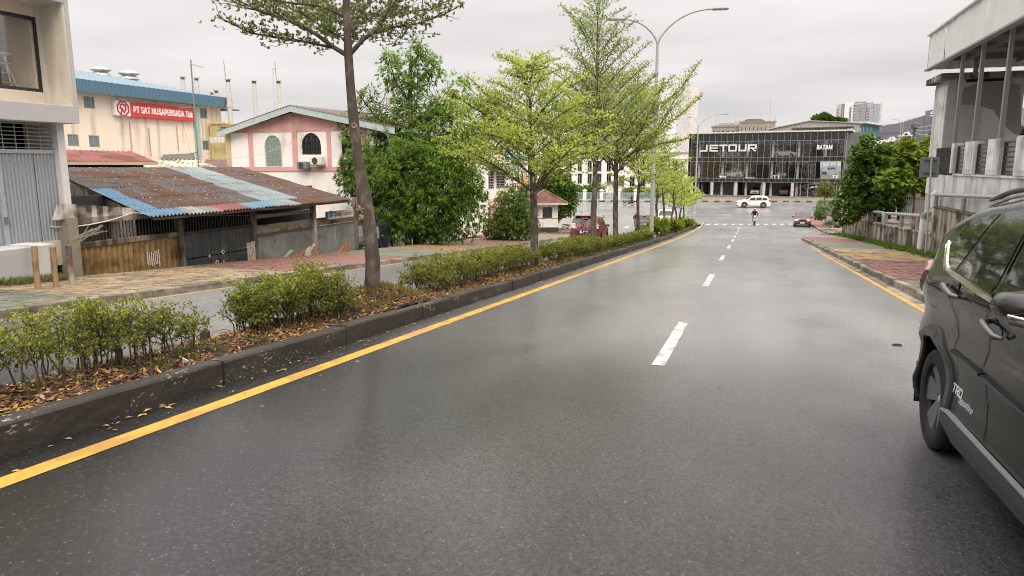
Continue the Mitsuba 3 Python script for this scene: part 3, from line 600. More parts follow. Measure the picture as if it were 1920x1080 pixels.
for px, py, r in ((419, 472, .075), (394, 480, .05), (408, 492, .085), (421, 490, .04)):
    a, b = S.on(px, py); mb.prism(Point(a, b).buffer(r).difference(Point(a+.01, b).buffer(r*.55)), -.022, -.018, (.5, .5, .47))
part(k, 'chalk_marks', mb, 'matte')
for a, b in ((us[2]+.1, us[3]-.1), (us[3]+.1, us[4]-.06)):
    zt_ = S.on(540, 436)[1]
    m_ = (a+b)/2
    for aa, bb in ((a, m_), (m_+.01, b)):
        d = MB(S); corr(d, S, aa, bb, zf, zt_, .09, .016, -.05, (.20, .215, .21) if aa == a else (.17, .18, .17), 6, False, 6, .04); part(k, 'tin_hoarding', d, 'tin')
    d = MB(S); corr(d, S, a, b, zt_+.09, zt_+.42, .09, .014, -.06, (.26, .235, .19), 5, False, 3, .03); part(k, 'tin_hoarding', d, 'rusty')
    part(k, 'batten', MB(S).box(a, b, -.06, .0, zt_+.01, zt_+.08, (.13, .08, .055)), 'rough')
part(k, 'batten', MB(S).box(us[2]+.1, us[3]-.1, -.07, -.02, ze-.42, ze-.3, (.2, .17, .13)), 'rough')
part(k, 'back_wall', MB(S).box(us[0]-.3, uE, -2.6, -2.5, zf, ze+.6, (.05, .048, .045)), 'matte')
part(k, 'floor', MB(S).box(us[0]-.3, uE, -9, -.13, zf-.1, zf-.02, (.12, .11, .1)), 'matte')
part(k, 'gable_wall', MB(S).prism(Polygon([(us[0]-.6, ze+.12), (us[0]+2.4, ze+.12), (us[0]+1.9, ze+.30), (us[0]-.4, ze+.55)]), -.09, -.01, (.45, .42, .38)), 'stained')
part(k, 'side_wall', MB().add([[-17.75, 16.95, ze+.17], [-25.2, 20.3, ze+1.28], [-25.2, 20.3, zf], [-17.75, 16.95, zf]], [[0, 1, 2], [0, 2, 3]], (.34, .32, .29)), 'stained')
# roof: sheets of corrugated tin, each a piece
SK = .45; eX, eZ = -16.55, .075; sl = .155
roofF = Fr([eX, 0, eZ], [0, 1, 0], [-1, SK, sl*1.0], [0, 0, 1]); roofF.M[1] = np.array([-1, SK, sl])    # w counts metres away from the road
rg = np.random.default_rng(9); BR, LB = (.052, .037, .032), (.165, .215, .23)
roof = part(k, 'roof', MB(roofF).box(16.5, 27.6, .02, 8.8, -.12, -.05, (.12, .09, .07)), 'matte')
def roofcol(u, w):
    if w < .8: return [(.06, .155, .26), (.07, .17, .28), (.20, .235, .235), (.24, .23, .20), (.16, .15, .135), (.20, .045, .05), (.17, .045, .045), (.09, .19, .27), (.08, .18, .26), (.14, .19, .2), LB, LB, BR, BR][min(13, int((u-16.3)/.62))]
    if u < 17.1 and w < 4: return (.065, .165, .27)
    if 22.1 < u < 24.4: return tuple(np.array(LB)*rg.uniform(.85, 1.1))
    if 27.0 < u < 28.1: return (.27, .22, .155)
    if 28.1 < u < 29.6: return (.21, .25, .24)
    if u > 30: return (.24, .19, .14)
    return tuple(np.array(BR)*rg.uniform(.75, 1.25))
pit = .155
for iw, (w0, w1) in enumerate(((-.12, .95), (.85, 2.75), (2.6, 4.6), (4.45, 6.6), (6.45, 8.9))):
    u_ = 16.3
    while u_ < 27.2:
        mbs = MB(roofF); n = 5*8; t = np.linspace(0, 1, n+1); uu = u_+t*.80; base = .012*iw*0+rg.uniform(0, .012); tilt = rg.normal(0, .006)
        wv = np.array([w0+rg.uniform(-.05, .05), (w0+w1)/2, w1])
        A, Wg = np.meshgrid(uu, wv, indexing='ij'); Hh = np.sin((A-16.3)/pit*2*np.pi)*.030+base+(Wg-w0)*tilt*.3+np.where(Wg < (w0+w1)/2-.01, .016, 0)
        rc = roofcol(u_+.3, (w0+w1)/2); mbs.grid(np.stack([A, Wg, Hh], -1), rc); part(roof, 'sheet', mbs, 'rusty' if sum(rc) < .2 else 'tin', True); u_ += .735
mb = MB(roofF)                                                  # nail caps on the brown sheets, reflection spots painted in as pale colour
for w in np.arange(1.2, 8.8, .62):
    for u in np.arange(17.4, 27, .42):
        if 21.6 < u < 25.2 or u > 26.9 or rg.uniform() < .3: continue
        uu = 16.3+(math.floor((u-16.3)/pit)+.25)*pit; s_ = rg.uniform(.018, .035); mb.box(uu-s_*.6, uu+s_*.6, w-s_*1.6, w+s_*1.6, .03, .043, (.40, .37, .33))
part(roof, 'nail_cap_glints', mb, 'matte', kind='stuff')
# signboard
k2 = thing('laundry_signboard', 'cream signboard lettered Quality Laundry under the shop eaves', 'sign')
Sg = FX(-17.25); a0, b0 = Sg.on(613, 413); a1, b1 = Sg.on(661, 392)
mb = MB(Sg); mb.cbox(a0, a1, -.08, .06, b0, b1, .015, (.18, .19, .21)); put_k = k2; put(k2+'__frame', mb, 'satin')
part(k2, 'panel', MB(Sg).box(a0+.05, a1-.05, .061, .066, b0+.05, b1-.05, (.50, .43, .27)), 'satin')
mb = MB(Sg); text(mb, 'Quality Laundry', Sg, a0+.42, b0+.13, .19, .067, .006, True, (a1-a0)-.55, (.05, .06, .12)); part(k2, 'lettering', mb, 'matte')
mb = MB(Sg); mb.prism(Polygon([(a0+.12, b0+.1), (a0+.34, b0+.1), (a0+.36, b0+.36), (a0+.23, b0+.42), (a0+.1, b0+.36)]), .067, .072, (.05, .14, .36)); part(k2, 'emblem', mb, 'matte')
# loose sticks by the yellow door, wooden crate slats, a scrap heap
mb = MB(FX(-17.0)); o = FX(-17.0).on(146, 452)
for i in range(16): e = FX(-17.0).on(150+rg.uniform(0, 42), 426+rg.uniform(-6, 20)); b = (o[0]+rg.uniform(-.25, .1), o[1]+rg.uniform(-.25, .15)); mb.tube([[b[0], rg.uniform(-.1, .2), b[1]], [e[0], rg.uniform(0, .3), e[1]]], .009, 5, (.24, .20, .16))
solo('stick_bundle', mb, 'matte', 'bundle of thin grey sticks wedged against the first shop post', 'sticks')
mb = MB(FX(-17.2))
u0_, z0_ = FX(-17.2).on(465, 490)
for i in range(5): mb.box(u0_+i*.09, u0_+i*.09+.035, 0, .03, z0_-.35, FX(-17.2).on(466, 454)[1]+rg.uniform(-.03, .03), (.40, .36, .29))
for z_ in (-.02, .48): mb.box(u0_-.03, u0_+.43, -.03, -.001, z0_+z_, z0_+z_+.05, (.36, .32, .26))
solo('picket_panel', mb, 'rough', 'small panel of pale pickets leaning on the second shop post', 'fence panel')
mb = MB(FX(-16.85)); u0_, z0_ = FX(-16.85).on(555, 487)
for i in range(11):
    a = rg.uniform(.05, .9); l = rg.uniform(.5, 1.2); u = u0_+rg.uniform(-.9, .9); fr = Fr(FX(-16.85)([u, rg.uniform(-.25, .2), z0_-.1]), [0, math.cos(a), math.sin(a)], [1, 0, 0], [0, -math.sin(a), math.cos(a)])
    mb.box(0, l, -.07, .07, 0, .03, ((.22, .10, .06), (.30, .25, .2), (.15, .1, .07))[i % 3], fr)
mb.prism(Polygon([(u0_+.2, z0_-.2), (u0_+.95, z0_-.2), (u0_+.75, z0_+.45), (u0_+.5, z0_+.3)]), .1, .14, (.36, .34, .31)); solo('timber_scraps', mb, 'rough', 'heap of broken planks and a grey board before the tin hoarding', 'scrap heap')
mb = MB(FX(-16.85)); u0_, z0_ = FX(-16.85).on(633, 480)
for i in range(4):
    a = .5+i*.25; fr = Fr(FX(-16.85)([u0_-.4+i*.3, .05*i, z0_-.1]), [0, math.cos(a), math.sin(a)], [1, 0, 0], [0, -math.sin(a), math.cos(a)]); mb.box(0, .7, -.06, .06, 0, .03, (.27, .12, .07), fr)
solo('timber_scraps', mb, 'rough', 'few brown planks propped beside the blue pickup', 'scrap heap')

# --- roofs behind the shops
def tinroof(key, name, A, B, C, D, col, pitch=.2, amp=.03, mat='rusty', thick=True):   # A,B eave left to right, D,C top; ribs run from eave to top
    A, B, C, D = (np.asarray(x, float) for x in (A, B, C, D)); n = max(4, int(np.linalg.norm(B-A)/pitch))*4
    t = np.linspace(0, 1, n+1)[:, None]; nn = nrm(np.cross(B-A, D-A)); nn = nn if nn[2] > 0 else -nn
    h = (np.sin(np.arange(n+1)*np.pi/2)*amp)[:, None]*nn
    mb = MB(); mb.grid(np.stack([A*(1-t)+B*t+h, D*(1-t)+C*t+h], 1), col); part(key, name, mb, mat)
k = thing('red_roof_shed', 'shed with a red tin roof behind the shops', 'building')
Sh = FX(-27.5); e0, ez = Sh.on(120, 303); e1 = Sh.on(296, 303)[0]; Sh2 = FX(-31); r1, rz = Sh2.on(247, 284); r0 = e0-1
tinroof(k, 'roof', [-27.5, e0, ez], [-27.5, e1, ez], [-31, r1, rz], [-31, r0, rz], (.18, .04, .042))
tinroof(k, 'roof', [-27.5, e1, ez], [-34.5, e1, ez], [-31, r1, rz], [-31, r1-.1, rz], (.42, .36, .28))
part(k, 'fascia', MB(Sh).box(e0, e1, -.05, .02, ez-.14, ez, (.50, .40, .28)), 'matte')
part(k, 'wall', MB(Sh).box(e0, e1-.4, -6.5, -.5, -3.2, ez-.14, (.045, .05, .055)), 'matte')
part(k, 'wall', MB(Sh).box(e0+1, e1-1.8, -.49, -.46, ez-.55, ez-.2, (.02, .02, .022)), 'void')
k = thing('pale_roof_shed', 'shed with a pale green streaked tin roof behind the shops', 'building')
Q = [P(255, 322, 36), P(436, 324, 40), P(372, 300, 47), P(255, 299, 44)]
tinroof(k, 'roof', Q[0], Q[1], Q[2], Q[3], (.37, .38, .30), .35, .04); q0 = [np.array(x) for x in Q]
mb = MB()
for a, b in ((0, 1), (1, 2), (2, 3), (3, 0)): mb.add([q0[a]-[0, 0, .05], q0[b]-[0, 0, .05], [q0[b][0], q0[b][1], -3.3], [q0[a][0], q0[a][1], -3.3]], [[0, 1, 2], [0, 2, 3]], (.30, .42, .42))
part(k, 'wall', mb, 'wall')
k = thing('rusty_roof_shed', 'shed with a brown rusted tin roof left of the pink gabled house', 'building')
Q = [P(395, 324, 44), P(440, 326, 45), P(432, 299, 54), P(385, 299, 52)]
tinroof(k, 'roof', *Q, (.085, .055, .05), .3, .03); q0 = [np.array(x) for x in Q]; mb = MB()
for a, b in ((0, 1), (1, 2), (2, 3), (3, 0)): mb.add([q0[a]-[0, 0, .05], q0[b]-[0, 0, .05], [q0[b][0], q0[b][1], -3.3], [q0[a][0], q0[a][1], -3.3]], [[0, 1, 2], [0, 2, 3]], (.12, .11, .1))
part(k, 'wall', mb, 'wall')
k = thing('grey_lean_to', 'dark grey lean-to roof against the cream factory wall', 'building')
Q = [P(302, 299, 58), P(366, 299, 60), P(364, 288, 64), P(308, 287, 62)]; tinroof(k, 'roof', *Q, (.075, .085, .085), .5, .01, 'satin'); q0 = [np.array(x) for x in Q]; mb = MB()
for a, b in ((0, 1), (1, 2), (2, 3), (3, 0)): mb.add([q0[a]-[0, 0, .05], q0[b]-[0, 0, .05], [q0[b][0], q0[b][1], -3.3], [q0[a][0], q0[a][1], -3.3]], [[0, 1, 2], [0, 2, 3]], (.3, .28, .25))
part(k, 'wall', mb, 'wall')

# --- the cream factory
k = thing('factory', 'cream factory with a blue metal roof and a red company sign', 'building')
Fa = FX(-48.); f1, _ = Fa.on(414, 205); f0 = 30.; zt_ = Fa.on(411, 202)[1]; zt2 = Fa.on(410, 186)[1]+.1
WN = [(157, 177, 181, 203), (127, 148, 252, 274), (167, 187, 254, 276), (375, 388, 203, 222), (380, 392, 264, 281)]
wins = [(Fa.on((a+b)/2, d), Fa.on(a, (c+d)/2)[0], Fa.on(b, (c+d)/2)[0], Fa.on((a+b)/2, c)[1]) for a, b, c, d in WN]
hole = union_all([rect(u0, u1, o[1], z1) for o, u0, u1, z1 in wins])
CR2 = (.82, .72, .61)
part(k, 'wall', MB(Fa).prism(rect(f0, f1, -5, zt_+.1).difference(hole), -.3, 0, CR2), 'wall')
part(k, 'wall', MB(Fa).box(f0, f1, -20, -.301, -5, zt_+.05, CR2), 'wall')
for o, u0, u1, z1 in wins: window(k, Fa, u0, u1, o[1], z1, -.04, (.25, .27, .28), 1, .06, 'pale_glass')
fm = MB(Fa); corr(fm, Fa, f0-.8, f1+.5, zt_, zt2, .25, .035, .95, (.07, .155, .225), 4, True); rk = part(k, 'roof', fm, 'satin')
mb = MB(Fa); mb.box(f0-.8, f1+.5, -.1, .9, zt_, zt_+.04, (.3, .34, .37)); part(rk, 'soffit', mb, 'matte')
tinroof(k, 'roof', Fa([f0-.8, .95, zt2]), Fa([f1+.5, .95, zt2]), Fa([f1-6, -9, zt2+2.0]), Fa([f0, -9, zt2+2.0]), (.11, .175, .225), .5, .03, 'satin')
tinroof(k, 'roof', Fa([f1+.5, .95, zt2]), Fa([f1+.5, -19, zt2]), Fa([f1-6, -9, zt2+2.0]), Fa([f1-6, -9.01, zt2+2.0]), (.11, .175, .225), .5, .03, 'satin')
part(k, 'awning', MB(Fa).prism(Polygon([(f1, zt_-.25), (f1+2.4, zt_-.1), (f1+2.4, zt_), (f1, zt_-.05)]), -6, .2, (.08, .09, .10)), 'satin')
for px, y0, y1 in ((244, 228, 282), (280, 240, 292), (332, 235, 282)):
    u_ = Fa.on(px, (y0+y1)/2)[0]; part(k, 'downpipe', MB(Fa).tube([[u_, .06, Fa.on(px, y1)[1]], [u_, .06, Fa.on(px, y0)[1]]], .045, 6, (.42, .33, .26)), 'satin')
u_ = Fa.on(367, 250)[0]; part(k, 'teal_duct', MB(Fa).box(u_-.22, u_+.22, .01, .3, Fa.on(370, 296)[1], zt_, (.28, .47, .43)), 'satin')
sk = thing('factory_sign', 'red sign lettered PT SAT NUSAPERSADA Tbk with a white logo panel', 'sign')
a0, a1 = Fa.on(209, 208)[0], Fa.on(357, 216)[0]; b1, b0 = Fa.on(283, 196)[1], Fa.on(283, 222)[1]; aw = Fa.on(238, 210)[0]
part(sk, 'logo_panel', MB(Fa).cbox(a0, aw, .02, .40, b0, b1, .02, (.72, .72, .73)), 'satin')
nP = 9
for i in range(nP): part(sk, 'red_panel', MB(Fa).cbox(aw+(a1-aw)*i/nP+.008, aw+(a1-aw)*(i+1)/nP-.008, .02, .40, b0, b1, .01, (.60, .045, .04)), 'satin')
mb = MB(Fa); text(mb, 'PT SAT NUSAPERSADA Tbk', Fa, aw+.22, b0+(b1-b0)*.28, (b1-b0)*.44, .40, .06, True, (a1-aw)-.45, (.86, .85, .82)); part(sk, 'lettering', mb, 'satin')
cu, cz = (a0+aw)/2, (b0+b1)/2; oc = lambda r: Polygon([(cu+r*math.cos(t+math.pi/8), cz+r*math.sin(t+math.pi/8)) for t in np.arange(8)*math.pi/4])
mb = MB(Fa); mb.prism(oc(.62).difference(oc(.50)), .402, .43, (.42, .04, .07))
for ring in (arch(cu-.30, cu+.22, cz-.05, cz+.40), ):
    mb.prism(ring.difference(ring.buffer(-.11)).difference(rect(cu+.02, cu+.3, cz-.1, cz+.12)), .402, .43, (.42, .04, .07))
mb.prism(LineString([(cu-.22, cz-.38), (cu-.1, cz-.05), (cu+.1, cz-.3), (cu+.28, cz+.05), (cu+.25, cz+.28)]).buffer(.06), .402, .43, (.42, .04, .07)); part(sk, 'emblem', mb, 'satin')
for px, py, lab in ((190, 140, 'left of the two'), (243, 147, 'right of the two')):
    p = P(px, py+8, 66); mb = MB(Fr(p)); mb.lathe([(.0, 1.15), (.55, 1.05), (.85, .9), (.9, .8), (.55, .62), (.8, .45), (.85, .3), (.5, .12), (.65, -.3), (.65, -1.6)], 20, col=(.5, .5, .5)); solo('roof_ventilator', mb, 'metal', f'{lab} bulging metal ventilators on the blue factory roof', 'ventilator', 30)
chim = [(342, 143, 205, 8, 74), (368, 145, 210, 8, 74), (383, 175, 215, 6, 76), (397, 172, 218, 6, 76), (405, 168, 220, 7, 72), (427, 147, 262, 9, 66), (476, 150, 262, 8, 66), (522, 150, 262, 8, 66)]
names = ['leftmost tall chimney pipe above the blue factory roof', 'second chimney pipe from the left above the blue roof', 'shortest chimney pipe behind the factory roof end', 'short chimney pipe beside the shortest one', 'chimney pipe close to the factory roof corner', 'tall chimney pipe just right of the factory, with a band halfway', 'tall chimney pipe standing alone above the left eaves of the pink house', 'tall chimney pipe rightmost of all, near the gable peak']
for (px, y0, y1, w, d), lab in zip(chim, names):
    p1, p0 = P(px, y0, d), P(px, y1, d); p0 = np.array([p1[0], p1[1], -5.]); r = w/2*d/F_PX; mb = MB()
    mb.tube([p0, p1-[0, 0, .35]], r, 14, (.50, .49, .48)); mb.tube([p1-[0, 0, .36], p1-[0, 0, .12]], r*.9, 14, (.08, .08, .08)); mb.tube([p1-[0, 0, .12], p1], [r*1.35, r*1.3], 14, (.42, .42, .42))
    if px in (427, 522): zz = p1[2]-2.6; mb.tube([[p1[0], p1[1], zz], [p1[0], p1[1], zz+.25]], r*1.25, 14, (.5, .5, .5)); mb.tube([[p1[0]-r, p1[1], p1[2]-.2], [p1[0]-r*1.5, p1[1], p1[2]+1.6]], .03, 5, (.2, .2, .2))
    solo('chimney_pipe', mb, 'satin', lab, 'chimney', 30)
mb = MB()
def mast(mb, px, y0, y1, d, r, col=(.2, .19, .18)): a, b = P(px, y0, d), P(px, y1, d); mb.tube([[a[0], a[1], b[2]], a], r, 6, col); return a
a = mast(mb, 511, 128, 262, 67, .05, (.5, .5, .5)); b = P(526, 126, 67); mb.tube([a, b], .04, 5, (.5, .5, .5)); solo('lamp_mast', mb, 'satin', 'thin pale mast with a short arm between the right chimneys', 'mast')
mb = MB(); mast(mb, 357.5, 112, 318, 35, .035); a = P(357, 120, 35); mb.tube([a, P(381, 126, 35)], .018, 5, (.25, .24, .23)); z = P(357, 300, 35); 
c0 = P(357, 202, 35)
for i in range(14): p = c0*(1-i/13)+P(337+0*i, 202, 35)*(i/13) if False else P(337+i*2.6, 201+i*.15, 35); mb.tube([p-[0, 0, .12], p+[0, 0, .12]], .006, 4, (.2, .2, .2))
mb.tube([P(335, 201, 35), P(372, 203, 35)], .012, 5, (.2, .2, .2)); mb.tube([P(336, 204, 35), P(360, 296, 35)], .008, 4, (.1, .1, .1)); mb.tube([P(358, 288, 35), P(372, 285, 35)], .02, 5, (.2, .06, .05))
solo('television_aerial', mb, 'satin', 'thin rusty mast with a television aerial standing on the shop roof', 'aerial')
k = thing('yellow_house', 'narrow yellow building squeezed between the factory and the pink house', 'building')
A, B = P(404, 300, 66), P(432, 300, 66); fy = facade(A, B); Lf = fy.on(432, 260)[0]
part(k, 'wall', MB(fy).box(-.3, Lf, -6, 0, -5, fy.on(412, 231)[1], (.52, .44, .20)), 'wall'); part(k, 'parapet', MB(fy).box(-.35, Lf, -.2, .12, fy.on(412, 233)[1], fy.on(412, 229)[1], (.55, .48, .26)), 'wall')
window(k, fy, fy.on(414, 240)[0], fy.on(423, 240)[0], fy.on(418, 248)[1], fy.on(418, 238)[1], .03, mull=0)
am = MB(fy); corr(am, fy, fy.on(402, 265)[0], fy.on(429, 262)[0], fy.on(415, 268)[1], fy.on(415, 258)[1], .3, .05, 1.0, (.55, .56, .57), 4, True); part(k, 'awning', am, 'satin')

# --- the pink and white gabled house
k = thing('gabled_house', 'white and pink gabled house with arched windows behind the shop roofs', 'building')
G_ = facade(P(431, 316, 45), P(738, 316, 40)); Lg_ = G_.on(738, 300)[0]; PK, WH = (.60, .33, .31), (.80, .77, .76)
gz0 = -3.3; zE = G_.on(430, 250)[1]; pu, pz_ = G_.on(556, 208); zE2 = G_.on(735, 250)[1]; b245 = G_.on(500, 246)[1]; b313 = G_.on(500, 313)[1]
ga = arch(G_.on(498, 290)[0], G_.on(528, 290)[0], G_.on(512, 312)[1], G_.on(512, 254)[1]); gb = arch(G_.on(566, 280)[0], G_.on(602, 280)[0], G_.on(584, 290)[1], G_.on(584, 249)[1]); gc = arch(G_.on(641, 280)[0], G_.on(672, 280)[0], G_.on(655, 290)[1], G_.on(655, 249)[1])
gd = arch(G_.on(700, 280)[0], G_.on(730, 280)[0], G_.on(715, 290)[1], G_.on(715, 249)[1])
outline = Polygon([(0, gz0), (Lg_, gz0), (Lg_, zE), (pu, pz_), (0, zE)])
part(k, 'wall', MB(G_).prism(outline.difference(union_all([ga, gb, gc, gd])), -.2, 0, WH), 'wall')
part(k, 'gable_band', MB(G_).prism(Polygon([(0, b245), (Lg_, b245), (Lg_, zE-.002), (pu, pz_-.02), (0, zE-.002)]), .0, .035, PK), 'wall')
part(k, 'base_band', MB(G_).box(0, Lg_, 0, .06, b313-.25, b313, PK), 'wall')
for a, b in ((467, 475), (549, 558), (614, 621), (680, 688)): part(k, 'pilaster', MB(G_).box(G_.on(a, 280)[0], G_.on(b, 280)[0], 0, .05, b313, b245, PK), 'wall')
part(k, 'corner_post', MB(G_).box(-.12, .2, -.1, .08, gz0, zE, (.50, .40, .27)), 'wall')
gk = part(k, 'glass_block_window', MB(G_).prism(ga.buffer(.05).difference(ga), -.02, .03, (.6, .58, .57)), 'wall')
bu = ga.bounds; nb = 5; mz = 9
for i in range(nb):
    for j in range(mz):
        cell = rect(bu[0]+(bu[2]-bu[0])*i/nb+.02, bu[0]+(bu[2]-bu[0])*(i+1)/nb-.02, bu[1]+(bu[3]-bu[1])*j/mz+.02, bu[1]+(bu[3]-bu[1])*(j+1)/mz-.02).intersection(ga)
        if cell.area > .004: part(gk, 'glass_block', MB(G_).prism(cell, -.10, -.02, (.20, .27, .25)), 'gloss')
part(gk, 'mortar', MB(G_).prism(ga, -.12, -.06, (.55, .56, .53)), 'matte')
for q in (gb, gc, gd): b = q.bounds; window(k, G_, b[0], b[2], b[1], b[3], -.05, (.03, .03, .032), 2, .07, arched=True, bars=7)
rk = None
for sgn, (a, b) in enumerate((((-.35, zE-.02), (pu, pz_+.16)), ((pu, pz_+.16), (Lg_+.5, zE-.05)))):
    fm = MB(G_); n = int(abs(b[0]-a[0])/.25)*2; t = np.linspace(0, 1, n+1); top = np.stack([a[0]+(b[0]-a[0])*t, np.full(n+1, .55)+.02*(np.arange(n+1) % 2), a[1]+(b[1]-a[1])*t+.12], 1); bot = top.copy(); bot[:, 2] -= .36
    fm.grid(np.stack([bot, top], 1), (.36, .45, .46)); part(k, 'fascia', fm, 'satin')
    A_, B_ = G_([a[0], .6, a[1]+.14]), G_([b[0], .6, b[1]+.14]); C_, D_ = G_([b[0], -12, b[1]+.14]), G_([a[0], -12, a[1]+.14]); tinroof(k, 'roof', A_, D_, C_, B_, (.10, .075, .07), .3, .02)
part(k, 'side_wall', MB(G_).box(.0, .2, -12, -.21, gz0, zE-.1, WH), 'wall'); part(k, 'side_wall', MB(G_).box(Lg_-.2, Lg_, -12, -.21, gz0, zE-.1, WH), 'wall')
for (a, b, y0, y1), lab in (((567, 585, 303, 316), 'grey air conditioner outside the pink house, the darker one'), ((591, 613, 294, 309), 'white air conditioner outside the pink house, nearest the arched grille')):
    u0_, u1_ = G_.on(a, 305)[0], G_.on(b, 305)[0]; z0_, z1_ = G_.on((a+b)/2, y1)[1], G_.on((a+b)/2, y0)[1]; c = (.16, .19, .2) if a == 567 else (.62, .58, .52)
    kk = thing('air_conditioner', lab, 'air conditioner'); part(kk, 'casing', MB(G_).cbox(u0_, u1_, .15, .5, z0_, z1_, .02, c), 'satin')
    fm = MB(G_); r = min(u1_-u0_, z1_-z0_)*.40; fm.lathe([(0, 0), (r, 0), (r*1.05, .02), (r*.95, .03)], 20, 'y', ((u0_+u1_)/2-.04, .505, (z0_+z1_)/2), (.05, .05, .05)); part(kk, 'fan_grille', fm, 'satin'); part(kk, 'bracket', MB(G_).box(u0_+.05, u1_-.05, .06, .45, z0_-.06, z0_-.001, (.2, .2, .2)), 'satin')

# --- the pink wing with roller shutters
k = thing('roller_shutter_house', 'pink and white house with roller shutters and a round turret', 'building')
H = FX(-19.2); h0, h1 = H.on(838, 420)[0], H.on(906, 420)[0]; hz = float(lot_z(50))-.1; hE = H.on(938, 360)[0]; zc, zc2 = H.on(905, 387)[1], H.on(905, 372)[1]; zw0, zw1 = H.on(910, 355)[1], H.on(910, 320)[1]; zr1 = H.on(900, 262)[1]
PK2 = (.68, .44, .41); WH2 = (.78, .70, .67); s0, s1_ = H.on(866, 420)[0], H.on(886, 415)[0]
so = union_all([rect(h0+.2, H.on(862, 420)[0]-.15, hz, zc-.35), rect(s0, s1_, hz, zc-.3), rect(s1_+.12, h1-.3, hz, zc-.3)])
part(k, 'wall', MB(H).prism(rect(h0, h1, hz-.5, zc).difference(so), -.3, 0, PK2), 'wall')
for a, b in ((h0+.2, H.on(862, 420)[0]-.15), (s0, s1_), (s1_+.12, h1-.3)):
    sm = MB(H); corr(sm, H, hz, zc-.3, a, b, .11, .02, -.12, (.30, .29, .275), 4, False, horiz=True); part(k, 'roller_shutter', sm, 'satin')
part(k, 'canopy_beam', MB(H).prism(Polygon([(h0, zc), (h1, zc), (h1+.3, zc), (hE, zc+.55), (hE, zc2), (h0, zc2)]), -.5, .9, PK2), 'wall')
part(k, 'arch_wall', MB(H).prism(Polygon([(h1+.002, hz-.5), (h1+.35, hz-.5), (h1+.4, zc-1.4), (h1+.9, zc-.35), (h1+1.8, zc), (h1+.002, zc)]), -.3, .6, PK2), 'wall')
wins = [(h0+.4, h0+1.6), (H.on(895, 335)[0], H.on(914, 335)[0]), (H.on(918, 335)[0], hE-.4)]
part(k, 'upper_wall', MB(H).prism(rect(h0, hE-.1, zc2+.002, zr1).difference(union_all([rect(a, b, zw0, zw1) for a, b in wins])), -.3, .55, WH2), 'wall')
part(k, 'balcony_front', MB(H).box(h0, hE, .56, .9, zc2+.003, zw0-.05, WH2), 'wall')
for a, b in wins: window(k, H, a, b, zw0, zw1, .5, (.6, .55, .5), 1, .08, bars=5, hb=6)
part(k, 'body', MB(H).box(h0, h1-.1, -9, -.301, hz-.5, zr1-.01, WH2), 'wall')
a0_, b0_ = H.on(902, 320); a1_ = H.on(955, 312)[0]; cm = MB(H); corr(cm, H, a0_, a1_, H.on(928, 321)[1], H.on(928, 309)[1], .35, .04, 1.4, (.33, .43, .42), 4, True); part(k, 'roof_fascia', cm, 'rusty'); part(k, 'roof_canopy', MB(H).box(a0_, a1_, -6, 1.35, H.on(928, 309)[1]-.05, H.on(928, 306)[1], (.20, .11, .09)), 'rusty')
part(k, 'parapet', MB(H).prism(Polygon([(h0, zr1-.01), (a0_, zr1-.01), (a0_, zr1+.2), (h0+2, zr1+.6), (h0, zr1+.6)]), -.1, .58, WH2), 'wall')
tu, tz = H.on(893, 290); ttop = H.on(893, 236)[1]
tm_ = MB(H); tm_.lathe([(.0, zr1-1), (.75, zr1-1), (.75, ttop-.75), (.9, ttop-.7), (.9, ttop-.55), (.72, ttop-.5), (.72, ttop-.25), (.95, ttop-.2), (1.0, ttop), (0, ttop+.1)], 24, at=(tu, -.4, 0), col=(.66, .63, .62)); part(k, 'turret', tm_, 'wall', 30)
rm = MB(H)
for i in range(14): rm.tube([[h0+.3+i*.28, .75, zr1-.6], [h0+.3+i*.28, .75, zr1+.35]], .03, 5, (.5, .3, .3))
rm.tube([[h0+.2, .75, zr1+.37], [h0+4.1, .75, zr1+.37]], .05, 6, (.5, .3, .3)); part(k, 'balustrade', rm, 'satin')
# ------------------------------------------------------------------ across the junction
DK = (.022, .024, .027)
k = thing('car_showroom', 'black glass car showroom of three floors lettered JETOUR across the junction', 'building')
A, B = P(1292, 375, 152), P(1578, 370, 138); J = facade(A, B); JL = J.on(1578, 350)[0]
zb0 = ZF+.18; zt3 = J.on(1578, 246)[1]; zs1 = J.on(1578, 343)[1]; z1t = J.on(1578, 336)[1]; z2b, z2t = J.on(1578, 302)[1], J.on(1578, 294)[1]; z3b = J.on(1578, 262)[1]
DEP = 16
bays = 24; bw = JL/bays
def band_panels(z0, z1, mat, col, w, name, t=.06, gap=.02):
    for i in range(bays):
        mb = MB(J); mb.box(i*bw+gap, (i+1)*bw-gap, w-t, w, z0+.02, z1-.02, col); part(k, name, mb, mat)
band_panels(z3b, zt3, 'gloss', DK, 0, 'spandrel_panel'); band_panels(z2b, z2t, 'gloss', DK, 0, 'spandrel_panel'); band_panels(zs1, z1t, 'gloss', DK, 0, 'spandrel_panel')
scene['showglass'] = {'type': 'thindielectric', 'int_ior': 1.55}
band_panels(z2t, z3b, 'showglass', None, -.02, 'glass_panel', .0, .03) if False else None
for (z0, z1) in ((z2t, z3b), (z1t, z2b)):
    for i in range(bays): part(k, 'glass_panel', MB(J).add([[i*bw+.02, -.03, z0], [(i+1)*bw-.02, -.03, z0], [(i+1)*bw-.02, -.03, z1], [i*bw+.02, -.03, z1]], [[0, 1, 2], [0, 2, 3]]), 'showglass')
for i in range(bays+1): part(k, 'mullion', MB(J).box(i*bw-.03, i*bw+.03, -.06, .05, zs1, zt3, (.20, .21, .22)), 'satin')
for z in (zs1, z1t, z2b, z2t, z3b, zt3): part(k, 'transom', MB(J).box(-.05, JL+.05, -.06, .05, z-.04, z+.04, (.20, .21, .22)), 'satin')
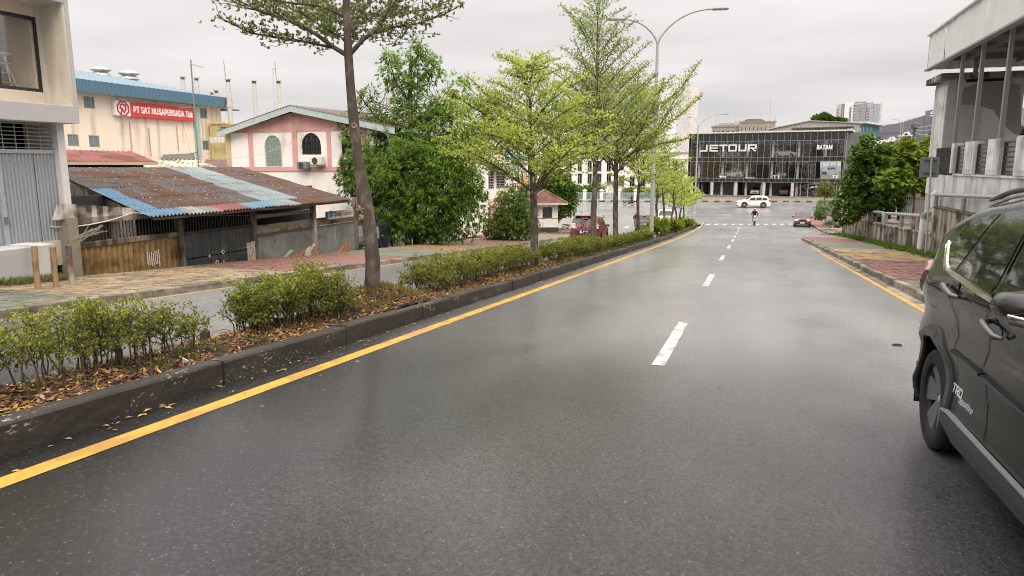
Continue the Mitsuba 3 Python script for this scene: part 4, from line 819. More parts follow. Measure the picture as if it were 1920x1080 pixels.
part(k, 'roof', MB(J).box(-1, JL+1.2, -DEP, .25, zt3+.045, zt3+.3, (.58, .57, .55)), 'wall')
for z, c in ((z2b+.15, .10), (zs1+.1, .10), (zt3-.3, .16)): part(k, 'floor_slab', MB(J).box(-.5, JL-.1, -DEP, -.12, z, z+.25, (c, c, c)), 'matte')
part(k, 'back_wall', MB(J).box(-.5, JL-.1, -9.3, -9.0, zb0, zt3, (.15, .165, .172)), 'matte'); part(k, 'left_wall', MB(J).box(-.55, -.5, -DEP, -.1, zb0, zt3, (.10, .10, .10)), 'matte')
for i in range(1, bays, 4):
    for w, c in ((-1.2, .50),): part(k, 'column', MB(J).box(i*bw+.1, i*bw+.5, w-.4, w, zb0, zt3-.3, (c*.8, c*.8, c*.78)), 'matte')
for i in (1, 4):
    u = JL*(.04+i*.15); part(k, 'partition', MB(J).box(u, u+2.8+(i % 3), -9.5, -9.3, (z1t if i % 2 else z2t), (z2b if i % 2 else z3b)-.4, (.03, .034, .037) if i % 3 else (.085, .092, .096)), 'matte')
for px in (1296, 1334, 1379, 1431.5, 1485): u = J.on(px, 360)[0]; part(k, 'pilotis', MB(J).box(u-.25, u+.25, -.5, -.05, zb0, zs1-.05, (.46, .46, .46)), 'matte')
u1 = J.on(1482, 360)[0]; part(k, 'garage_back', MB(J).box(.2, u1-.2, -6.4, -6.2, zb0, zs1, (.40, .40, .41)), 'wall')
for i, px in enumerate((1313, 1374, 1378, 1425, 1480)):
    u = J.on(px, 360)[0]; part(k, 'garage_wall', MB(J).box(u, u+.25, -6.19, -.55, zb0, zs1-.06, (.42, .42, .43) if i % 2 else (.08, .08, .085)), 'wall')
part(k, 'floor', MB(J).box(-.5, JL, -DEP, 0, zb0-.4, zb0, (.17, .165, .16)), 'matte')
part(k, 'shop_glass', MB(J).add([[u1+.3, -.4, zb0], [JL, -.4, zb0], [JL, -.4, zs1], [u1+.3, -.4, zs1]], [[0, 1, 2], [0, 2, 3]]), 'showglass')
for px in (1500, 1514, 1530, 1548, 1568): u = J.on(px, 360)[0]; part(k, 'shop_mullion', MB(J).box(u-.04, u+.04, -.45, -.36, zb0, zs1-.05, (.45, .45, .45)), 'satin')
# the right flank with its vertical fins
J2 = facade(B, P(1640, 372, 150)); L2 = 11.
part(k, 'flank_wall', MB(J2).box(.1, L2, -.3, -.08, zs1, zt3, (.10, .115, .125)), 'gloss')
for i in range(22): part(k, 'fin', MB(J2).box(.1+i*.5, .19+i*.5, -.08, .18, zs1, zt3, (.20, .215, .23)), 'matte')
for z0, z1 in ((zs1, z1t), (z2b, z2t), (z3b, zt3)): part(k, 'flank_band', MB(J2).box(.05, L2, -.04, .04, z0+.02, z1-.02, DK), 'gloss')
part(k, 'flank_column', MB(J2).box(.2, .8, -.6, -.1, zb0, zs1, (.6, .6, .6)), 'matte'); part(k, 'flank_column', MB(J2).box(6, 6.6, -.6, -.1, zb0, zs1, (.6, .6, .6)), 'matte')
part(k, 'stair_tower', MB(J2).box(L2+.01, L2+2.6, -6, .5, zb0, zt3-.6, (.36, .52, .55)), 'gloss')
ltr = [(1314.5, 1327, 'J'), (1331, 1347, 'E'), (1349, 1364, 'T'), (1366, 1382, 'O'), (1385, 1400, 'U'), (1403, 1419, 'R')]
za, zbb = J.on(1370, 284)[1], J.on(1370, 271)[1]; hL = zbb-za; s_ = hL*.22; lm = MB(J)
for a, b, ch in ltr:                                            # wide square letters drawn stroke by stroke
    u0, u1_ = J.on(a, 278)[0], J.on(b, 278)[0]; w = u1_-u0; r_ = lambda x0, x1, y0, y1: rect(u0+x0, u0+x1, za+y0, za+y1)
    shp = {'J': [r_(w-s_, w, 0, hL), r_(-.15, w-s_, 0, s_)], 'E': [r_(0, s_, 0, hL), r_(s_, w, 0, s_), r_(s_, w*.95, hL*.42, hL*.42+s_*.8), r_(s_, w, hL-s_, hL)], 'T': [r_(0, w, hL-s_, hL), r_(w/2-s_/2, w/2+s_/2, 0, hL-s_)],
           'O': [r_(0, s_, 0, hL), r_(w-s_, w, 0, hL), r_(s_, w-s_, 0, s_), r_(s_, w-s_, hL-s_, hL)], 'U': [r_(0, s_, 0, hL), r_(w-s_, w, 0, hL), r_(s_, w-s_, 0, s_)],
           'R': [r_(0, s_, 0, hL), r_(s_, w, hL-s_, hL), r_(w-s_, w, hL*.42, hL-s_), r_(s_, w, hL*.36, hL*.36+s_*.8), Polygon([(u0+w*.45, za+hL*.36), (u0+w*.45+s_*1.3, za+hL*.36), (u0+w, za), (u0+w-s_*1.3, za)])]}[ch]
    part(k, 'letter', MB(J).prism(union_all(shp), .10, .28, (.60, .60, .61)), 'satin')
mb = MB(J); a0, z0 = J.on(1531, 280); text(mb, 'BATAM', J, a0, z0, J.on(1531, 272)[1]-z0, .10, .12, True, J.on(1560, 277)[0]-a0, (.85, .85, .85)); part(k, 'small_lettering', mb, 'satin')
for s, x0, x1, y0, y1 in (('T2', 1347, 1361, 336, 330), ('T1', 1449, 1462, 335, 329), ('JETOUR', 1398, 1414, 335.5, 332.5), ('JETO', 1518, 1537, 352, 349)):
    mb = MB(J); a0, z0 = J.on(x0, y0); w0 = -.024 if s != 'JETO' else -.39; text(mb, s, J, a0, z0, J.on(x0, y1)[1]-z0, w0, .02, True, J.on(x1, y0)[0]-a0, (.8, .8, .8)); part(k, 'window_lettering', mb, 'satin')
# poster film on the lower right glass: a car on a grassy ground under a pale sky
pp = lambda x, y: J.on(x, y); kk = 'poster'
def poly(mb, pts, w, col): mb.prism(Polygon([pp(*q) for q in pts]), w, w+.006, col)
mb = MB(J); poly(mb, [(1538, 336), (1577, 335), (1577, 301), (1538, 302)], -.022, (.42, .45, .46)); poly(mb, [(1538, 336), (1577, 335), (1577, 320), (1538, 321)], -.015, (.20, .22, .17)); poly(mb, [(1538, 316), (1550, 311), (1562, 309), (1577, 312), (1577, 320), (1538, 321)], -.011, (.28, .31, .33))
poly(mb, [(1541, 328), (1541, 321), (1545, 319), (1551, 313), (1567, 312), (1571, 318), (1571, 324), (1556, 328)], -.004, (.25, .30, .38)); poly(mb, [(1551, 318), (1553, 314.5), (1564, 313.5), (1567, 317.5)], .003, (.05, .06, .07)); poly(mb, [(1541, 327), (1541.5, 322), (1550, 322), (1550, 328)], .003, (.03, .04, .06)); part(k, 'poster', mb, 'satin')
mb = MB(J); a0, z0 = J.on(1560, 333.5); text(mb, 'T2', J, a0, z0, J.on(1560, 328.5)[1]-z0, -.008, .006, True, J.on(1570, 333)[0]-a0, (.85, .85, .85)); part(k, 'window_lettering', mb, 'satin')

def blockb(name, label, A, B, depth, ztop, col, rows=(), mat='matte', z0=-5., cols=0, wcol=(.06, .07, .08), para=.0, wsize=(.6, .55), cat='building'):
    """a plain far building: walls, parapet and rows of real recessed windows"""
    k = thing(name, label, cat); f = facade(A, B); Lb = float(np.hypot(*(np.array(B)-np.array(A))[:2])); ws = []
    for z, h in rows:
        for i in range(cols):
            c = Lb*(i+.5)/cols; w = Lb/cols*wsize[0]; ws.append((c-w/2, c+w/2, z, z+h))
    part(k, 'wall', MB(f).prism(rect(0, Lb, z0, ztop).difference(union_all([rect(*q) for q in ws])) if ws else rect(0, Lb, z0, ztop), -.3, 0, col), mat)
    part(k, 'body', MB(f).box(0, Lb, -depth, -.301, z0, ztop-.02, col), mat)
    if para: part(k, 'parapet', MB(f).box(-.2, Lb+.2, -.4, .15, ztop, ztop+para, tuple(np.array(col)*.8)), mat)
    for q in ws:
        wm = MB(f).prism(rect(*q).difference(rect(*q).buffer(-.06)), -.2, -.02, (.3, .3, .3)); kk = part(k, 'window', wm, 'satin'); part(kk, 'pane', MB(f).box(q[0]+.05, q[1]-.05, -.17, -.14, q[2]+.05, q[3]-.05), 'glass_dark')
    return k, f
zt = lambda y, d: EYE+(310-y)*d/F_PX
k, f = blockb('office_block', 'beige flat-roofed office block behind the left end of the showroom', P(1332, 300, 200), P(1384, 300, 196), 18, zt(240, 198), (.30, .28, .25), [(zt(256, 198), 1.4)], cols=6, para=.5)
part(k, 'rooftop_room', MB(f).box(1, 4.5, -9, -3, zt(240, 198)+.5, zt(231, 198), (.36, .35, .33)), 'wall'); part(k, 'rooftop_room', MB(f).box(5.5, 7.6, -9, -2, zt(240, 198)+.5, zt(228, 198), (.42, .42, .43)), 'wall')
mb = MB(f); 
for i in range(3): mb.tube([[.3+i*.4, -2, zt(240, 198)+.4], [.3+i*.4, -2, zt(224-i*3, 198)]], .05, 5, (.35, .33, .33))
part(k, 'antenna', mb, 'satin')
k, f = blockb('tan_block', 'tan office block with small square windows behind the showroom roof', P(1384, 300, 192), P(1450, 300, 190), 18, zt(232, 191), (.30, .26, .22), [(zt(246, 191), 1.0), (zt(255, 191), 1.0)], cols=9, para=.4, wsize=(.3, .5))
part(k, 'roof', MB(f).prism(Polygon([(.5, zt(232, 191)+.4), (7, zt(232, 191)+.4), (5.4, zt(224, 191)), (2, zt(224, 191))]), -8, -2, (.13, .14, .16)), 'satin')
u = 7.6; part(k, 'mast', MB(f).tube([[f.on(1445, 240)[0], -3, zt(232, 191)], [f.on(1445, 240)[0], -3, zt(190, 191)]], .07, 5, (.3, .3, .3)), 'satin'); part(k, 'antenna', MB(f).tube([[9.2, -3, zt(232, 191)], [9.2, -3, zt(221, 191)]], .1, 5, (.3, .28, .28)), 'satin')
k = thing('warehouse', 'grey roofed warehouse with a blue end wall behind the showroom', 'building')
f = facade(P(1440, 300, 178), P(1610, 300, 166)); Lw_ = f.on(1610, 260)[0]; rr = f.on(1518, 226); 
part(k, 'wall', MB(f).prism(Polygon([(0, -5), (Lw_, -5), (Lw_, f.on(1610, 231)[1]), (rr[0], f.on(1518, 227)[1]), (0, f.on(1440, 242)[1])]), -.3, 0, (.34, .34, .32)), 'matte')
part(k, 'eaves', MB(f).box(f.on(1486, 240)[0], f.on(1601, 240)[0], 0, 1.2, f.on(1540, 240)[1], f.on(1540, 238.5)[1], (.12, .11, .11)), 'satin'); part(k, 'small_room', MB(f).box(f.on(1589, 243)[0], f.on(1598, 243)[0], 0, .6, f.on(1590, 246)[1], f.on(1590, 240)[1], (.6, .6, .58)), 'matte')
part(k, 'roof', MB(f).prism(Polygon([(-.4, f.on(1440, 243)[1]), (rr[0], f.on(1518, 227)[1]), (Lw_, f.on(1610, 231)[1]), (Lw_, f.on(1610, 230)[1]), (rr[0], f.on(1518, 225.6)[1]), (-.4, f.on(1440, 241)[1])]), -30, .4, (.40, .41, .42)), 'satin')
f2 = facade(P(1610, 300, 166), P(1648, 300, 176)); L2_ = f2.on(1648, 250)[0]; 
cmb = MB(f2); corr(cmb, f2, 0, L2_, -5, f2.on(1612, 231)[1], .6, .05, 0, (.05, .13, .185), 4, True); part(k, 'blue_end_wall', cmb, 'satin')
part(k, 'roof_edge', MB(f2).prism(Polygon([(-.3, f2.on(1610, 230.5)[1]), (L2_+.5, f2.on(1648, 236)[1]), (L2_+.5, f2.on(1648, 233)[1]), (-.3, f2.on(1610, 227.5)[1])]), -20, 1.2, (.5, .51, .52)), 'satin')
for px in (1618, 1625, 1632): q = f2.on(px, 242); part(k, 'window', MB(f2).box(q[0]-.3, q[0]+.3, .06, .1, q[1]-.5, q[1]+.4, (.2, .28, .33)), 'gloss')
k, f = blockb('hotel_tower', 'tall grey and white hotel tower rising behind the warehouse', P(1565, 300, 420), P(1645, 300, 410), 22, zt(196, 415), (.47, .48, .50), z0=-8)  # distance haze painted into the tower colours
dT = 415
def slab(px0, px1, y0, y1, w0, w1, col, name='panel', mat='matte'): part(k, name, MB(f).box(f.on(px0, 250)[0], f.on(px1, 250)[0], w0, w1, zt(y1, dT), zt(y0, dT), col), mat)
slab(1565.2, 1573, 197, 300, .0, .5, (.40, .42, .44)); slab(1575, 1579, 197, 300, .0, .45, (.22, .24, .28)); slab(1580, 1597, 195, 300, .0, .6, (.66, .68, .70)); slab(1589.5, 1593, 203, 300, .61, .8, (.20, .22, .26)); slab(1598, 1620, 194, 300, .0, .9, (.27, .28, .31)); slab(1621, 1634, 196, 300, .0, .5, (.34, .35, .38)); slab(1634.5, 1644.8, 199, 300, .0, .6, (.29, .35, .42)); slab(1633, 1644, 197, 199, .0, .7, (.6, .6, .6))
for px in (1567.5, 1598.5, 1612, 1625.5):
    for y in range(204, 246, 5): slab(px-1.3, px+1.3, y, y+2.0, .92, 1.3, (.40, .41, .43), 'balcony'); slab(px-1.2, px+1.2, y+2.2, y+4.4, .91, .95, (.22, .23, .25), 'window', 'satin')
mb = MB(f); text(mb, 'Advanced', f, f.on(1600, 197)[0], zt(199.5, dT), 1.0, .95, .2, False, f.on(1618, 197)[0]-f.on(1600, 197)[0], (.8, .8, .8)); part(k, 'lettering', mb, 'satin')
mb = MB(f)
for i in range(9): mb.box(f.on(1645, 250)[0], f.on(1646.6, 250)[0], -3, -1, zt(206+i*4, dT), zt(204+i*4, dT), (.6, .6, .6))
part(k, 'balconies', mb, 'wall')
k = thing('shopping_mall', 'grey windowless mall with a rising roofline and white sign letters', 'building')
f = facade(P(1646, 300, 215), P(1790, 300, 190)); s_ = lambda x, y: f.on(x, y)
cur = [s_(1646, 235), s_(1660, 234), s_(1676, 232.5), s_(1692, 229), s_(1714, 222), s_(1735, 216.5), s_(1735, 208), s_(1800, 198)]
part(k, 'wall', MB(f).prism(Polygon([(cur[0][0], -6), (cur[-1][0], -6)]+cur[::-1]), -25, 0, (.20, .20, .235)), 'matte')
mb = MB(f); 
for (x0, y0, x1, y1) in ((1646, 251, 1694, 248), (1733.5, 217, 1731.5, 256)):
    mb.prism(LineString([s_(x0, y0), s_(x1, y1)]).buffer(.18), .0, .05, (.13, .13, .15))
part(k, 'joint', mb, 'satin'); part(k, 'dark_panel', MB(f).prism(Polygon([s_(1741, 237), s_(1760, 233), s_(1760, 252), s_(1741, 254)]), 0, .08, (.15, .15, .175)), 'matte')
mb = MB(f); a0, z0 = s_(1745, 218.5); text(mb, 'S', f, a0, z0, s_(1745, 209.5)[1]-z0, .1, .5, True, s_(1759, 214)[0]-a0, (.75, .75, .78)); part(k, 'letter', mb, 'satin')
k = thing('mall_gateway', 'white steel gateway with an arch and huge slanted white letters below the mall', 'sign')
f = facade(P(1640, 300, 165), P(1700, 300, 158)); s_ = lambda x, y: f.on(x, y); mb = MB(f)
for px, ch, w in ((1643, 'D', 6), (1650, 'N', 7), (1659, 'U', 7), (1666.5, 'S', 8)):
    a0, z0 = s_(px, 277 if ch != 'D' else 276); text(mb, ch, f, a0, z0, s_(px, 264)[1]-z0, .2, .5, True, s_(px+w, 270)[0]-a0, (.78, .78, .80), .12)
part(k, 'lettering', mb, 'satin')
part(k, 'frame', MB(f).box(s_(1632, 262)[0], s_(1690, 262)[0], -.3, .1, s_(1660, 263)[1], s_(1660, 262)[1], (.66, .66, .66)), 'satin')
part(k, 'canopy', MB(f).prism(Polygon([s_(1646, 277), s_(1672, 276.5), s_(1690, 263), s_(1690, 262), s_(1670, 275), s_(1646, 276)]), -6, .1, (.5, .5, .52)), 'satin')
c0 = s_(1672, 263); rO, rI = s_(1678, 263)[0]-c0[0], s_(1676, 263)[0]-c0[0]; part(k, 'ring', MB(f).prism(Point(c0).buffer(rO).difference(Point(c0).buffer(rI)), -.2, .2, (.68, .68, .68)), 'satin')
k = thing('arched_pavilion', 'white pavilion with an arched gable window in front of the mall', 'building')
f = facade(P(1682, 290, 150), P(1712, 290, 147)); s_ = lambda x, y: f.on(x, y); c0 = s_(1699.5, 253.5); rO = s_(1705.5, 253)[0]-c0[0]
part(k, 'arch', MB(f).prism(Point(c0).buffer(rO).difference(Point(c0).buffer(rO*.62)).difference(rect(-99, 99, -99, c0[1])), -.3, .2, (.7, .7, .7)), 'wall'); part(k, 'arch_pane', MB(f).prism(Point(c0).buffer(rO*.6).difference(rect(-99, 99, -99, c0[1])), -.2, -.1), 'glass_dark')
part(k, 'cornice', MB(f).box(0, s_(1712, 254)[0], -.3, .3, c0[1]-.25, c0[1]-.002, (.68, .68, .68)), 'wall')
for i in range(7): part(k, 'pier', MB(f).box(.2+i*.5, .42+i*.5, -.2, .1, s_(1690, 262)[1], c0[1]-.25, (.62, .62, .62)), 'wall')
part(k, 'wall', MB(f).box(.0, 3.6, -5, -.31, -5, c0[1]-.2, (.10, .105, .11)), 'wall')
k, f = blockb('thin_tower', 'very pale slim apartment tower half hidden by the median trees', P(1231, 300, 520), P(1258, 300, 516), 15, zt(160, 518), (.63, .63, .64), z0=-8, mat='matte')  # aerial haze put into its near-sky wall colour
k, f = blockb('thin_tower', 'pale pink slim tower beside the distant lamp post', P(1274, 300, 420), P(1289, 300, 417), 12, zt(166, 418), (.58, .565, .56), z0=-8, mat='matte')  # wall colour paled towards the sky, standing in for haze
for i in range(9): part(k, 'floor_band', MB(f).box(.3, 6, -.05, .04, zt(178+i*8, 418), zt(175+i*8, 418), (.545, .53, .525)), 'matte')

# --- the white building with arched windows
k = thing('arched_window_building', 'long white building with tall arched windows and a red disc across the junction', 'building')
A, B = P(985, 360, 158), P(1300, 360, 176); f = facade(A, B); s_ = lambda x, y: f.on(x, y); Lb = s_(1300, 340)[0]
op = []
def rr_(x0, x1, y0, y1, a=False): u0, z0 = s_(x0, y1); u1, z1 = s_(x1, y0); op.append((u0, u1, z0, z1, a))
rr_(1001.5, 1008, 300, 340, True); rr_(1015, 1020, 300, 340, True); rr_(1028, 1052.5, 298, 345, True)
for x in (1063, 1082.5, 1101, 1119, 1137): rr_(x, x+9.5, 301, 322); rr_(x, x+9.5, 325, 345)
for x in (1160, 1180, 1200, 1220, 1240, 1260): rr_(x, x+11, 300, 320); rr_(x, x+11, 330, 350)
shp = [arch(*q[:4]) if q[4] else rect(*q[:4]) for q in op]
ztp = s_(1050, 284)[1]
part(k, 'wall', MB(f).prism(rect(0, Lb, -5, ztp).difference(union_all(shp)), -.4, 0, (.80, .79, .78)), 'wall'); part(k, 'body', MB(f).box(0, Lb, -16, -.41, -5, ztp-.1, (.66, .65, .64)), 'wall')
part(k, 'cornice', MB(f).box(-.2, Lb+.2, -.4, .35, ztp-.002, ztp+.4, (.64, .63, .62)), 'wall'); part(k, 'string_course', MB(f).box(0, Lb, .0, .18, s_(1050, 297)[1], s_(1050, 296)[1], (.64, .63, .62)), 'wall')
for q, sp in zip(op, shp):
    big = q[1]-q[0] > 2.5
    kk = part(k, 'window', MB(f).prism(sp.difference(sp.buffer(-.10)), -.3, .03, (.5, .5, .5)), 'satin'); part(kk, 'pane', MB(f).prism(sp.buffer(-.08), -.32, -.25, (.012, .022, .05)), 'gloss' if big else 'glass_dark')
    if not big:
        m = MB(f); m.box((q[0]+q[1])/2-.04, (q[0]+q[1])/2+.04, -.24, -.1, q[2], q[3]-.3, (.3, .3, .3)); part(kk, 'mullion', m, 'satin')
kk = thing('round_sign', 'round red sign with white strokes on the navy arched window', 'sign'); c0 = s_(1041.5, 319.5); r_ = s_(1049, 319)[0]-c0[0]
part(kk, 'disc', MB(f).prism(Point(c0).buffer(r_), .05, .25, (.62, .03, .05)), 'satin'); mb = MB(f); u, z = c0
for q in ([(-.5, .35), (-.1, .5), (.3, .3)], [(-.55, .05), (0, .1), (.5, 0)], [(-.4, -.3), (.1, -.2), (.45, -.35)]): mb.prism(LineString([(u+a*r_*1.1, z+b*r_*1.1) for a, b in q]).buffer(r_*.09), .252, .27, (.8, .78, .78))
part(kk, 'strokes', mb, 'satin'); part(kk, 'stalk', MB(f).prism(Polygon([(u-.3, z-r_*.9), (u+.3, z-r_*.9), (u+.35, z-r_*2), (u-.1, z-r_*2)]), .05, .2, (.62, .03, .05)), 'satin')
k = thing('blue_roofed_house', 'white two storey house with a blue hipped roof left of the arched building', 'building')
A, B = P(930, 360, 140), P(992, 360, 142); f = facade(A, B); s_ = lambda x, y: f.on(x, y); Lb = s_(992, 340)[0]; op = []
for x0, x1, y0, y1 in ((955.5, 963, 302, 318), (966, 973.5, 302, 318), (955.5, 963, 324, 340), (966, 973.5, 324, 340), (933, 940, 325, 340), (942, 950, 325, 340), (935, 948, 304, 316)): rr_(x0, x1, y0, y1)
zt_ = s_(960, 294)[1]
part(k, 'wall', MB(f).prism(rect(0, Lb, -5, zt_).difference(union_all([rect(*q[:4]) for q in op])), -.3, 0, (.62, .61, .60)), 'wall'); part(k, 'body', MB(f).box(0, Lb, -12, -.31, -5, zt_-.1, (.6, .59, .58)), 'wall')
for q in op:
    kk = part(k, 'window', MB(f).prism(rect(*q[:4]).difference(rect(*q[:4]).buffer(-.08)), -.25, .02, (.2, .2, .2)), 'satin'); part(kk, 'pane', MB(f).box(q[0]+.07, q[1]-.07, -.2, -.16, q[2]+.07, q[3]-.07), 'glass_dark')
part(k, 'string_course', MB(f).box(0, Lb, .0, .2, s_(960, 321)[1], s_(960, 320)[1], (.58, .57, .56)), 'wall')
a0, a1, r0, r1, zr_ = s_(939, 293)[0], s_(990, 293)[0], s_(953, 284)[0], s_(975, 284)[0], s_(960, 284)[1]
tinroof(k, 'roof', f([a0, .6, zt_]), f([a1, .6, zt_]), f([r1, -4, zr_]), f([r0, -4, zr_]), (.10, .30, .52), .5, .02, 'satin'); tinroof(k, 'roof', f([a1, .6, zt_]), f([a1, -9, zt_]), f([r1, -4.1, zr_]), f([r1, -4, zr_]), (.10, .30, .52), .5, .02, 'satin'); tinroof(k, 'roof', f([a0, -9, zt_]), f([a0, .6, zt_]), f([r0, -4, zr_]), f([r0, -4.1, zr_]), (.10, .30, .52), .5, .02, 'satin')
kk = thing('food_billboard', 'red billboard with a round yellow dish picture on the blue roofed house', 'sign')
u0, z0 = s_(977, 347); u1, z1 = s_(991.5, 333); part(kk, 'panel', MB(f).box(u0, u1, .1, .3, z0, z1, (.50, .04, .04)), 'satin')
mb = MB(f); c0 = s_(985.5, 341); mb.prism(Point(c0).buffer(.55), .301, .33, (.62, .46, .2)); mb.prism(Point(c0).buffer(.35), .331, .35, (.5, .24, .08)); mb.prism(rect(u0+.15, u1-.3, z1-.4, z1-.2), .301, .32, (.7, .62, .4)); part(kk, 'picture', mb, 'satin')

# --- fence, poles and signs across the junction
k = thing('railing_fence', 'pale blue railing fence with white pillars along the far kerb', 'fence')
fl = LineString([(-46, 123.6), (-27, 125.6), (-13.5, 129.3)]); Lf = fl.length; pts = np.linspace(0, Lf, 12)
for i, d in enumerate(pts):
    x, y = fl.interpolate(d).coords[0]; mb = MB(Fr([x, y, ZF+.1])); mb.cbox(-.28, .28, -.28, .28, -.3, 1.75, .02, (.66, .66, .65)); mb.cbox(-.38, .38, -.38, .38, 1.751, 1.9, .02, (.7, .7, .7)); mb.lathe([(.3, 1.9), (.16, 2.05), (0, 2.12)], 12, col=(.68, .68, .68)); part(k, 'pillar', mb, 'wall')
    if i+1 < len(pts):
        a, b = fl.interpolate(d+.3).coords[0], fl.interpolate(pts[i+1]-.3).coords[0]; f3 = facade(a, b); l = math.dist(a, b); mb = MB(f3)
        for j in range(14): mb.box(l*j/14, l*j/14+.07, -.02, .02, ZF+.3, ZF+1.6, (.30, .42, .44))
        for z in (.35, 1.45): mb.box(0, l, -.045, -.021, ZF+z, ZF+z+.08, (.30, .42, .44))
        mb.box(0, l, -.1, .1, ZF-.2, ZF+.28, (.42, .42, .4)); part(k, 'railing', mb, 'satin')
k = thing('far_verge', 'grass strip and paving behind the far kerb', None, kind='structure'); mb = MB()
xx = np.linspace(-75, 50, 40); yy = np.interp(xx, [-75, -27, -6, 14, 50], [120, 124.3, 130, 136, 144]); put(k, mb.grid(np.stack([np.stack([xx, yy+.31, xx*0+ZF+.19], 1), np.stack([xx, yy+14, xx*0+ZF+.19], 1)], 1)[:, ::-1]), 'dirt')
def lamp(label, base, ztop, r0, arms, fork=None):
    k = thing('street_lamp', label, 'street lamp', 'double armed street lamps'); x, y, zb_ = base; C = (.30, .31, .33)
    part(k, 'pole', MB().tube([[x, y, zb_], [x, y, ztop]], [r0, r0*.6], 14, C), 'satin', 30); part(k, 'base_plate', MB().cbox(x-r0*1.8, x+r0*1.8, y-r0*1.8, y+r0*1.8, zb_-.1, zb_+.12, .02, (.4, .4, .39)), 'satin')
    for e, rise, side in arms:
        s = np.linspace(0, 1, 18); e = np.asarray(e, float); p0 = np.array([x, y, ztop-.02])
        h = np.sin(s*np.pi/2)**1.0; pth = p0+np.outer(1-np.cos(s*np.pi/2)**1.0 if False else s**1.35, [e[0], e[1], 0])+np.outer(h**.9, [0, 0, rise])
        part(k, 'arm', MB().tube(pth, np.linspace(r0*.55, r0*.36, 18), 10, C), 'satin', True)
        d = nrm(pth[-1]-pth[-2]); n = nrm(np.cross(d, [0, 0, 1])); fr = Fr(pth[-1], d, n, np.cross(d, n) if np.cross(d, n)[2] > 0 else -np.cross(d, n))
        hm = MB(fr); hm.cbox(-.05, .75, -.13, .13, -.06, .05, .04, (.22, .23, .25)); part(k, 'lamp_head', hm, 'satin')
lp = P(1221, 440, 36.8); bz = float(zr(lp[1]))+.2
tp = P(1219, 92, 36.8); ru = 1331/36.8
lamp('tall double armed street lamp standing in the median hedge', (lp[0], lp[1], bz), tp[2], .115, [(RGT*(97/ru), 60/ru, 1), (-RGT*(80/ru)+np.array([.4, .4, 0]), 44/ru, -1)])
q = P(1303, 378, 96); t2 = P(1303, 240, 96); ru = 1331/96
lamp('smaller double armed street lamp at the far end of the median', (q[0], q[1], ZF), t2[2], .12, [(RGT*(45/ru), 24/ru, 1), (-RGT*(22/ru)+np.array([.5, 1.5, 0]), 20/ru, -1)])
q = P(1683, 300, 170); t2 = P(1684, 232, 170); lamp('distant street lamp with a curved dark arm before the mall', (q[0], q[1], ZF-.3), t2[2], .12, [(-RGT*1.3, .9, 1)])
q = P(1687, 300, 172); t2 = P(1689, 232, 172); lamp('distant white street lamp leaning right before the mall', (q[0], q[1], ZF-.3), t2[2], .12, [(RGT*1.2, .9, 1)])
def signpole(label, px, y0, y1, d, r, col, cat='pole', name='pole'): 
    a, b = P(px, y1, d), P(px, y0, d); return solo(name, MB().tube([a, b], [r, r*.8], 10, col), 'satin', label, cat, 30)
def groundz(px, d): p = P(px, 400, d); return p
for px, d, y0, lab in ((957, 84, 291, 'left of the two thin white poles beyond the roller shutters'), (965, 86, 286, 'right of the two thin white poles beyond the roller shutters')):
    b = P(px, y0, d); solo('flag_pole', MB().tube([[b[0], b[1], ZF-.3], b], .05, 8, (.55, .57, .6)), 'satin', lab, 'pole', True)
b0, b1 = P(984, 366, 80), P(977.5, 316, 80); solo('leaning_post', MB().tube([[b0[0]+.1, b0[1], ZF-.2], b0, b1], [.11, .11, .08], 8, (.05, .045, .04)), 'matte', 'dark leaning timber post left of the forked median tree', 'post')
b1 = P(994, 205, 74); solo('concrete_pole', MB().tube([[b1[0], b1[1], ZF-.2], b1], [.26, .17], 14, (.36, .36, .37)), 'stained', 'thick grey concrete utility pole behind the forked median tree', 'pole', True)
for px, d, col, lab, kind in ((963.5, 83, (.03, .16, .5), 'small round blue arrow sign beside the thin white poles', 0), (971, 83, (.6, .03, .04), 'small round red no entry sign beside the thin white poles', 1)):
    c = P(px, 347, d); fr = Fr(c, RGT, -np.cross(RGT, [0, 0, 1]), [0, 0, 1]); fr = Fr(c-np.array([0, 0, 0]), RGT, [FWD[0]*-1, FWD[1]*-1, 0], [0, 0, 1]); k = thing('traffic_sign', lab, 'traffic sign'); part(k, 'disc', MB(fr).prism(Point(0, 0).buffer(.28), 0, .03, col), 'satin')
    part(k, 'mark', MB(fr).prism(rect(-.2, .2, -.05, .05) if kind else Polygon([(-.12, -.15), (.02, .02), (-.06, .08), (.15, .15), (.13, -.06), (.07, -.02), (-.05, -.2)]), .031, .04, (.8, .8, .8)), 'satin'); part(k, 'post', MB(fr).tube([[0, -.06, -2.2], [0, -.06, .25]], .03, 6, (.5, .5, .5)), 'satin')

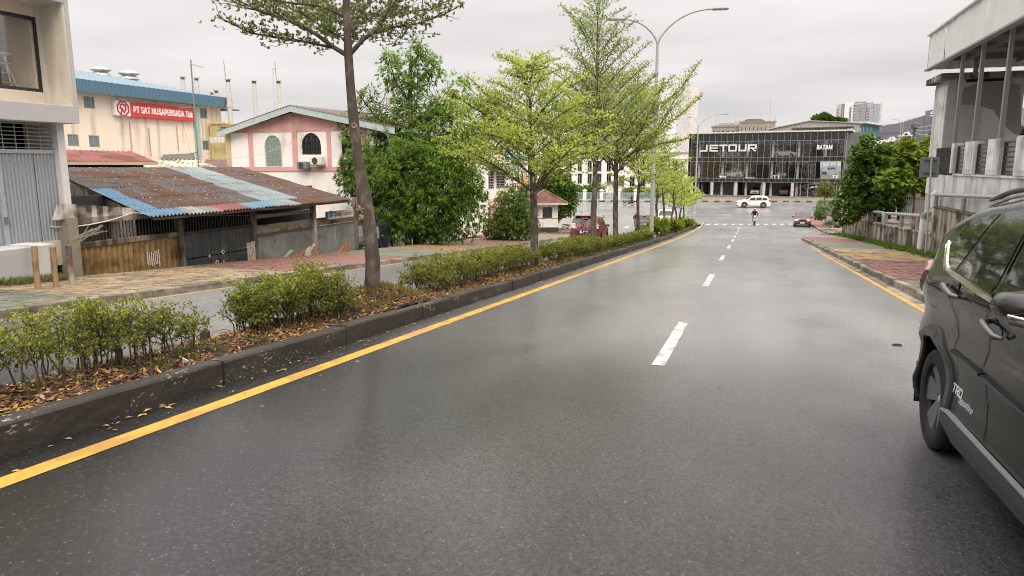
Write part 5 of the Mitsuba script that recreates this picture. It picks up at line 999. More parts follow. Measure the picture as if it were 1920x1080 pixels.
# --- the guard booth
k = thing('guard_booth', 'small white guard booth with a rusty hipped roof and an orange panel', 'booth')
gc = P(1020, 425, 62); gz = float(lot_z(gc[1]))+.12; th = math.radians(24); fb = Fr([gc[0], gc[1], gz], [math.cos(th), math.sin(th), 0], [-math.sin(th), math.cos(th), 0])
hw = 1.05; WHT = (.66, .66, .66)
part(k, 'plinth', MB(fb).cbox(-1.9, 2.4, -1.7, 1.5, -.4, .22, .03, (.13, .125, .12)), 'stained'); part(k, 'base', MB(fb).box(-hw-.04, hw+.04, -hw-.04, hw+.04, .22, .62, (.05, .05, .055)), 'matte')
for sgn, fr2 in ((0, Fr(fb([-hw, -hw, 0]), fb.M[0], -fb.M[1])), (1, Fr(fb([hw, -hw, 0]), fb.M[1], fb.M[0])), (2, Fr(fb([-hw, hw, 0]), -fb.M[1], -fb.M[0])), (3, Fr(fb([hw, hw, 0]), -fb.M[0], fb.M[1]))):
    w_ = rect(.75, 1.7, 1.45, 2.35) if sgn != 0 else rect(.75, 1.6, 1.4, 2.35)
    part(k, 'wall', MB(fr2).prism(rect(0.001, 2*hw-.001, .62, 2.75).difference(w_), -.1, 0 if sgn % 2 else .002, WHT), 'wall'); b = w_.bounds; window(k, fr2, b[0], b[2], b[1], b[3], -.02, (.1, .1, .1), 1, .05)
    if sgn == 1: part(k, 'orange_panel', MB(fr2).box(.1, 1.75, .005, .03, .65, 1.35, (.60, .20, .06)), 'rusty')
    part(k, 'band', MB(fr2).box(0, 2*hw, .003, .02, 1.36, 1.42, (.08, .08, .08)), 'matte')
rm = MB(fb); e = 1.75; rm.add([[-e, -e, 2.72], [e, -e, 2.72], [e, e, 2.72], [-e, e, 2.72], [0, 0, 3.75]], [[0, 1, 4], [1, 2, 4], [2, 3, 4], [3, 0, 4], [0, 2, 1], [0, 3, 2]], (.105, .034, .028)); rk = part(k, 'roof', rm, 'rusty')
rm = MB(fb)
for a in ((-1, -1), (1, -1), (1, 1), (-1, 1)): rm.tube([[e*a[0], e*a[1], 2.74], [0, 0, 3.78]], .07, 6, (.20, .13, .105))
part(rk, 'ridge_cap', rm, 'rusty'); part(k, 'fascia', MB(fb).prism(sbox(-e, -e, e, e).difference(sbox(-e+.06, -e+.06, e-.06, e-.06)) if False else rect(-e, e, 2.56, 2.72), -e-.02, -e, (.45, .4, .36)), 'wall'); part(k, 'fascia', MB(Fr(fb([e, -e, 0]), fb.M[1], fb.M[0])).box(0, 2*e, 0, .02, 2.56, 2.72, (.45, .4, .36)), 'wall')
# ------------------------------------------------------------------ right side: walls, railings, house with a canopy
def FXL(x0): return Fr([x0, 0, 0], [0, 1, 0], [-1, 0, 0])       # faces the road from the right; w towards the road
RW = FXL(6.4)
wt = lambda y: float(np.interp(y, [29.6, 55.7], [RW.on(1724, 432)[1], RW.on(1587, 410.5)[1]]))
k = thing('platform', 'raised yard behind the stained retaining wall', None, kind='structure')
yy = np.r_[29.6, 34, 40, 46, 52, 57, 62]; put(k, MB().grid(np.stack([np.stack([np.full(7, 6.6), yy, [wt(y)-.05 for y in yy]], 1), np.stack([np.full(7, 24), yy, [wt(y)-.05 for y in yy]], 1)], 1)[:, ::-1]), 'dirt')
k = thing('retaining_wall', 'low retaining wall streaked black and white along the right pavement', 'wall')
for a, b in zip(np.linspace(29.62, 55.6, 7)[:-1], np.linspace(29.62, 55.6, 7)[1:]):
    mb = MB(RW); mb.prism(Polygon([(a, float(zr(a))-.3), (b-.015, float(zr(b))-.3), (b-.015, wt(b)-.02), (a, wt(a)-.02)]), -.25, 0, (.25, .225, .19)); part(k, 'wall_panel', mb, 'stained')
    mb = MB(RW); mb.prism(Polygon([(a, wt(a)-.018), (b, wt(b)-.018), (b, wt(b)+.05), (a, wt(a)+.05)]), -.28, .03, (.30, .28, .25)); part(k, 'coping', mb, 'stained')
mb = MB(); mb.box(6.4, 24, 55.61, 55.85, -5, wt(55.6)+.05, (.3, .28, .25)); part(k, 'end_wall', mb, 'stained')
k = thing('yard_wall', 'tall dirty plastered wall with peeling patches behind the parked car', 'wall')
zt5 = 0.02
mb = MB(RW); mb.prism(Polygon([(29.6, float(zr(29.6))-.3), (4, -.6), (4, zt5), (29.6, zt5)]), -.3, 0, (.27, .235, .195)); part(k, 'wall_panel', mb, 'stained')
mb = MB(); mb.box(6.4, 14, 29.601, 29.8, -3, zt5, (.4, .36, .31)); part(k, 'end_wall', mb, 'stained')
mb = MB(RW); mb.box(4, 29.6, -.35, .02, zt5+.002, zt5+.07, (.10, .085, .07)); part(k, 'coping', mb, 'stained')
# galvanised pipe railings
GV = (.25, .265, .26); RR = FXL(6.52)
def pipe_rail(label, runs, posts, r, pr):
    k = thing('pipe_railing', label, 'railing')
    for pts in runs: part(k, 'rail', MB(RR).tube([[q[0], (q[2] if len(q) > 2 else 0), q[1]] for q in pts], r, 12, GV), 'satin', 40)
    for u, z0, z1 in posts: part(k, 'post', MB(RR).tube([[u, 0, z0], [u, 0, z1]], pr, 12, tuple(np.array(GV)*.85)), 'satin', 40)
rl = lambda x, y: RR.on(x, y)
A_, B_, C_, D_, E_, F_ = rl(1590, 393), rl(1611, 394.5), rl(1614, 395.5), rl(1656, 398.5), rl(1662, 400), rl(1727, 404.5)
pipe_rail('grey pipe railing on top of the low streaked retaining wall', [[A_, B_], [C_, ((C_[0]+D_[0])/2, (C_[1]+D_[1])/2), D_, (D_[0]-.12, D_[1]-.06), (D_[0]-.16, D_[1]-.2), (D_[0]-.16, wt(D_[0]))], [E_, F_]],
          [(A_[0]-.3, wt(A_[0]), A_[1]-.02), (C_[0], wt(C_[0]), C_[1]), (rl(1634, 400)[0], wt(rl(1634, 400)[0]), rl(1634, 397)[1]), (E_[0], wt(E_[0]), E_[1]), (rl(1691, 410)[0], wt(rl(1691, 410)[0]), rl(1691, 402)[1]), (rl(1722, 410)[0], wt(rl(1722, 410)[0]), rl(1722, 404)[1])], .075, .085)
a, b = rl(1756, 365), rl(1880, 370); c = rl(1808, 369)
pipe_rail('thick grey pipe railing on the tall dirty wall below the grey house', [[(a[0], zt5+.05), (a[0], a[1]-.1), (a[0]-.12, a[1]), b]], [(c[0], zt5+.05, c[1]-.05)], .065, .075)
pb = gnd_ = None
k = thing('drain_pipe', 'white plastic drain pipe with a grey elbow at the end of the low wall', 'pipe'); q0, q1 = FXL(6.2).on(1723, 476), FXL(6.2).on(1731, 409)
part(k, 'pipe', MB(FXL(6.2)).tube([[q0[0], 0, float(zr(q0[0]))+.1], [q1[0], 0, q1[1]]], .095, 14, (.62, .64, .66)), 'satin', 40); part(k, 'elbow', MB(FXL(6.2)).tube([[q1[0], 0, q1[1]-.02], [q1[0], -.02, q1[1]+.1], [q1[0]-.08, -.1, q1[1]+.2], [q1[0]-.2, -.25, q1[1]+.24], [q1[0]-.4, -.4, q1[1]+.25]], .11, 14, (.24, .25, .25)), 'satin', 40)
k = thing('road_sign', 'grey back of a rectangular road sign on a thin pole by the wall', 'traffic sign'); fs = FXL(6.0)
q0, q1 = fs.on(1737, 463), fs.on(1747, 294); part(k, 'pole', MB(fs).tube([[q0[0], 0, float(zr(q0[0]))+.1], [q1[0], 0, q1[1]+.02]], .035, 12, (.26, .27, .27)), 'satin', 40)
f6 = Fr([6.0, q1[0]+.06, 0], [1, 0, 0], [0, 1, 0], [0, 0, 1]); pxm = 1331/ (q1[0]*.935); u0 = -(1745-1729.5)/47.; u1 = (1760-1747)/47.; z0, z1 = fs.on(1747, 333)[1], fs.on(1747, 294.5)[1]
part(k, 'plate', MB(f6).cbox(u0, u1, 0, .02, z0, z1, .006, (.15, .16, .165)), 'satin')
for z in (z0+.12, z1-.14): part(k, 'bracket', MB(f6).box(u0+.12, u1-.1, -.04, -.002, z, z+.045, (.05, .05, .05)), 'satin')
k = thing('capped_post', 'short white capped post beside the road sign pole', 'post'); q0, q1 = RR.on(1751, 389), RR.on(1751, 366); part(k, 'shaft', MB(RR).tube([[q0[0], 0, zt5], [q0[0], 0, q1[1]]], .13, 14, (.55, .55, .53)), 'satin', 40); part(k, 'cap', MB(RR).lathe([(.15, 0), (.15, .06), (.1, .13), (0, .16)], 14, at=(q0[0], 0, q1[1]), col=(.45, .45, .44)), 'satin', 40)

# --- the house with the white grille wall and the steel canopy
k = thing('grille_wall', 'pale grey boundary wall with piers and black louvre grilles', 'wall'); GW = FXL(6.7); n_ = lambda x, y: GW.on(x, y)
yL = n_(1751, 340)[0]; zb = n_(1791, 329)[1]; LT = (.52, .535, .55)
part(k, 'wall', MB(GW).box(8, yL, -.25, 0, zt5+.0, zb, LT), 'grimy'); part(k, 'sill', MB(GW).box(8, n_(1788, 329)[0], -.26, .05, zb+.002, zb+.06, LT), 'grimy')
ztp = n_(1819, 266)[1]
piers = [(1786, 1791), (1811, 1828), (1854, 1877), (1907, 1940)]
ped = []
for a, b in piers: u1_, u0_ = n_(a, 300)[0], n_(b, 300)[0]; ped.append((u0_, u1_))
w_ = ped[1][1]-ped[1][0]; st = ped[0][0]-ped[1][0]
for i in range(3, 12): ped.append((ped[i][0]-st*1.05, ped[i][0]-st*1.05+w_*1.2))
ped[3] = (ped[3][1]-w_*1.2, ped[3][1])
for u0_, u1_ in ped:
    part(k, 'pier', MB(GW).cbox(u0_, u1_, -.22, .07, zb+.062, ztp, .012, LT), 'grimy'); 
    if u1_-u0_ > .3: part(k, 'pier_panel', MB(GW).box(u0_+.12, u1_-.12, .071, .085, zb+.2, ztp-.12, (.57, .58, .59)), 'grimy')
for (a0, a1), (b0, b1) in zip(ped[:-1], ped[1:]):
    if b1 >= a0 or a0 < 9: continue
    g = MB(GW)
    for i in range(7): z = zb+.14+i*(ztp-zb-.2)/6.6; g.box(b1+.05, a0-.05, -.08, -.055, z, z+.05, (.02, .021, .024))
    g.box(b1+.03, b1+.07, -.11, -.03, zb+.065, ztp-.1, (.02, .02, .022)); g.box(a0-.07, a0-.03, -.11, -.03, zb+.065, ztp-.1, (.02, .02, .022)); g.box(b1+.07, a0-.07, -.11, -.03, zb+.065, zb+.12, (.02, .02, .022)); part(k, 'grille', g, 'satin')
tk = part(k, 'stone_panel', MB(GW).box(n_(1785.5, 300)[0], n_(1755, 300)[0], -.24, -.006, zb+.003, n_(1770, 277)[1], (.035, .036, .04)), 'matte')
u0_, u1_, z0_, z1_ = n_(1785.5, 300)[0], n_(1755, 300)[0], zb+.01, n_(1770, 277)[1]; rg = np.random.default_rng(8)
for i in range(5):
    for j in range(6): part(tk, 'stone_tile', MB(GW).cbox(u0_+(u1_-u0_)*i/5+.004, u0_+(u1_-u0_)*(i+1)/5-.004, -.005, .012+rg.uniform(0, .012), z0_+(z1_-z0_)*j/6+.004, z0_+(z1_-z0_)*(j+1)/6-.004, .006, tuple(np.full(3, rg.uniform(.018, .042)))), 'matte')
k = thing('grey_house', 'bare grey rendered house block with a flat concrete cap at the right edge', 'building')
GH = FXL(7.3); yc, ztop = GH.on(1780, 141); yf = GH.on(1756, 155)[0]; zcap = GH.on(1780, 152)[1]
xr = 7.3; # near face runs along X
def nearface(px, py, Y): d = ray(px, py); t = Y/d[1]; return CAM+d*t
xR = nearface(1917, 200, yc)[0]
part(k, 'wall', MB().box(7.3, xR, yc, yf, -.5, ztop-.18, (.33, .33, .335)), 'grimy')
part(k, 'side_render', MB(GH).box(yc+.05, yf-.002, .001, .02, GH.on(1770, 272)[1]-2, zcap-.12, (.50, .50, .49)), 'grimy')
part(k, 'cap', MB().box(6.95, xR+.4, yc-.35, yf+.25, ztop-.178, ztop+.05, (.27, .275, .275)), 'stained')
nf = Fr([7.3, yc, 0], [1, 0, 0], [0, -1, 0], [0, 0, 1]); q = lambda px, py: (nearface(px, py, yc)[0]-7.3, nearface(px, py, yc)[2])
a = q(1812, 148); b = q(1896, 142); part(k, 'vent_slot', MB(nf).box(a[0], b[0], .002, .02, a[1]-.12, a[1]+.05, (.03, .03, .03)), 'void')
mb = MB(nf); mb.prism(Polygon([q(1796, 197), q(1808, 165), q(1850, 152), q(1912, 158), q(1915, 250), q(1886, 255), q(1868, 222), q(1858, 205), q(1830, 197)]), .002, .012, (.155, .155, .16)); part(k, 'dark_render', mb, 'wall')
mb = MB(nf); mb.prism(Polygon([q(1835, 262), q(1838, 200), q(1862, 206), q(1875, 228), q(1905, 255), q(1905, 262)]), .0125, .02, (.36, .36, .36)); part(k, 'pale_render', mb, 'wall')
ztop_g = ztop-.1
k = thing('steel_canopy', 'large steel canopy with a pale crumpled fascia on slim posts', 'canopy'); CF = FXL(6.45)
yE = CF.on(1738, 131)[0]; z0, z1 = CF.on(1738, 131)[1], CF.on(1739, 72)[1]; rg = np.random.default_rng(13)
u_ = yE
for i, l in enumerate((2.6, 4.9, 4.6, 4.6, 4.6)):
    mb = MB(CF); A, Z = np.meshgrid(np.linspace(u_-l+.02, u_, 26), np.linspace(z0, z1, 10), indexing='ij')
    dn = meshkit.fbm(np.stack([A*1.3+i*7, Z*.5, A*0], -1), 4, 3+i)-.5; mb.grid(np.stack([A, .10*dn+.012*np.sin(A*7+2*Z), Z], -1), (.50, .51, .49)); part(k, 'fascia_sheet', mb, 'satin', True); u_ -= l
part(k, 'edge_trim', MB(CF).box(12, yE+.02, -.12, .1, z0-.06, z0-.002, (.20, .205, .21)), 'satin'); part(k, 'edge_trim', MB(CF).box(12, yE+.02, -.15, .1, z1, z1+.06, (.4, .41, .41)), 'satin')
part(k, 'roof', MB().box(6.62, 12.5, 12, yE-.02, z0+.5, z0+.56, (.10, .105, .115)), 'satin'); em = MB(); corr(em, Fr([6.45, yE, 0], [1, 0, 0], [0, 1, 0]), 0, 6.0, z0, z1, .4, .03, 0, (.42, .43, .42), 4); part(k, 'end_fascia', em, 'satin')
for i in range(8): y = 13+i*2.85; part(k, 'rafter', MB().box(6.64, 12.4, y-.05, y+.05, z0+.30, z0+.498, (.085, .088, .095)), 'satin')
for x in (7.6, 9.5, 11.4): part(k, 'purlin', MB().box(x-.04, x+.04, 12, yE-.1, z0+.16, z0+.298, (.085, .088, .095)), 'satin')
CP = FXL(6.75)
for px, py in ((1797, 107), (1833, 92), (1883, 78)):
    u_, z_ = CP.on(px, 200); part(k, 'post', MB(CP).cbox(u_-.06, u_+.06, -.06, .06, ztp-.1, z0+.3, .012, (.15, .155, .16)), 'satin')
for i in (1, 2, 3): u_ = CP.on(1883, 200)[0]-i*3.1; part(k, 'post', MB(CP).cbox(u_-.06, u_+.06, -.06, .06, ztp-.1, z0+.3, .012, (.15, .155, .16)), 'satin')
u_ = FXL(8.).on(1767, 138)[0]; part(k, 'post', MB().cbox(7.95, 8.1, yE-.6, yE-.45, ztop_g, z0+.3, .012, (.12, .12, .13)), 'satin')
# --- yard things behind the low wall
k = thing('tiled_roof_house', 'low house with a dark tiled roof behind the leafy right tree', 'building'); p0, p1 = P(1706, 292, 48), P(1756, 250, 44); 
fr = facade(p0, p1); a = fr.on(1706, 292); b = fr.on(1756, 250); part(k, 'barge_board', MB(fr).prism(Polygon([a, b, (b[0], b[1]-.35), (a[0], a[1]-.35)]), -.1, .05, (.20, .13, .085)), 'matte'); rkk = part(k, 'roof', MB(fr).prism(Polygon([(a[0]-.3, a[1]), (b[0]+.5, b[1]+.4), (b[0]+.5, b[1]+.22), (a[0]-.3, a[1]-.18)]), -6, .12, (.06, .042, .038)), 'rough'); part(k, 'wall', MB(fr).prism(Polygon([(a[0]+.4, -3), (b[0]+6, -3), (b[0]+6, b[1]-.36), (b[0], b[1]-.36), (a[0]+.4, a[1]-.3)]), -6, -.11, (.25, .2, .16)), 'wall')
rg = np.random.default_rng(2)
for i in range(16): t = i/16; part(rkk, 'tile', MB(fr).prism(Polygon([(lerp(a[0]-.3, b[0]+.5, t), lerp(a[1], b[1]+.4, t)+.002), (lerp(a[0]-.3, b[0]+.5, t+.07), lerp(a[1], b[1]+.4, t+.07)+.002), (lerp(a[0]-.3, b[0]+.5, t+.06), lerp(a[1], b[1]+.4, t+.06)+.07)]), -.4, .14, (.075, .05, .045)), 'rough')
k = thing('brick_pillar', 'bare orange brick gate pillar half hidden by the right tree', 'pillar'); c = P(1605, 338, 62); fb_ = Fr([c[0], c[1], 0], [RGT[0], RGT[1], 0], [-FWD[0], -FWD[1], 0], [0, 0, 1]); zB, zT = wt(56), P(1605, 312, 62)[2]; w = .36
part(k, 'core', MB(fb_).box(-w+.02, w-.02, -w*2+.02, -.02, zB-.3, zT, (.4, .36, .32)), 'matte'); rg = np.random.default_rng(3); z = zB; row = 0
while z < zT-.02:
    for j in range(4):
        x0 = -w+(j-.5*(row % 2))*.2; x0c, x1c = max(-w, x0), min(w, x0+.19)
        if x1c-x0c > .04: part(k, 'brick', MB(fb_).box(x0c, x1c, -.12, rg.uniform(-.005, .012), z, z+.075, tuple(np.array((.36, .13, .075))*rg.uniform(.75, 1.2))), 'rough')
    z += .088; row += 1
part(k, 'grey_edge', MB(fb_).box(-w-.14, -w, -.7, .02, zB-.3, zT+.1, (.2, .19, .17)), 'stained')
k = thing('gate_post', 'plain grey concrete post at the far end of the low wall', 'post'); c = P(1583, 432, 56); part(k, 'shaft', MB().cbox(c[0]-.16, c[0]+.16, c[1]-.16, c[1]+.16, -4.2, P(1583, 366, 56)[2], .015, (.17, .17, .16)), 'stained')
k = thing('concrete_trough', 'long weathered concrete planter trough behind the pipe railing', 'planter'); a, b = FXL(7.0).on(1617, 412), FXL(7.0).on(1646, 415); mb = MB(FXL(7.0)); zz = wt((a[0]+b[0])/2)
for i in range(5): l = (a[0]-b[0])/5; mb.cbox(b[0]+l*i+.02, b[0]+l*(i+1)-.02, -.5, .0, zz-.1, zz+.42+.02*(i % 2), .03, (.27, .235, .19))
part(k, 'block', mb, 'stained')
q = FXL(6.75).on(1719, 422); mb = MB(Fr([6.75, q[0], wt(q[0])])); mb.lathe([(.0, .0), (.14, .02), (.24, .16), (.27, .32), (.21, .46), (.13, .54), (.15, .60), (.12, .60), (.09, .5), (0, .4)], 22, col=(.30, .20, .145)); solo('clay_jar', mb, 'rough', 'brown clay jar standing at the near end of the low wall', 'jar', 40)
k = thing('event_banner', 'small orange and yellow banner on a post behind the railing', 'banner'); c = P(1687, 395, 42); fb_ = Fr([c[0], c[1], 0], [RGT[0], RGT[1], 0], [-FWD[0], -FWD[1], 0], [0, 0, 1]); z1_, z0_ = P(1687, 368, 42)[2], P(1687, 395, 42)[2]; h = z1_-z0_
def bp(pts, w, col, nm='cloth'): part(k, nm, MB(fb_).prism(Polygon([(x*h*.5, z0_+z*h) for x, z in pts]), w, w+.008, col), 'matte')
bp([(-.42, 0), (.42, .02), (.40, .98), (-.2, 1)], 0, (.62, .36, .05)); bp([(-.30, .6), (.40, .62), (.395, .97), (-.2, .98)], .009, (.55, .16, .05), 'print'); bp([(-.42, .0), (.42, .02), (.42, .12), (-.42, .10)], .009, (.10, .16, .4), 'print'); bp([(-.42, .11), (.42, .13), (.42, .2), (-.42, .18)], .009, (.6, .58, .5), 'print'); bp([(-.14, .38), (.12, .38), (.14, .66), (-.1, .68)], .018, (.15, .17, .3), 'print'); bp([(-.08, .5), (.06, .5), (.06, .62), (-.06, .63)], .027, (.6, .45, .35), 'print')
part(k, 'post', MB(fb_).tube([[0, -.06, wt(40)-.2], [0, -.06, z1_]], .03, 8, (.35, .34, .33)), 'satin')
k = thing('iron_gate', 'dark barred iron gate in the shade behind the leafy right tree', 'gate'); f = facade(P(1690, 400, 40), P(1738, 400, 37)); l = f.on(1738, 400)[0]; mb = MB(f); zz = wt(38)
for i in range(14): part(k, 'bar', MB(f).tube([[l*i/13, 0, zz], [l*i/13, 0, f.on(1710, 366)[1]]], .03, 6, (.16, .165, .17)), 'satin')
part(k, 'rail', MB(f).box(0, l, -.03, .03, zz+.2, zz+.27, (.15, .15, .16)), 'satin'); part(k, 'rail', MB(f).box(0, l, -.03, .03, f.on(1710, 372)[1], f.on(1710, 370)[1], (.15, .15, .16)), 'satin'); part(k, 'post', MB(f).box(-.3, -.05, -.1, .1, zz-.2, f.on(1690, 362)[1], (.22, .2, .18)), 'stained')
k = thing('utility_pole', 'dark utility pole with a transformer head above the right tree', 'pole'); b1 = P(1716, 236, 75); part(k, 'shaft', MB().tube([[b1[0], b1[1], -4], b1], [.2, .16], 10, (.10, .10, .105)), 'matte', True); part(k, 'head', MB().lathe([(.2, -.3), (.42, -.25), (.42, .15), (.3, .3), (0, .35)], 14, at=b1, col=(.06, .065, .07)), 'satin', 40)
b2 = P(1762, 224, 60)
for i, (dy, lab) in enumerate(((0, 'upper'), (6, 'middle'), (14, 'lower'))): wire(f'{lab} black cable running from the utility pole to the right', b1-[0, 0, .1+.3*i], P(1790, 212+dy*2, 60), .4, .02)
wire('long thin cable crossing the sky behind the factory chimneys', P(383, 171, 60), P(640, 178, 60), .5, .012)
wire('thick sagging cable along the eaves of the tin roofed shops', P(-30, 404, 18.2), P(248, 399, 20.2), .35, .016); wire('thin cable continuing along the shop eaves to the signboard', P(248, 399, 20.2), P(612, 386, 36), .25, .012)
wire('thin grey cable drooping across the front of the pink house', P(380, 292, 36), P(566, 258, 36), .45, .010)
# ------------------------------------------------------------------ trees, hedges, plants
def unit(v): return v/(np.linalg.norm(v, axis=-1, keepdims=True)+1e-9)
def rosettes(rng, pts, ax, L, nl, droop=0., spread=1.0, wr=.42):
    """nl leaves round each point, opening about the axis"""
    n = len(pts); th = rng.uniform(0, 2*np.pi, (n, nl)); ax = unit(ax)
    a = unit(np.cross(ax, rng.normal(0, 1, (n, 3)))); b = np.cross(ax, a)
    t = rng.uniform(.45, 1.3, (n, nl))[..., None]*spread
    d = ax[:, None]+t*(np.cos(th)[..., None]*a[:, None]+np.sin(th)[..., None]*b[:, None]); d[..., 2] -= droop*rng.uniform(.4, 1.3, (n, nl))
    d = d.reshape(-1, 3); p = np.repeat(pts, nl, axis=0); up = np.array([0, 0, 1.])+rng.normal(0, .35, (len(d), 3))
    l = L*rng.uniform(.65, 1.25, len(d)); return leafquads(p, d, up, l, l*wr, .12)
BARK = (.056, .046, .038)
LIME = np.array([(.42, .50, .11), (.48, .56, .13), (.34, .44, .095), (.52, .56, .15), (.27, .36, .08)])
OLIVE = np.array([(.15, .19, .075), (.19, .23, .085), (.12, .155, .06), (.25, .27, .10)])
def terminalia(label, base, trunk, tr, H, spread, seed, leafL, dens, pal, tiers=6, per=3, el0=48, el1=18, h0=None, extra=(), group='clipped umbrella trees planted along the median', up=.5, nl=6, scars=()):
    rng = np.random.default_rng(seed); k = thing('median_tree', label, 'tree', group)
    trunk = np.array(trunk, float)+np.asarray(base); tp = trunk
    # leader above the last given trunk point
    top = tp[-1]; n = 8; lead = [top+np.array([rng.normal(0, .05), rng.normal(0, .05), 0])*i+np.array([0, 0, (H-(top[2]-base[2]))*i/n]) for i in range(1, n+1)] if H > top[2]-base[2]+.3 else []
    path = np.vstack([tp, lead]) if len(lead) else tp
    rr = np.concatenate([tr, np.linspace(tr[-1]*.9, .012, len(lead))]) if len(lead) else np.array(tr)
    m = trimesh.util.concatenate([]) if False else None
    from scipy.interpolate import interp1d
    s = np.r_[0, np.cumsum(np.linalg.norm(np.diff(path, axis=0), axis=1))]; ss_ = np.linspace(0, s[-1], 40); pf, rf = interp1d(s, path, axis=0), interp1d(s, rr)
    P_, R_ = pf(ss_), rf(ss_)*(1+.05*rng.normal(0, 1, 40)); part(k, 'trunk', MB().tube(P_, R_, 18, BARK), 'bark', True)
    for q in scars:
        fr = Fr(q[0], np.cross(q[1], [0, 0, 1]), [0, 0, 1], q[1]); mb = MB(fr); mb.lathe([(.04, -.06), (.042, .0), (.04, .012), (.032, .018), (.022, .014), (.019, .003), (0, .0)], 14, col=(.20, .14, .095)); part(k, 'branch_scar', mb, 'rough', True)
    bm, LP, LA = MB(), [], []
    zs = base[2]+(h0 if h0 else tp[-1][2]-base[2])
    limbs = []
    for q in extra: limbs.append(([np.asarray(x) for x in q[0]], q[1]))
    fr_ = np.linspace(0, .94, tiers)
    for it, f in enumerate(fr_):
        z = zs+(H-(zs-base[2]))*f; i0 = np.argmin(abs(P_[:, 2]-z)); o = P_[i0]; az0 = rng.uniform(0, 6.3)
        for j in range(per):
            az = az0+j*2*np.pi/per+rng.normal(0, .25); L = spread*(1-.72*f)*rng.uniform(.8, 1.15); e0, e1 = math.radians(el0+rng.normal(0, 6)), math.radians(el1+rng.normal(0, 7))
            pts = [o]
            for q in range(9):
                e = e0+(e1-e0)*q/8; pts.append(pts[-1]+L/9/math.cos((e0+e1)/2)*.92*np.array([math.cos(az)*math.cos(e), math.sin(az)*math.cos(e), math.sin(e)])); az += rng.normal(0, .05)
            limbs.append((pts, max(.010, R_[i0]*.32)))
    for pts, r0 in limbs:
        pts = np.array(pts); n = len(pts); bm.tube(pts, np.linspace(r0, .007, n), 7, BARK)
        s = np.r_[0, np.cumsum(np.linalg.norm(np.diff(pts, axis=0), axis=1))]; Lt = s[-1]; f = interp1d(s, pts, axis=0); d_ = Lt*.14; side = 1
        while d_ < Lt*.995:
            o = f(d_); t = unit(f(min(Lt, d_+.03))-f(max(0, d_-.03))); hz = unit(np.cross(t, [0, 0, 1.]))*side; side = -side
            l = (.18+.42*Lt*(1-d_/Lt)**.8)*rng.uniform(.6, 1.1); l = min(l, 1.25)
            q = np.linspace(0, 1, 5)[:, None]; d = unit(t*.75+hz*rng.uniform(.6, 1.1)+np.array([0, 0, rng.normal(.05, .22)])); tw = o+d*l*q+np.array([0, 0, up*.12])*l*q**2+rng.normal(0, .012, (5, 3))*q
            bm.tube(tw, np.linspace(max(.005, r0*.28), .0025, 5), 4, BARK)
            m = max(2, int(l*dens)); u = rng.uniform(.12, 1, m)[:, None]; base_p = tw[0]+(tw[-1]-tw[0])*u
            # twiglets: leaves sit off the twig on short spurs
            off = rng.normal(0, 1, (m, 3))*[.055, .055, .035]*(1+l*.5); LP.append(base_p+off); LA.append(np.array([0, 0, 1.])*up+d*.6+rng.normal(0, .3, (m, 3)))
            d_ += .085*Lt/max(Lt, 1)*rng.uniform(.7, 1.3)+.035
        m = int(Lt*dens*.7); u = rng.uniform(.25, 1, m)*Lt; LP.append(f(u)+rng.normal(0, .03, (m, 3))); LA.append(np.array([0, 0, 1.])+rng.normal(0, .4, (m, 3)))
    part(k, 'branches', bm, 'bark', True)
    LP, LA = np.vstack(LP), np.vstack(LA); v, fc = rosettes(rng, LP, LA, leafL, nl, 0, .9, .5)
    cl = meshkit.noise(LP*1.6, seed); tone = np.repeat(np.clip((.72+.6*cl), .5, 1.5), nl*4)[:, None]
    part(k, 'foliage', MB().add(v, fc, np.clip(tint(rng, len(LP)*nl, pal, .2, .08)*tone, .005, .9)), 'leaf'); return k
def mz(i): x, y = TREES[i]; return np.array([x, y, float(soil_z(x-float(medx(y)), y))-.05])
# first tree: limbs traced where the photograph shows them
b = mz(0); dT = 9.75
def Q(px, py, d=dT): return P(px, py, d)
tr1 = [b, Q(700, 500), Q(693, 430), Q(685, 385), Q(672, 300), Q(664, 235), Q(657, 160), Q(653, 100), Q(650, 30), Q(646, -60), Q(645, -170)]
lim = [([Q(653, 105), Q(628, 90), Q(590, 62), Q(545, 40), Q(500, 25), Q(455, 5, 10.1), Q(415, -20, 10)], .036), ([Q(628, 90), Q(570, 78, 10.1), Q(520, 70, 10), Q(470, 62, 9.8), Q(430, 42, 9.7), Q(408, 30, 9.6)], .02),
       ([Q(657, 100), Q(680, 75), Q(710, 50), Q(745, 5), Q(775, -40, 10.5)], .036), ([Q(690, 65), Q(730, 52, 10.1), Q(780, 45, 10), Q(830, 28, 9.9), Q(868, 8, 9.8)], .02), ([Q(650, 60), Q(668, 40, 10.5), Q(690, 5, 10.7), Q(705, -50, 10.9)], .025), ([Q(648, 35), Q(620, 15, 10.6), Q(585, -20, 10.8)], .025),
       ([Q(648, 30), Q(600, 12, 9.9), Q(540, 5, 9.6), Q(480, -5, 9.4), Q(440, -20, 9.3)], .02), ([Q(652, 60), Q(700, 30, 10.8), Q(760, 22, 11.2), Q(810, 18, 11.4), Q(850, -5, 11.6)], .02),
       ([Q(655, 90), Q(640, 70, 9.9), Q(600, 48, 9.5), Q(560, 20, 9.2)], .015), ([Q(655, 90), Q(670, 65, 10.8), Q(640, 40, 11.2), Q(590, 35, 11.6), Q(520, 28, 12)], .015)]
fw_ = np.array([FWD[0], FWD[1], 0])
sc = [(Q(682, 395, dT-.085), -FWD*np.array([1, 1, 0])+RGT*.15), (Q(672, 391, dT-.075), -FWD*np.array([1, 1, 0])-RGT*.9), (Q(664, 236, dT-.07), -FWD*np.array([1, 1, 0])), (Q(676, 408, dT-.085), -FWD*np.array([1, 1, 0])-RGT*1.2)]
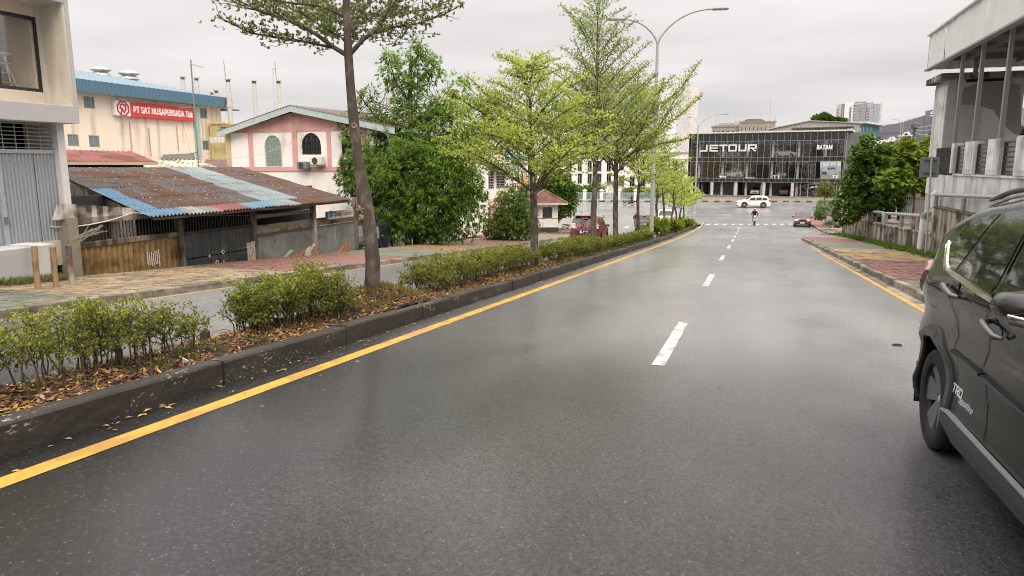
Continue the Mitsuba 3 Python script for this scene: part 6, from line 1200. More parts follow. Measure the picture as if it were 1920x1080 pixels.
terminalia('nearest median tree with a bare scarred trunk rising from a leafy mound', b, np.array(tr1)-b, [.118, .102, .096, .106, .070, .076, .056, .060, .048, .036, .03], 7.2, 2.4, 31, .058, 24, OLIVE, tiers=4, per=4, h0=5.0, extra=lim, nl=5, scars=sc)
d2 = 17.6; b = mz(1); q = lambda x, y, d=d2: P(x, y, d)
terminalia('second median tree, its trunk forking low into two limbs', b, np.array([b, q(1002, 440), q(1001, 400), q(1000, 360), q(998, 320), q(996, 250), q(994, 180)])-b, [.10, .092, .088, .085, .05, .042, .026], 4.95, 2.75, 32,   .058, 27, LIME*1.05, tiers=8, per=5, h0=1.9, el0=36, el1=10,
    extra=[([q(1003, 362), q(1018, 335), q(1030, 305), q(1045, 280), q(1075, 262, 17.2), q(1120, 245, 17)], .065), ([q(1030, 305), q(1040, 270, 18), q(1060, 230, 18.3), q(1095, 190, 18.5)], .06), ([q(996, 285), q(960, 250, 17.2), q(910, 215, 17), q(862, 185, 16.8), q(830, 172, 16.7)], .045), ([q(996, 260), q(950, 222, 17.8), q(905, 170, 18), q(880, 145, 18)], .04), ([q(1030, 300), q(1070, 292, 17), q(1110, 285, 16.8), q(1150, 265, 16.7)], .04), ([q(997, 300), q(975, 268, 17), q(940, 258, 16.6), q(905, 250, 16.4)], .03), ([q(995, 240), q(1030, 190, 17.3), q(1060, 150, 17.2)], .03)],
    scars=[(q(1004, 361, d2-.075), -fw_+RGT*.2), (q(997, 361, d2-.07), -fw_-RGT*.6)])
d3 = 24.6; b = mz(2); q = lambda x, y, d=d3: P(x, y, d)
terminalia('tall slender median tree rising highest with a sparse feathery crown', b, np.array([b, q(1113, 400), q(1115, 350), q(1117, 280), q(1119, 200), q(1120, 100), q(1121, 20)])-b, [.105, .098, .09, .08, .065, .04, .02], 8.4, 2.7, 33, .062, 16, OLIVE*2.0, tiers=12, per=4, h0=2.9, el0=50, el1=32, scars=[(q(1117, 355, d3-.085), -fw_)])
d4 = 28.8; b = mz(3); q = lambda x, y, d=d4: P(x, y, d)
terminalia('median tree with a pale speckled trunk and a wide funnel shaped crown', b, np.array([b, q(1154, 390), q(1155, 340), q(1155, 305), q(1157, 255)])-b, [.11, .10, .095, .085, .045], 6.4, 3.4, 34, .064, 21, LIME*.95, tiers=7, per=5, h0=2.9, el0=46, el1=30,
    extra=[([q(1156, 305), q(1190, 285), q(1225, 255), q(1255, 205), q(1280, 160), q(1310, 118)], .055), ([q(1156, 303), q(1185, 270, 28), q(1215, 220, 27.6), q(1245, 150, 27.4)], .06), ([q(1155, 303), q(1125, 285, 28.4), q(1090, 270, 28.2), q(1050, 265, 28)], .05), ([q(1156, 300), q(1175, 250, 29.4), q(1190, 190, 30), q(1200, 120, 30.4)], .06), ([q(1190, 285), q(1235, 270, 28.4), q(1280, 262, 28.2), q(1305, 255, 28)], .04)])
for i, (lab, px, d, th, H, sp, L, tiers) in enumerate((('fifth median tree, thin and dark trunked, just left of the lamp pole', 1198, 35, 2.6, 5.4, 1.9, .095, 6), ('thin leaning median tree just right of the lamp pole', 1237, 43, 2.3, 4.6, 1.7, .11, 5), ('median tree with a knobbed dark trunk beside a purple shrub', 1254, 48.5, 2.9, 5.9, 2.5, .12, 7), ('slim median tree behind the bright green round shrub', 1270, 54, 2.6, 5.0, 2.0, .13, 5), ('forked little median tree near the end of the island', 1283, 60, 1.7, 4.5, 2.1, .14, 5), ('last but one median tree with low spreading yellow green tiers', 1293, 65, 1.6, 4.6, 2.3, .15, 5), ('last median tree at the tip of the island', 1300, 69, 1.8, 4.4, 2.3, .15, 5))):
    b = mz(4+i); rg = np.random.default_rng(60+i); lx = rg.normal(0, .10, 4).cumsum()
    terminalia(lab, b, np.array([[0, 0, 0], [lx[0]*.4, 0, th*.4], [lx[1]*.6, 0, th*.8], [lx[2]*.7, 0, th], [lx[2]*.9, 0, th+.6]]), [.085, .075, .07, .065, .035], H, sp, 40+i, L, (9, 8, 7, 6, 5, 5, 5)[i], LIME*(1.0, 1.0, .95, 1., 1.1, 1.15, 1.15)[i], tiers=tiers, per=4, h0=th, el0=38, el1=14)

# hedges
HEDGE = np.array([(.19, .235, .042), (.245, .29, .055), (.14, .18, .04), (.12, .12, .05), (.28, .31, .07)])
def hedge(label, y0, y1, wid, h, nstem, nleaf, leafL, seed, pal=HEDGE, cx=None, group=None, bare=.35, name='hedge', cat='hedge', round_=False, zoff=0., low=.2):
    rng = np.random.default_rng(seed); k = thing(name, label, cat, group); sm = MB(); SP, SA = [], []
    for i in range(nstem):
        y = rng.uniform(y0, y1); m = float(medx(y)); x = (cx if cx is not None else -4.98+m)+rng.uniform(-wid, wid)*.38; z = float(soil_z(x-0*m, y))+zoff
        hh = h*rng.uniform(.68, 1.06)
        if round_: c = ((y-(y0+y1)/2)/(y1-y0)*2); hh *= math.sqrt(max(.15, 1-c*c*.8))
        else: hh *= min(1., .62+ .9*min(y-y0, y1-y)/max(.3, .25*(y1-y0)))
        nb = 4
        p0 = np.array([x, y, z-.02]); d = np.array([rng.normal(0, .12), rng.normal(0, .12), 1.])
        main = np.array([p0, p0+d*hh*.3+rng.normal(0, .01, 3), p0+d*hh*.62+rng.normal(0, .025, 3), p0+d*hh*.9+rng.normal(0, .03, 3)]); sm.tube(main, [.008, .006, .0045, .0025], 5, (.065, .052, .040))
        for j in range(nb):
            s = rng.uniform(low+.05, .88); o = p0+d*hh*s; dd = np.array([rng.normal(0, .6), rng.normal(0, .6), rng.uniform(.5, 1.1)]); l = hh*rng.uniform(.22, .42); l = min(l, (hh*1.04-hh*s)/max(.3, dd[2])); tw = np.array([o, o+dd*l*.5+rng.normal(0, .015, 3), o+dd*l]); sm.tube(tw, [.005, .004, .002], 4, (.075, .06, .045))
            nn = int(nleaf/nstem/nb); u = rng.uniform(low, 1.08, nn)[:, None]; SP.append(o+dd*l*u+rng.normal(0, .035, (nn, 3))); SA.append(dd+rng.normal(0, .5, (nn, 3)))
    part(k, 'stems', sm, 'matte', True); SP, SA = np.vstack(SP), np.vstack(SA)
    v, f = rosettes(rng, SP, SA, leafL, 3, .1, 1., .5)
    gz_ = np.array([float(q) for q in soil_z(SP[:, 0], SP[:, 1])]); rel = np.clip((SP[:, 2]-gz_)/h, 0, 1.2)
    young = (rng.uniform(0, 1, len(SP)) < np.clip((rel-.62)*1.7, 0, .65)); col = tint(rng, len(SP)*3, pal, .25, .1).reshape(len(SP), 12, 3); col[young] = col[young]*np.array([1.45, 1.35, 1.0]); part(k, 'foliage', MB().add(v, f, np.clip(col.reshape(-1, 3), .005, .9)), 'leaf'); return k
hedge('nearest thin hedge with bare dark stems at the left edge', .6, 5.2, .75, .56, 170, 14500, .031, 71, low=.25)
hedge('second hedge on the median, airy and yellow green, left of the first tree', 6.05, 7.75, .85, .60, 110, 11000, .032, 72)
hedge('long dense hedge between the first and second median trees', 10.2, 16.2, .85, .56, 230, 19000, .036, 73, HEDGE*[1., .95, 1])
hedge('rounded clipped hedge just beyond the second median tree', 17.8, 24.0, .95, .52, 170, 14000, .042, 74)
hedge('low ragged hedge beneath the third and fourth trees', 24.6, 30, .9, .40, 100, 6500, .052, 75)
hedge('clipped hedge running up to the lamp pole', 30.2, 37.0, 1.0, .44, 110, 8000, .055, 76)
RB = lambda lab, px, d, w, h, pal, seed, n=2600, L=.06: (lambda y: hedge(lab, y-w, y+w, w*2, h, 46, n, L, seed, pal, group=None, name='round_shrub', cat='shrub', round_=True))(P(px, 430, d)[1])
BRT = np.array([(.22, .32, .025), (.28, .37, .03), (.17, .26, .02)]); PUR = np.array([(.055, .035, .03), (.075, .05, .035), (.06, .06, .03)])
RB('bright lime round shrub against the lamp pole', 1243, 41, .75, 1.15, BRT, 81, 4200, .07)
RB('dark purple round shrub beyond the lamp pole', 1268, 46.5, 1.0, .85, PUR, 82, 3600, .07); RB('lime green round shrub beyond the purple one', 1287, 53, 1.0, .9, BRT, 83, 2600, .09); RB('dark purple shrub close to the island tip', 1298, 60, .9, .8, PUR, 84, 2400, .09); RB('lime green shrub at the island tip', 1306, 67, 1.0, .9, BRT, 85, 2400, .10)

# broad-leaved trees from clumps of leaves
def broadleaf(name, label, base, blobs, ncl, nper, L, wr, pal, seed, droop=.5, trunks=(), cat='tree', core=.55, group=None, gap=.42, top_light=0., spread=1., bark=BARK):
    rng = np.random.default_rng(seed); k = thing(name, label, cat, group)
    tb = MB()
    for pts, r in trunks: tb.tube(np.array(pts), np.linspace(r, r*.45, len(pts)), 10, bark)
    vol = np.array([b[3]*b[4]*b[5] for b in blobs]); pk = rng.choice(len(blobs), ncl, p=vol**.75/np.sum(vol**.75)); B_ = np.array(blobs)[pk]
    d = unit(rng.normal(0, 1, (ncl, 3))); rad = rng.uniform(core**3, 1, ncl)**(1/3); rad = rad*(.62+.75*meshkit.noise(d*2.6+B_[:, :3], seed+2)); pos = B_[:, :3]+d*rad[:, None]*B_[:, 3:]
    keep = meshkit.noise(pos*1.5/max(.3, L*5), seed) > gap-.25*rng.uniform(0, 1, ncl); pos, d, rad = pos[keep], d[keep], rad[keep]
    ax = d*.9+np.array([0, 0, .25])+rng.normal(0, .3, d.shape); v, f = rosettes(rng, pos, ax, L, nper, droop, spread, wr)
    cl = meshkit.noise(pos*1.1/max(.3, L*4), seed+5); tone = np.clip(.6+.85*cl, .45, 1.5)
    for i in range(0, len(pos), max(1, len(pos)//90)): j = rng.integers(0, len(blobs)); c = np.array(blobs[j][:3]); tb.tube([c-[0, 0, blobs[j][5]*.4], (c+pos[i])/2+rng.normal(0, .05, 3), pos[i]], [.012*L*6, .009*L*6, .004], 4, bark)
    part(k, 'branches', tb, 'bark', True)
    col = tint(rng, len(pos)*nper, pal, .22, .08)*np.repeat(tone, nper*4)[:, None]
    part(k, 'foliage', MB().add(v, f, np.clip(col, .004, .9)), 'leaf'); return k
def blob(px, py, d, rx, rz, ry=None): p = P(px, py, d); s = d/F_PX; return (p[0], p[1], p[2], rx*s, (ry or rx)*s, rz*s)
DARKG = np.array([(.075, .14, .026), (.10, .18, .03), (.06, .11, .022), (.14, .21, .04)])
MID = np.array([(.14, .21, .05), (.18, .25, .055), (.11, .17, .042)])
d = 39; bz_ = np.array([*P(765, 470, d)[:2], -3.2])
broadleaf('mango_tree', 'dense dark mango tree with long drooping leaves beside the roller shutters', bz_, [blob(770, 330, d, 75, 55), blob(700, 345, d, 55, 50), blob(840, 350, d, 62, 58), blob(720, 400, d, 58, 42), blob(800, 395, d, 66, 48), blob(865, 395, d, 45, 50), blob(760, 290, d, 50, 30), blob(680, 310, d, 40, 28), blob(810, 430, d, 45, 25), blob(700, 440, d, 35, 20), blob(665, 330, d, 34, 34), blob(660, 300, d, 22, 20), blob(880, 350, d, 34, 40), blob(830, 300, d, 55, 36), blob(770, 420, d, 70, 30)], 5600, 9, .29, .22, np.vstack([DARKG*1.3, MID[1:2]*1.2]), 91, 1.15,
    [([P(712, 470, d-.8), P(722, 430, d-.8), P(737, 400, d-.6), P(760, 370, d)], .2), ([P(765, 475, d), P(766, 430, d), P(770, 380, d)], .22), ([P(790, 478, d+.5), P(792, 430, d+.5), P(800, 380, d)], .16)], core=.35, gap=.30, bark=(.11, .07, .045))
d = 40.6
broadleaf('tall_garden_tree', 'tall loose tree with hanging leaf bunches rising behind the mango tree', P(775, 400, d), [blob(770, 130, d, 38, 42), blob(735, 140, d, 24, 40), blob(805, 135, d, 28, 40), blob(770, 190, d, 35, 26), blob(820, 190, d, 40, 35), blob(775, 250, d, 60, 28), blob(840, 245, d, 55, 32), blob(880, 280, d, 40, 26), blob(720, 240, d, 36, 22), blob(690, 180, d, 20, 20), blob(665, 200, d, 14, 26), blob(745, 300, d, 60, 20), blob(860, 165, d, 26, 26), blob(640, 235, d, 12, 20), blob(870, 300, d, 30, 20), blob(885, 250, d, 28, 34), blob(905, 285, d, 16, 26), blob(700, 270, d, 30, 18), blob(785, 90, d, 16, 14), blob(730, 105, d, 14, 14), blob(655, 250, d, 18, 26), blob(675, 290, d, 20, 20), blob(840, 210, d, 50, 20), blob(700, 215, d, 24, 14), blob(720, 285, d, 50, 26), blob(800, 280, d, 70, 30), blob(850, 330, d, 40, 26), blob(760, 215, d, 50, 26)], 4300, 6, .30, .27, np.vstack([MID, DARKG[:2]])*1.6, 92, .9,
    [([np.array([*P(780, 400, d)[:2], -3.2]), P(772, 330, d), P(770, 240, d), P(768, 150, d), P(772, 105, d)], .2), ([P(770, 260, d), P(720, 240, d), P(690, 200, d), P(668, 170, d)], .07), ([P(770, 240, d), P(820, 210, d), P(860, 170, d)], .08), ([P(771, 200, d), P(740, 150, d), P(730, 110, d)], .06)], core=.1, gap=.42)
d = 46
b0 = np.array([*P(950, 452, d)[:2], 0]); b0[2] = float(zl(-13, b0[1]))+.15
broadleaf('roadside_bush', 'bushy green shrub with small leaves in front of the arched porch', b0, [blob(955, 420, d, 45, 32), blob(935, 430, d, 30, 24), blob(980, 425, d, 32, 28), blob(955, 385, d, 36, 25), blob(960, 365, d, 24, 18), blob(985, 395, d, 24, 22), blob(925, 440, d, 22, 14)], 2600, 6, .17, .5, MID*1.05, 93, .15, [([b0, P(950, 420, d), P(955, 380, d)], .08), ([b0, P(970, 420, d), P(980, 390, d)], .06)], cat='shrub', core=.3, gap=.34)
d = 68; b0 = np.array([*P(1047, 420, d)[:2], ZF])
broadleaf('rounded_tree', 'dense rounded dark green tree behind the guard booth', b0, [blob(1045, 365, d, 34, 36), blob(1030, 380, d, 28, 26), blob(1062, 380, d, 24, 26), blob(1048, 340, d, 24, 22), blob(1060, 355, d, 22, 20), blob(1030, 350, d, 20, 20), blob(1052, 395, d, 26, 14)], 3200, 6, .22, .5, DARKG*1.15, 94, .1, [([b0, P(1047, 400, d), P(1046, 360, d)], .13)], core=.5, gap=.2)
d = 40
broadleaf('leafy_yard_tree', 'broad leafy dark green tree hanging over the low streaked wall', P(1650, 420, d), [blob(1650, 330, d, 50, 40), blob(1620, 350, d, 36, 36), blob(1600, 380, d, 32, 26), blob(1640, 375, d, 44, 26), blob(1680, 360, d, 34, 34), blob(1640, 295, d, 40, 22), blob(1625, 285, d, 26, 18), blob(1690, 310, d, 34, 28), blob(1665, 280, d, 34, 12), blob(1615, 320, d, 28, 24), blob(1590, 400, d, 26, 18), blob(1630, 265, d, 16, 12), blob(1600, 350, d, 20, 30)], 2900, 6, .27, .5, np.vstack([DARKG, MID[:1]])*1.0, 95, .6, [([np.array([*P(1665, 425, d)[:2], wt(40)]), P(1664, 380, d), P(1655, 330, d)], .14), ([P(1664, 380, d), P(1630, 340, d), P(1612, 310, d)], .07)], core=.3, gap=.36)
d = 36
broadleaf('large_leaved_tree', 'sapling with big bright yellow green leaves beside the road sign', P(1712, 410, d), [blob(1728, 300, d, 26, 22), blob(1705, 300, d, 22, 22), blob(1692, 330, d, 22, 18), blob(1722, 335, d, 28, 18), blob(1700, 275, d, 16, 10), blob(1742, 280, d, 14, 20), blob(1668, 335, d, 18, 12), blob(1740, 345, d, 18, 18)], 420, 7, .40, .72, np.array([(.22, .30, .05), (.15, .22, .04), (.28, .35, .06), (.11, .17, .035)]), 96, .7, [([np.array([*P(1712, 420, d)[:2], wt(36)]), P(1714, 370, d), P(1716, 310, d)], .08), ([P(1714, 370, d), P(1695, 335, d)], .04), ([P(1714, 360, d), P(1735, 320, d)], .04)], core=.2, gap=.3, top_light=1)
d = 62
broadleaf('bougainvillea', 'dark reddish brown bush above the tiled roof', P(1702, 290, d), [blob(1700, 275, d, 14, 16), blob(1712, 280, d, 10, 12), blob(1695, 285, d, 10, 10)], 900, 5, .22, .5, np.array([(.05, .03, .03), (.07, .035, .035), (.04, .035, .025)]), 97, .2, [([np.array([*P(1702, 300, d)[:2], -3]), P(1702, 280, d)], .1)], cat='shrub', core=.2)
d = 190
broadleaf('rooftop_trees', 'dark rounded tree showing above the warehouse roof', P(1540, 250, d), [blob(1532, 223, d, 10, 7), blob(1546, 221, d, 12, 8), blob(1556, 225, d, 9, 5)], 800, 6, .55, .5, DARKG*.9, 98, .1, [([np.array([*P(1542, 240, d)[:2], ZF]), P(1542, 225, d)], .3)], core=.3, gap=.25)
broadleaf('rooftop_trees', 'smaller dark tree above the warehouse roof, right of the rounded one', P(1570, 250, d), [blob(1570, 226, d, 9, 5), blob(1580, 227, d, 8, 4), blob(1563, 226, d, 6, 4)], 480, 6, .55, .5, DARKG*.9, 99, .1, [([np.array([*P(1572, 240, d)[:2], ZF]), P(1572, 228, d)], .3)], core=.3, gap=.25)
d = 80; b0 = np.array([*P(1548, 395, d)[:2], -4.5])
broadleaf('small_pale_tree', 'small pale green tree standing before the showroom entrance', b0, [blob(1548, 352, d, 17, 11), blob(1540, 360, d, 13, 9), blob(1556, 362, d, 14, 10)], 900, 6, .16, .5, np.array([(.20, .24, .08), (.15, .19, .06), (.25, .27, .10)]), 100, .1, [([b0, P(1546, 375, d), P(1548, 355, d)], .08)], core=.3, gap=.33)
d = 72
broadleaf('round_bush', 'rounded bright green bush at the junction corner', P(1540, 395, d), [blob(1540, 398, d, 14, 12), blob(1548, 385, d, 14, 10), blob(1535, 405, d, 9, 8)], 900, 6, .15, .5, MID*1.2, 101, .1, cat='shrub', core=.5, gap=.2)
def spiky(name, label, base, n, L, w, pal, seed, lift=.9, cat='plant'):
    rng = np.random.default_rng(seed); k = thing(name, label, cat); mb = MB()
    for i in range(n):
        az = rng.uniform(0, 6.3); l = L*rng.uniform(.6, 1.1); e = rng.uniform(.2, 1.3)*lift; s = np.linspace(0, 1, 5); h = np.array([math.cos(az), math.sin(az), 0]); sd = np.array([-math.sin(az), math.cos(az), 0]); c = np.asarray(base)+rng.normal(0, .12, 3)*[1, 1, .3]+np.outer(s*l*math.cos(e), h)+np.outer(l*(s*math.sin(e)-.35*s**2.2), [0, 0, 1])
        wd = w*np.array([.5, 1, .9, .6, .05])[:, None]*sd; mb.grid(np.stack([c-wd, c+np.array([0, 0, -.012]), c+wd], 1), tuple(pal[rng.integers(len(pal))]*rng.uniform(.8, 1.2)))
    part(k, 'leaves', mb, 'leaf', True); return k
AG = np.array([(.16, .21, .13), (.22, .26, .17), (.11, .16, .09)])
for i, (px, py, d, L, lab) in enumerate(((1552, 415, 66, 1.4, 'silvery long leaved plant at the corner of the far pavement'), (1565, 400, 64, 1.8, 'tall silvery long leaved plant against the grey concrete post'), (1572, 418, 62, 1.5, 'silvery long leaved plant spilling onto the pavement'), (1556, 388, 70, 1.6, 'silvery plant behind the other long leaved ones'), (1576, 395, 60, 1.6, 'long leaved plant under the leafy yard tree'))):
    b0 = P(px, py+8, d); b0[2] = max(b0[2], float(zr(b0[1]))+.1); spiky('agave', lab, b0, 46, L, .10, AG, 110+i)
def palm(label, base, top, r, nf, L, seed, pal, skirt=0, name='palm_tree'):
    rng = np.random.default_rng(seed); k = thing(name, label, 'palm tree'); b, t = np.asarray(base), np.asarray(top); part(k, 'trunk', MB().tube([b, b*.5+t*.5+[.1, 0, 0], t], [r*1.2, r, r*.8], 12, (.12, .10, .085)), 'bark', True)
    def frond(az, e, l, col, dr):
        s = np.linspace(0, 1, 14); h = np.array([math.cos(az), math.sin(az), 0]); c = t+np.outer(s*l*math.cos(e), h)+np.outer(l*(s*math.sin(e)-dr*s**2), [0, 0, 1]); mb = MB(); mb.tube(c, np.linspace(.035, .008, 14), 4, tuple(np.array(col)*.8)); n = 44; u = np.linspace(.12, 1, n); f = np.stack([np.interp(u, s, c[:, i]) for i in range(3)], 1); sd = np.array([-math.sin(az), math.cos(az), 0]); q = np.where(np.arange(n) % 2, 1, -1)[:, None]; dd = sd*q*.8+h*.5+np.array([0, 0, -.55])+rng.normal(0, .12, (n, 3)); ll = l*.22*np.sin(np.pi*np.clip(u*.9+.08, 0, 1))+.05; v, fa = leafquads(f, dd, np.tile([0, 0, 1.], (n, 1)), ll, np.full(n, .06*l/2.5), .05); mb.add(v, fa, np.repeat(np.asarray(col)*np.exp(rng.normal(0, .2, (n, 1))), 4, axis=0)); return mb
    for i in range(nf): part(k, 'frond', frond(i*2.4+rng.normal(0, .2), rng.uniform(.1, 1.1), L*rng.uniform(.8, 1.1), pal[rng.integers(len(pal))], rng.uniform(.6, 1.0)), 'leaf')
    for i in range(skirt): part(k, 'dead_frond', frond(i*2.4, -1.1+rng.normal(0, .1), L*rng.uniform(.7, 1), (.10, .085, .07), .1), 'leaf')
d = 100; t = P(1152, 345, d); palm('small coconut palm with drooping yellowish fronds before the arched building', [t[0], t[1], ZF], t, .16, 16, 2.9, 120, np.array([(.22, .24, .09), (.16, .2, .07), (.26, .24, .12)]))
d = 62; t = P(912, 200, d); palm('tall palm with a skirt of dead fronds behind the round turret', [t[0]+.3, t[1], -3.5], t, .36, 18, 3.4, 121, np.array([(.10, .15, .04), (.13, .17, .05)]), 12)
d = 62; t = P(985, 128, d); palm('high palm crown just showing above the second median tree', [t[0]+.2, t[1]+3, -3.5], t, .2, 14, 2.2, 122, np.array([(.09, .13, .04), (.12, .16, .05)]))
b0 = np.array([*P(1148, 462, 26)[:2], 0]); b0[2] = float(soil_z(b0[0], b0[1])) if -6 < b0[0] < -4.2 else float(zl(-8, b0[1]))
b0 = np.array([-5.5, 25.6, float(soil_z(-5.5, 25.6))]); k = thing('red_leaf_sapling', 'thin sapling with sparse reddish leaves behind the red hatchback car', 'shrub'); rg = np.random.default_rng(5); mb = MB(); pp_ = []
for i in range(9):
    a = rg.uniform(0, 6.3); l = rg.uniform(.7, 1.5); e = b0+np.array([math.cos(a)*.55, math.sin(a)*.55, l]); mb.tube([b0, b0*.5+e*.5+rg.normal(0, .06, 3), e], [.014, .009, .004], 5, (.07, .05, .045)); u = rg.uniform(.5, 1.05, 9)[:, None]; pp_.append(b0+(e-b0)*u+rg.normal(0, .05, (9, 3)))
part(k, 'stems', mb, 'matte', True); pp_ = np.vstack(pp_); v, f = rosettes(rg, pp_, np.tile([0, 0, 1.], (len(pp_), 1)), .07, 4); part(k, 'foliage', MB().add(v, f, tint(rg, len(pp_)*4, np.array([(.17, .09, .06), (.15, .15, .05), (.10, .06, .045)]), .25)), 'leaf')
for i, (px, d, w, h, lab) in enumerate(((1085, 133, 26, 12, 'green bush behind the railing fence near the pale parked cars'), (1112, 134, 22, 16, 'dark tree clump behind the railing fence left of the small palm'), (1190, 136, 26, 9, 'low clipped bush behind the railing fence right of the small palm'), (1228, 137, 20, 7, 'low bush behind the fence near the end of the arched building'), (1020, 128, 20, 10, 'dark bush beyond the rounded tree'), (985, 110, 14, 11, 'green bush under the red billboard'))):
    broadleaf('fence_bush', lab, P(px, 372, d), [blob(px, 360, d, w, h), blob(px-w*.4, 364, d, w*.6, h*.7), blob(px+w*.5, 363, d, w*.6, h*.8)], 700, 5, .42, .5, DARKG*1.2 if i % 2 else MID, 130+i, .1, cat='bush', core=.4, gap=.2)
# ------------------------------------------------------------------ cars
def fr_car(x, y, z, fx, fy, slope=0.):                          # u forward, w to the left, z up
    f = nrm([fx, fy, slope]); l = nrm(np.cross([0, 0, 1], f)); return Fr([x, y, z], f, l, np.cross(f, l))
class Car:
    def __init__(s, fr, L, W, prof, belt=.95, tum=.22, zb=.24, ro=.8, wb=2.6, r=.31, waist=True, plan=.13):
        s.fr, s.L, s.W, s.belt, s.tum, s.zb, s.ro, s.wb, s.r, s.plan = fr, L, W, belt, tum, zb, ro, wb, r, plan
        s.prof = np.array(prof, float)
        s.gz = np.array([(.2, -.05), (.30, -.012), (.38, -.002), (.46, -.022), (.56, -.036), (.66, -.030), (.725, -.002), (.745, .002), (.79, -.016), (.86, -.030), (.94, -.024), (1.02, -.002), (1.045, .003), (1.10, -.003), (1.2, -.03)]) if waist else np.array([(.2, -.05), (.35, -.01), (.6, .0), (.9, -.015), (1.2, -.03)])
    def zt(s, u): return np.interp(u, s.prof[:, 0], s.prof[:, 1])
    def hw(s, u, z):
        u, z = np.asarray(u, float), np.asarray(z, float); d = np.minimum(u, s.L-u)
        pl = 1-s.plan*np.clip(1-d/.6, 0, 1)**2.2; b = s.belt
        return s.W/2*pl+np.interp(z, s.gz[:, 0], s.gz[:, 1])-np.clip(z-b, 0, 2)*s.tum-np.clip(z-b-.35, 0, 2)*s.tum*.6
    def shell(s, col):
        us = np.unique(np.round(np.r_[np.linspace(0, s.L, 64), s.prof[:, 0], .02, .05, s.L-.02, s.L-.05], 4)); rows = []
        for u in us:
            zt = float(s.zt(u)); d = min(u, s.L-u); zb = s.zb+.12*max(0, 1-d/.35)**2; zt = max(zt, zb+.1); rc = min(.10, (zt-zb)*.4)
            z = np.linspace(zb, zt-rc, 16); y = s.hw(u, z); y0 = y[-1]; yT = max(y0-.20, .05); a = np.linspace(0, math.pi/2, 7)[1:]
            yy = np.r_[0, y*1, yT+(y0-yT)*np.cos(a), yT*.66, yT*.33, 0]; zz = np.r_[zb, z, zt-rc+rc*np.sin(a), zt+.012, zt+.02, zt+.022]
            rows.append(np.r_[np.c_[yy, zz], np.c_[-yy[-2:0:-1], zz[-2:0:-1]]])
        m = len(rows[0]); v = np.array([[u, w, z] for u, r_ in zip(us, rows) for w, z in r_]); n = len(us)
        i, j = np.meshgrid(np.arange(n-1), np.arange(m), indexing='ij'); j2 = (j+1) % m
        f = np.stack([i*m+j, (i+1)*m+j, (i+1)*m+j2, i*m+j2], -1).reshape(-1, 4); f = np.vstack([f[:, [0, 1, 2]], f[:, [0, 2, 3]]])
        v = np.vstack([v, [us[0], 0, np.mean(rows[0][:, 1])], [us[-1], 0, np.mean(rows[-1][:, 1])]]); k = np.arange(m); k2 = (k+1) % m; e = (n-1)*m
        f = np.vstack([f, np.stack([k, k2, k*0+n*m], 1), np.stack([e+k2, e+k, k*0+n*m+1], 1)])
        if np.einsum('ij,ij->', np.cross(v[f[:, 1]]-v[f[:, 0]], v[f[:, 2]]-v[f[:, 0]]), v[f[:, 0]]-v.mean(0)) < 0: f = f[:, ::-1]
        M = manifold3d.Manifold(manifold3d.Mesh(vert_properties=v.astype(np.float32), tri_verts=f.astype(np.uint32)))
        if M.is_empty(): return MB(s.fr).add(v, f, col)
        for u in (s.ro, s.ro+s.wb):
            for sg in (-1, 1):
                c = manifold3d.Manifold.cylinder(.5, s.r+.075, s.r+.075, 40).rotate([90, 0, 0]).translate([u, sg*(s.W/2+.05)+.25, s.r+.01]); M = M-c
        q = M.to_mesh(); return MB(s.fr).add(q.vert_properties[:, :3], q.tri_verts, col)
    edge = .3
    def side(s, mb, poly, sg, off, col=None, edge=None):           # a flat outline laid on the curved flank
        edge = edge or s.edge
        for g in getattr(poly, 'geoms', [poly]):
            if g.is_empty or g.area < 1e-6: continue
            v, f = trimesh.creation.triangulate_polygon(g, engine='earcut'); v, f = trimesh.remesh.subdivide_to_size(np.c_[v, np.zeros(len(v))], f, max_edge=edge)[:2]
            u, z = v[:, 0], v[:, 1]; mb.add(np.stack([u, sg*(s.hw(u, z)+off), z], 1), f if sg < 0 else f[:, ::-1], col)
        return mb
    def slab(s, mb, poly, sg, off, th, col=None, edge=None):       # the same with thickness: outer face and rim
        edge = edge or s.edge
        s.side(mb, poly, sg, off, col, edge)
        for g in getattr(poly, 'geoms', [poly]):
            for ring in [g.exterior, *g.interiors]:
                c = np.array(LineString(ring.coords).segmentize(edge).coords); u, z = c[:, 0], c[:, 1]; a = np.stack([u, sg*(s.hw(u, z)+off), z], 1); b = np.stack([u, sg*(s.hw(u, z)+off-th), z], 1); mb.grid(np.stack([a, b], 1), col)
        return mb
    def top(s, mb, u0, u1, y0, y1, off, col=None, inset=.14, n=10):   # a sheet on the upper surface between two stations
        us = np.linspace(u0, u1, n); P_ = []
        for u in us:
            z = float(s.zt(u)); w = float(s.hw(u, z-.06))-inset; t = np.linspace(max(y0, -1), min(y1, 1), 11)*w; P_.append(np.stack([np.full(11, u), t, z+.022-.012*(t/max(w, .1))**2], 1))
        P_ = np.array(P_); dz = np.gradient(P_[:, 5, 2], us); nn = np.stack([-dz, 0*dz, 1+0*dz], 1); nn /= np.linalg.norm(nn, axis=1, keepdims=True); return mb.grid(P_+nn[:, None]*off, col)
def MBcol(m, c):
    m.C = [np.broadcast_to(np.array(c, float), x.shape) for x in m.C]; return m
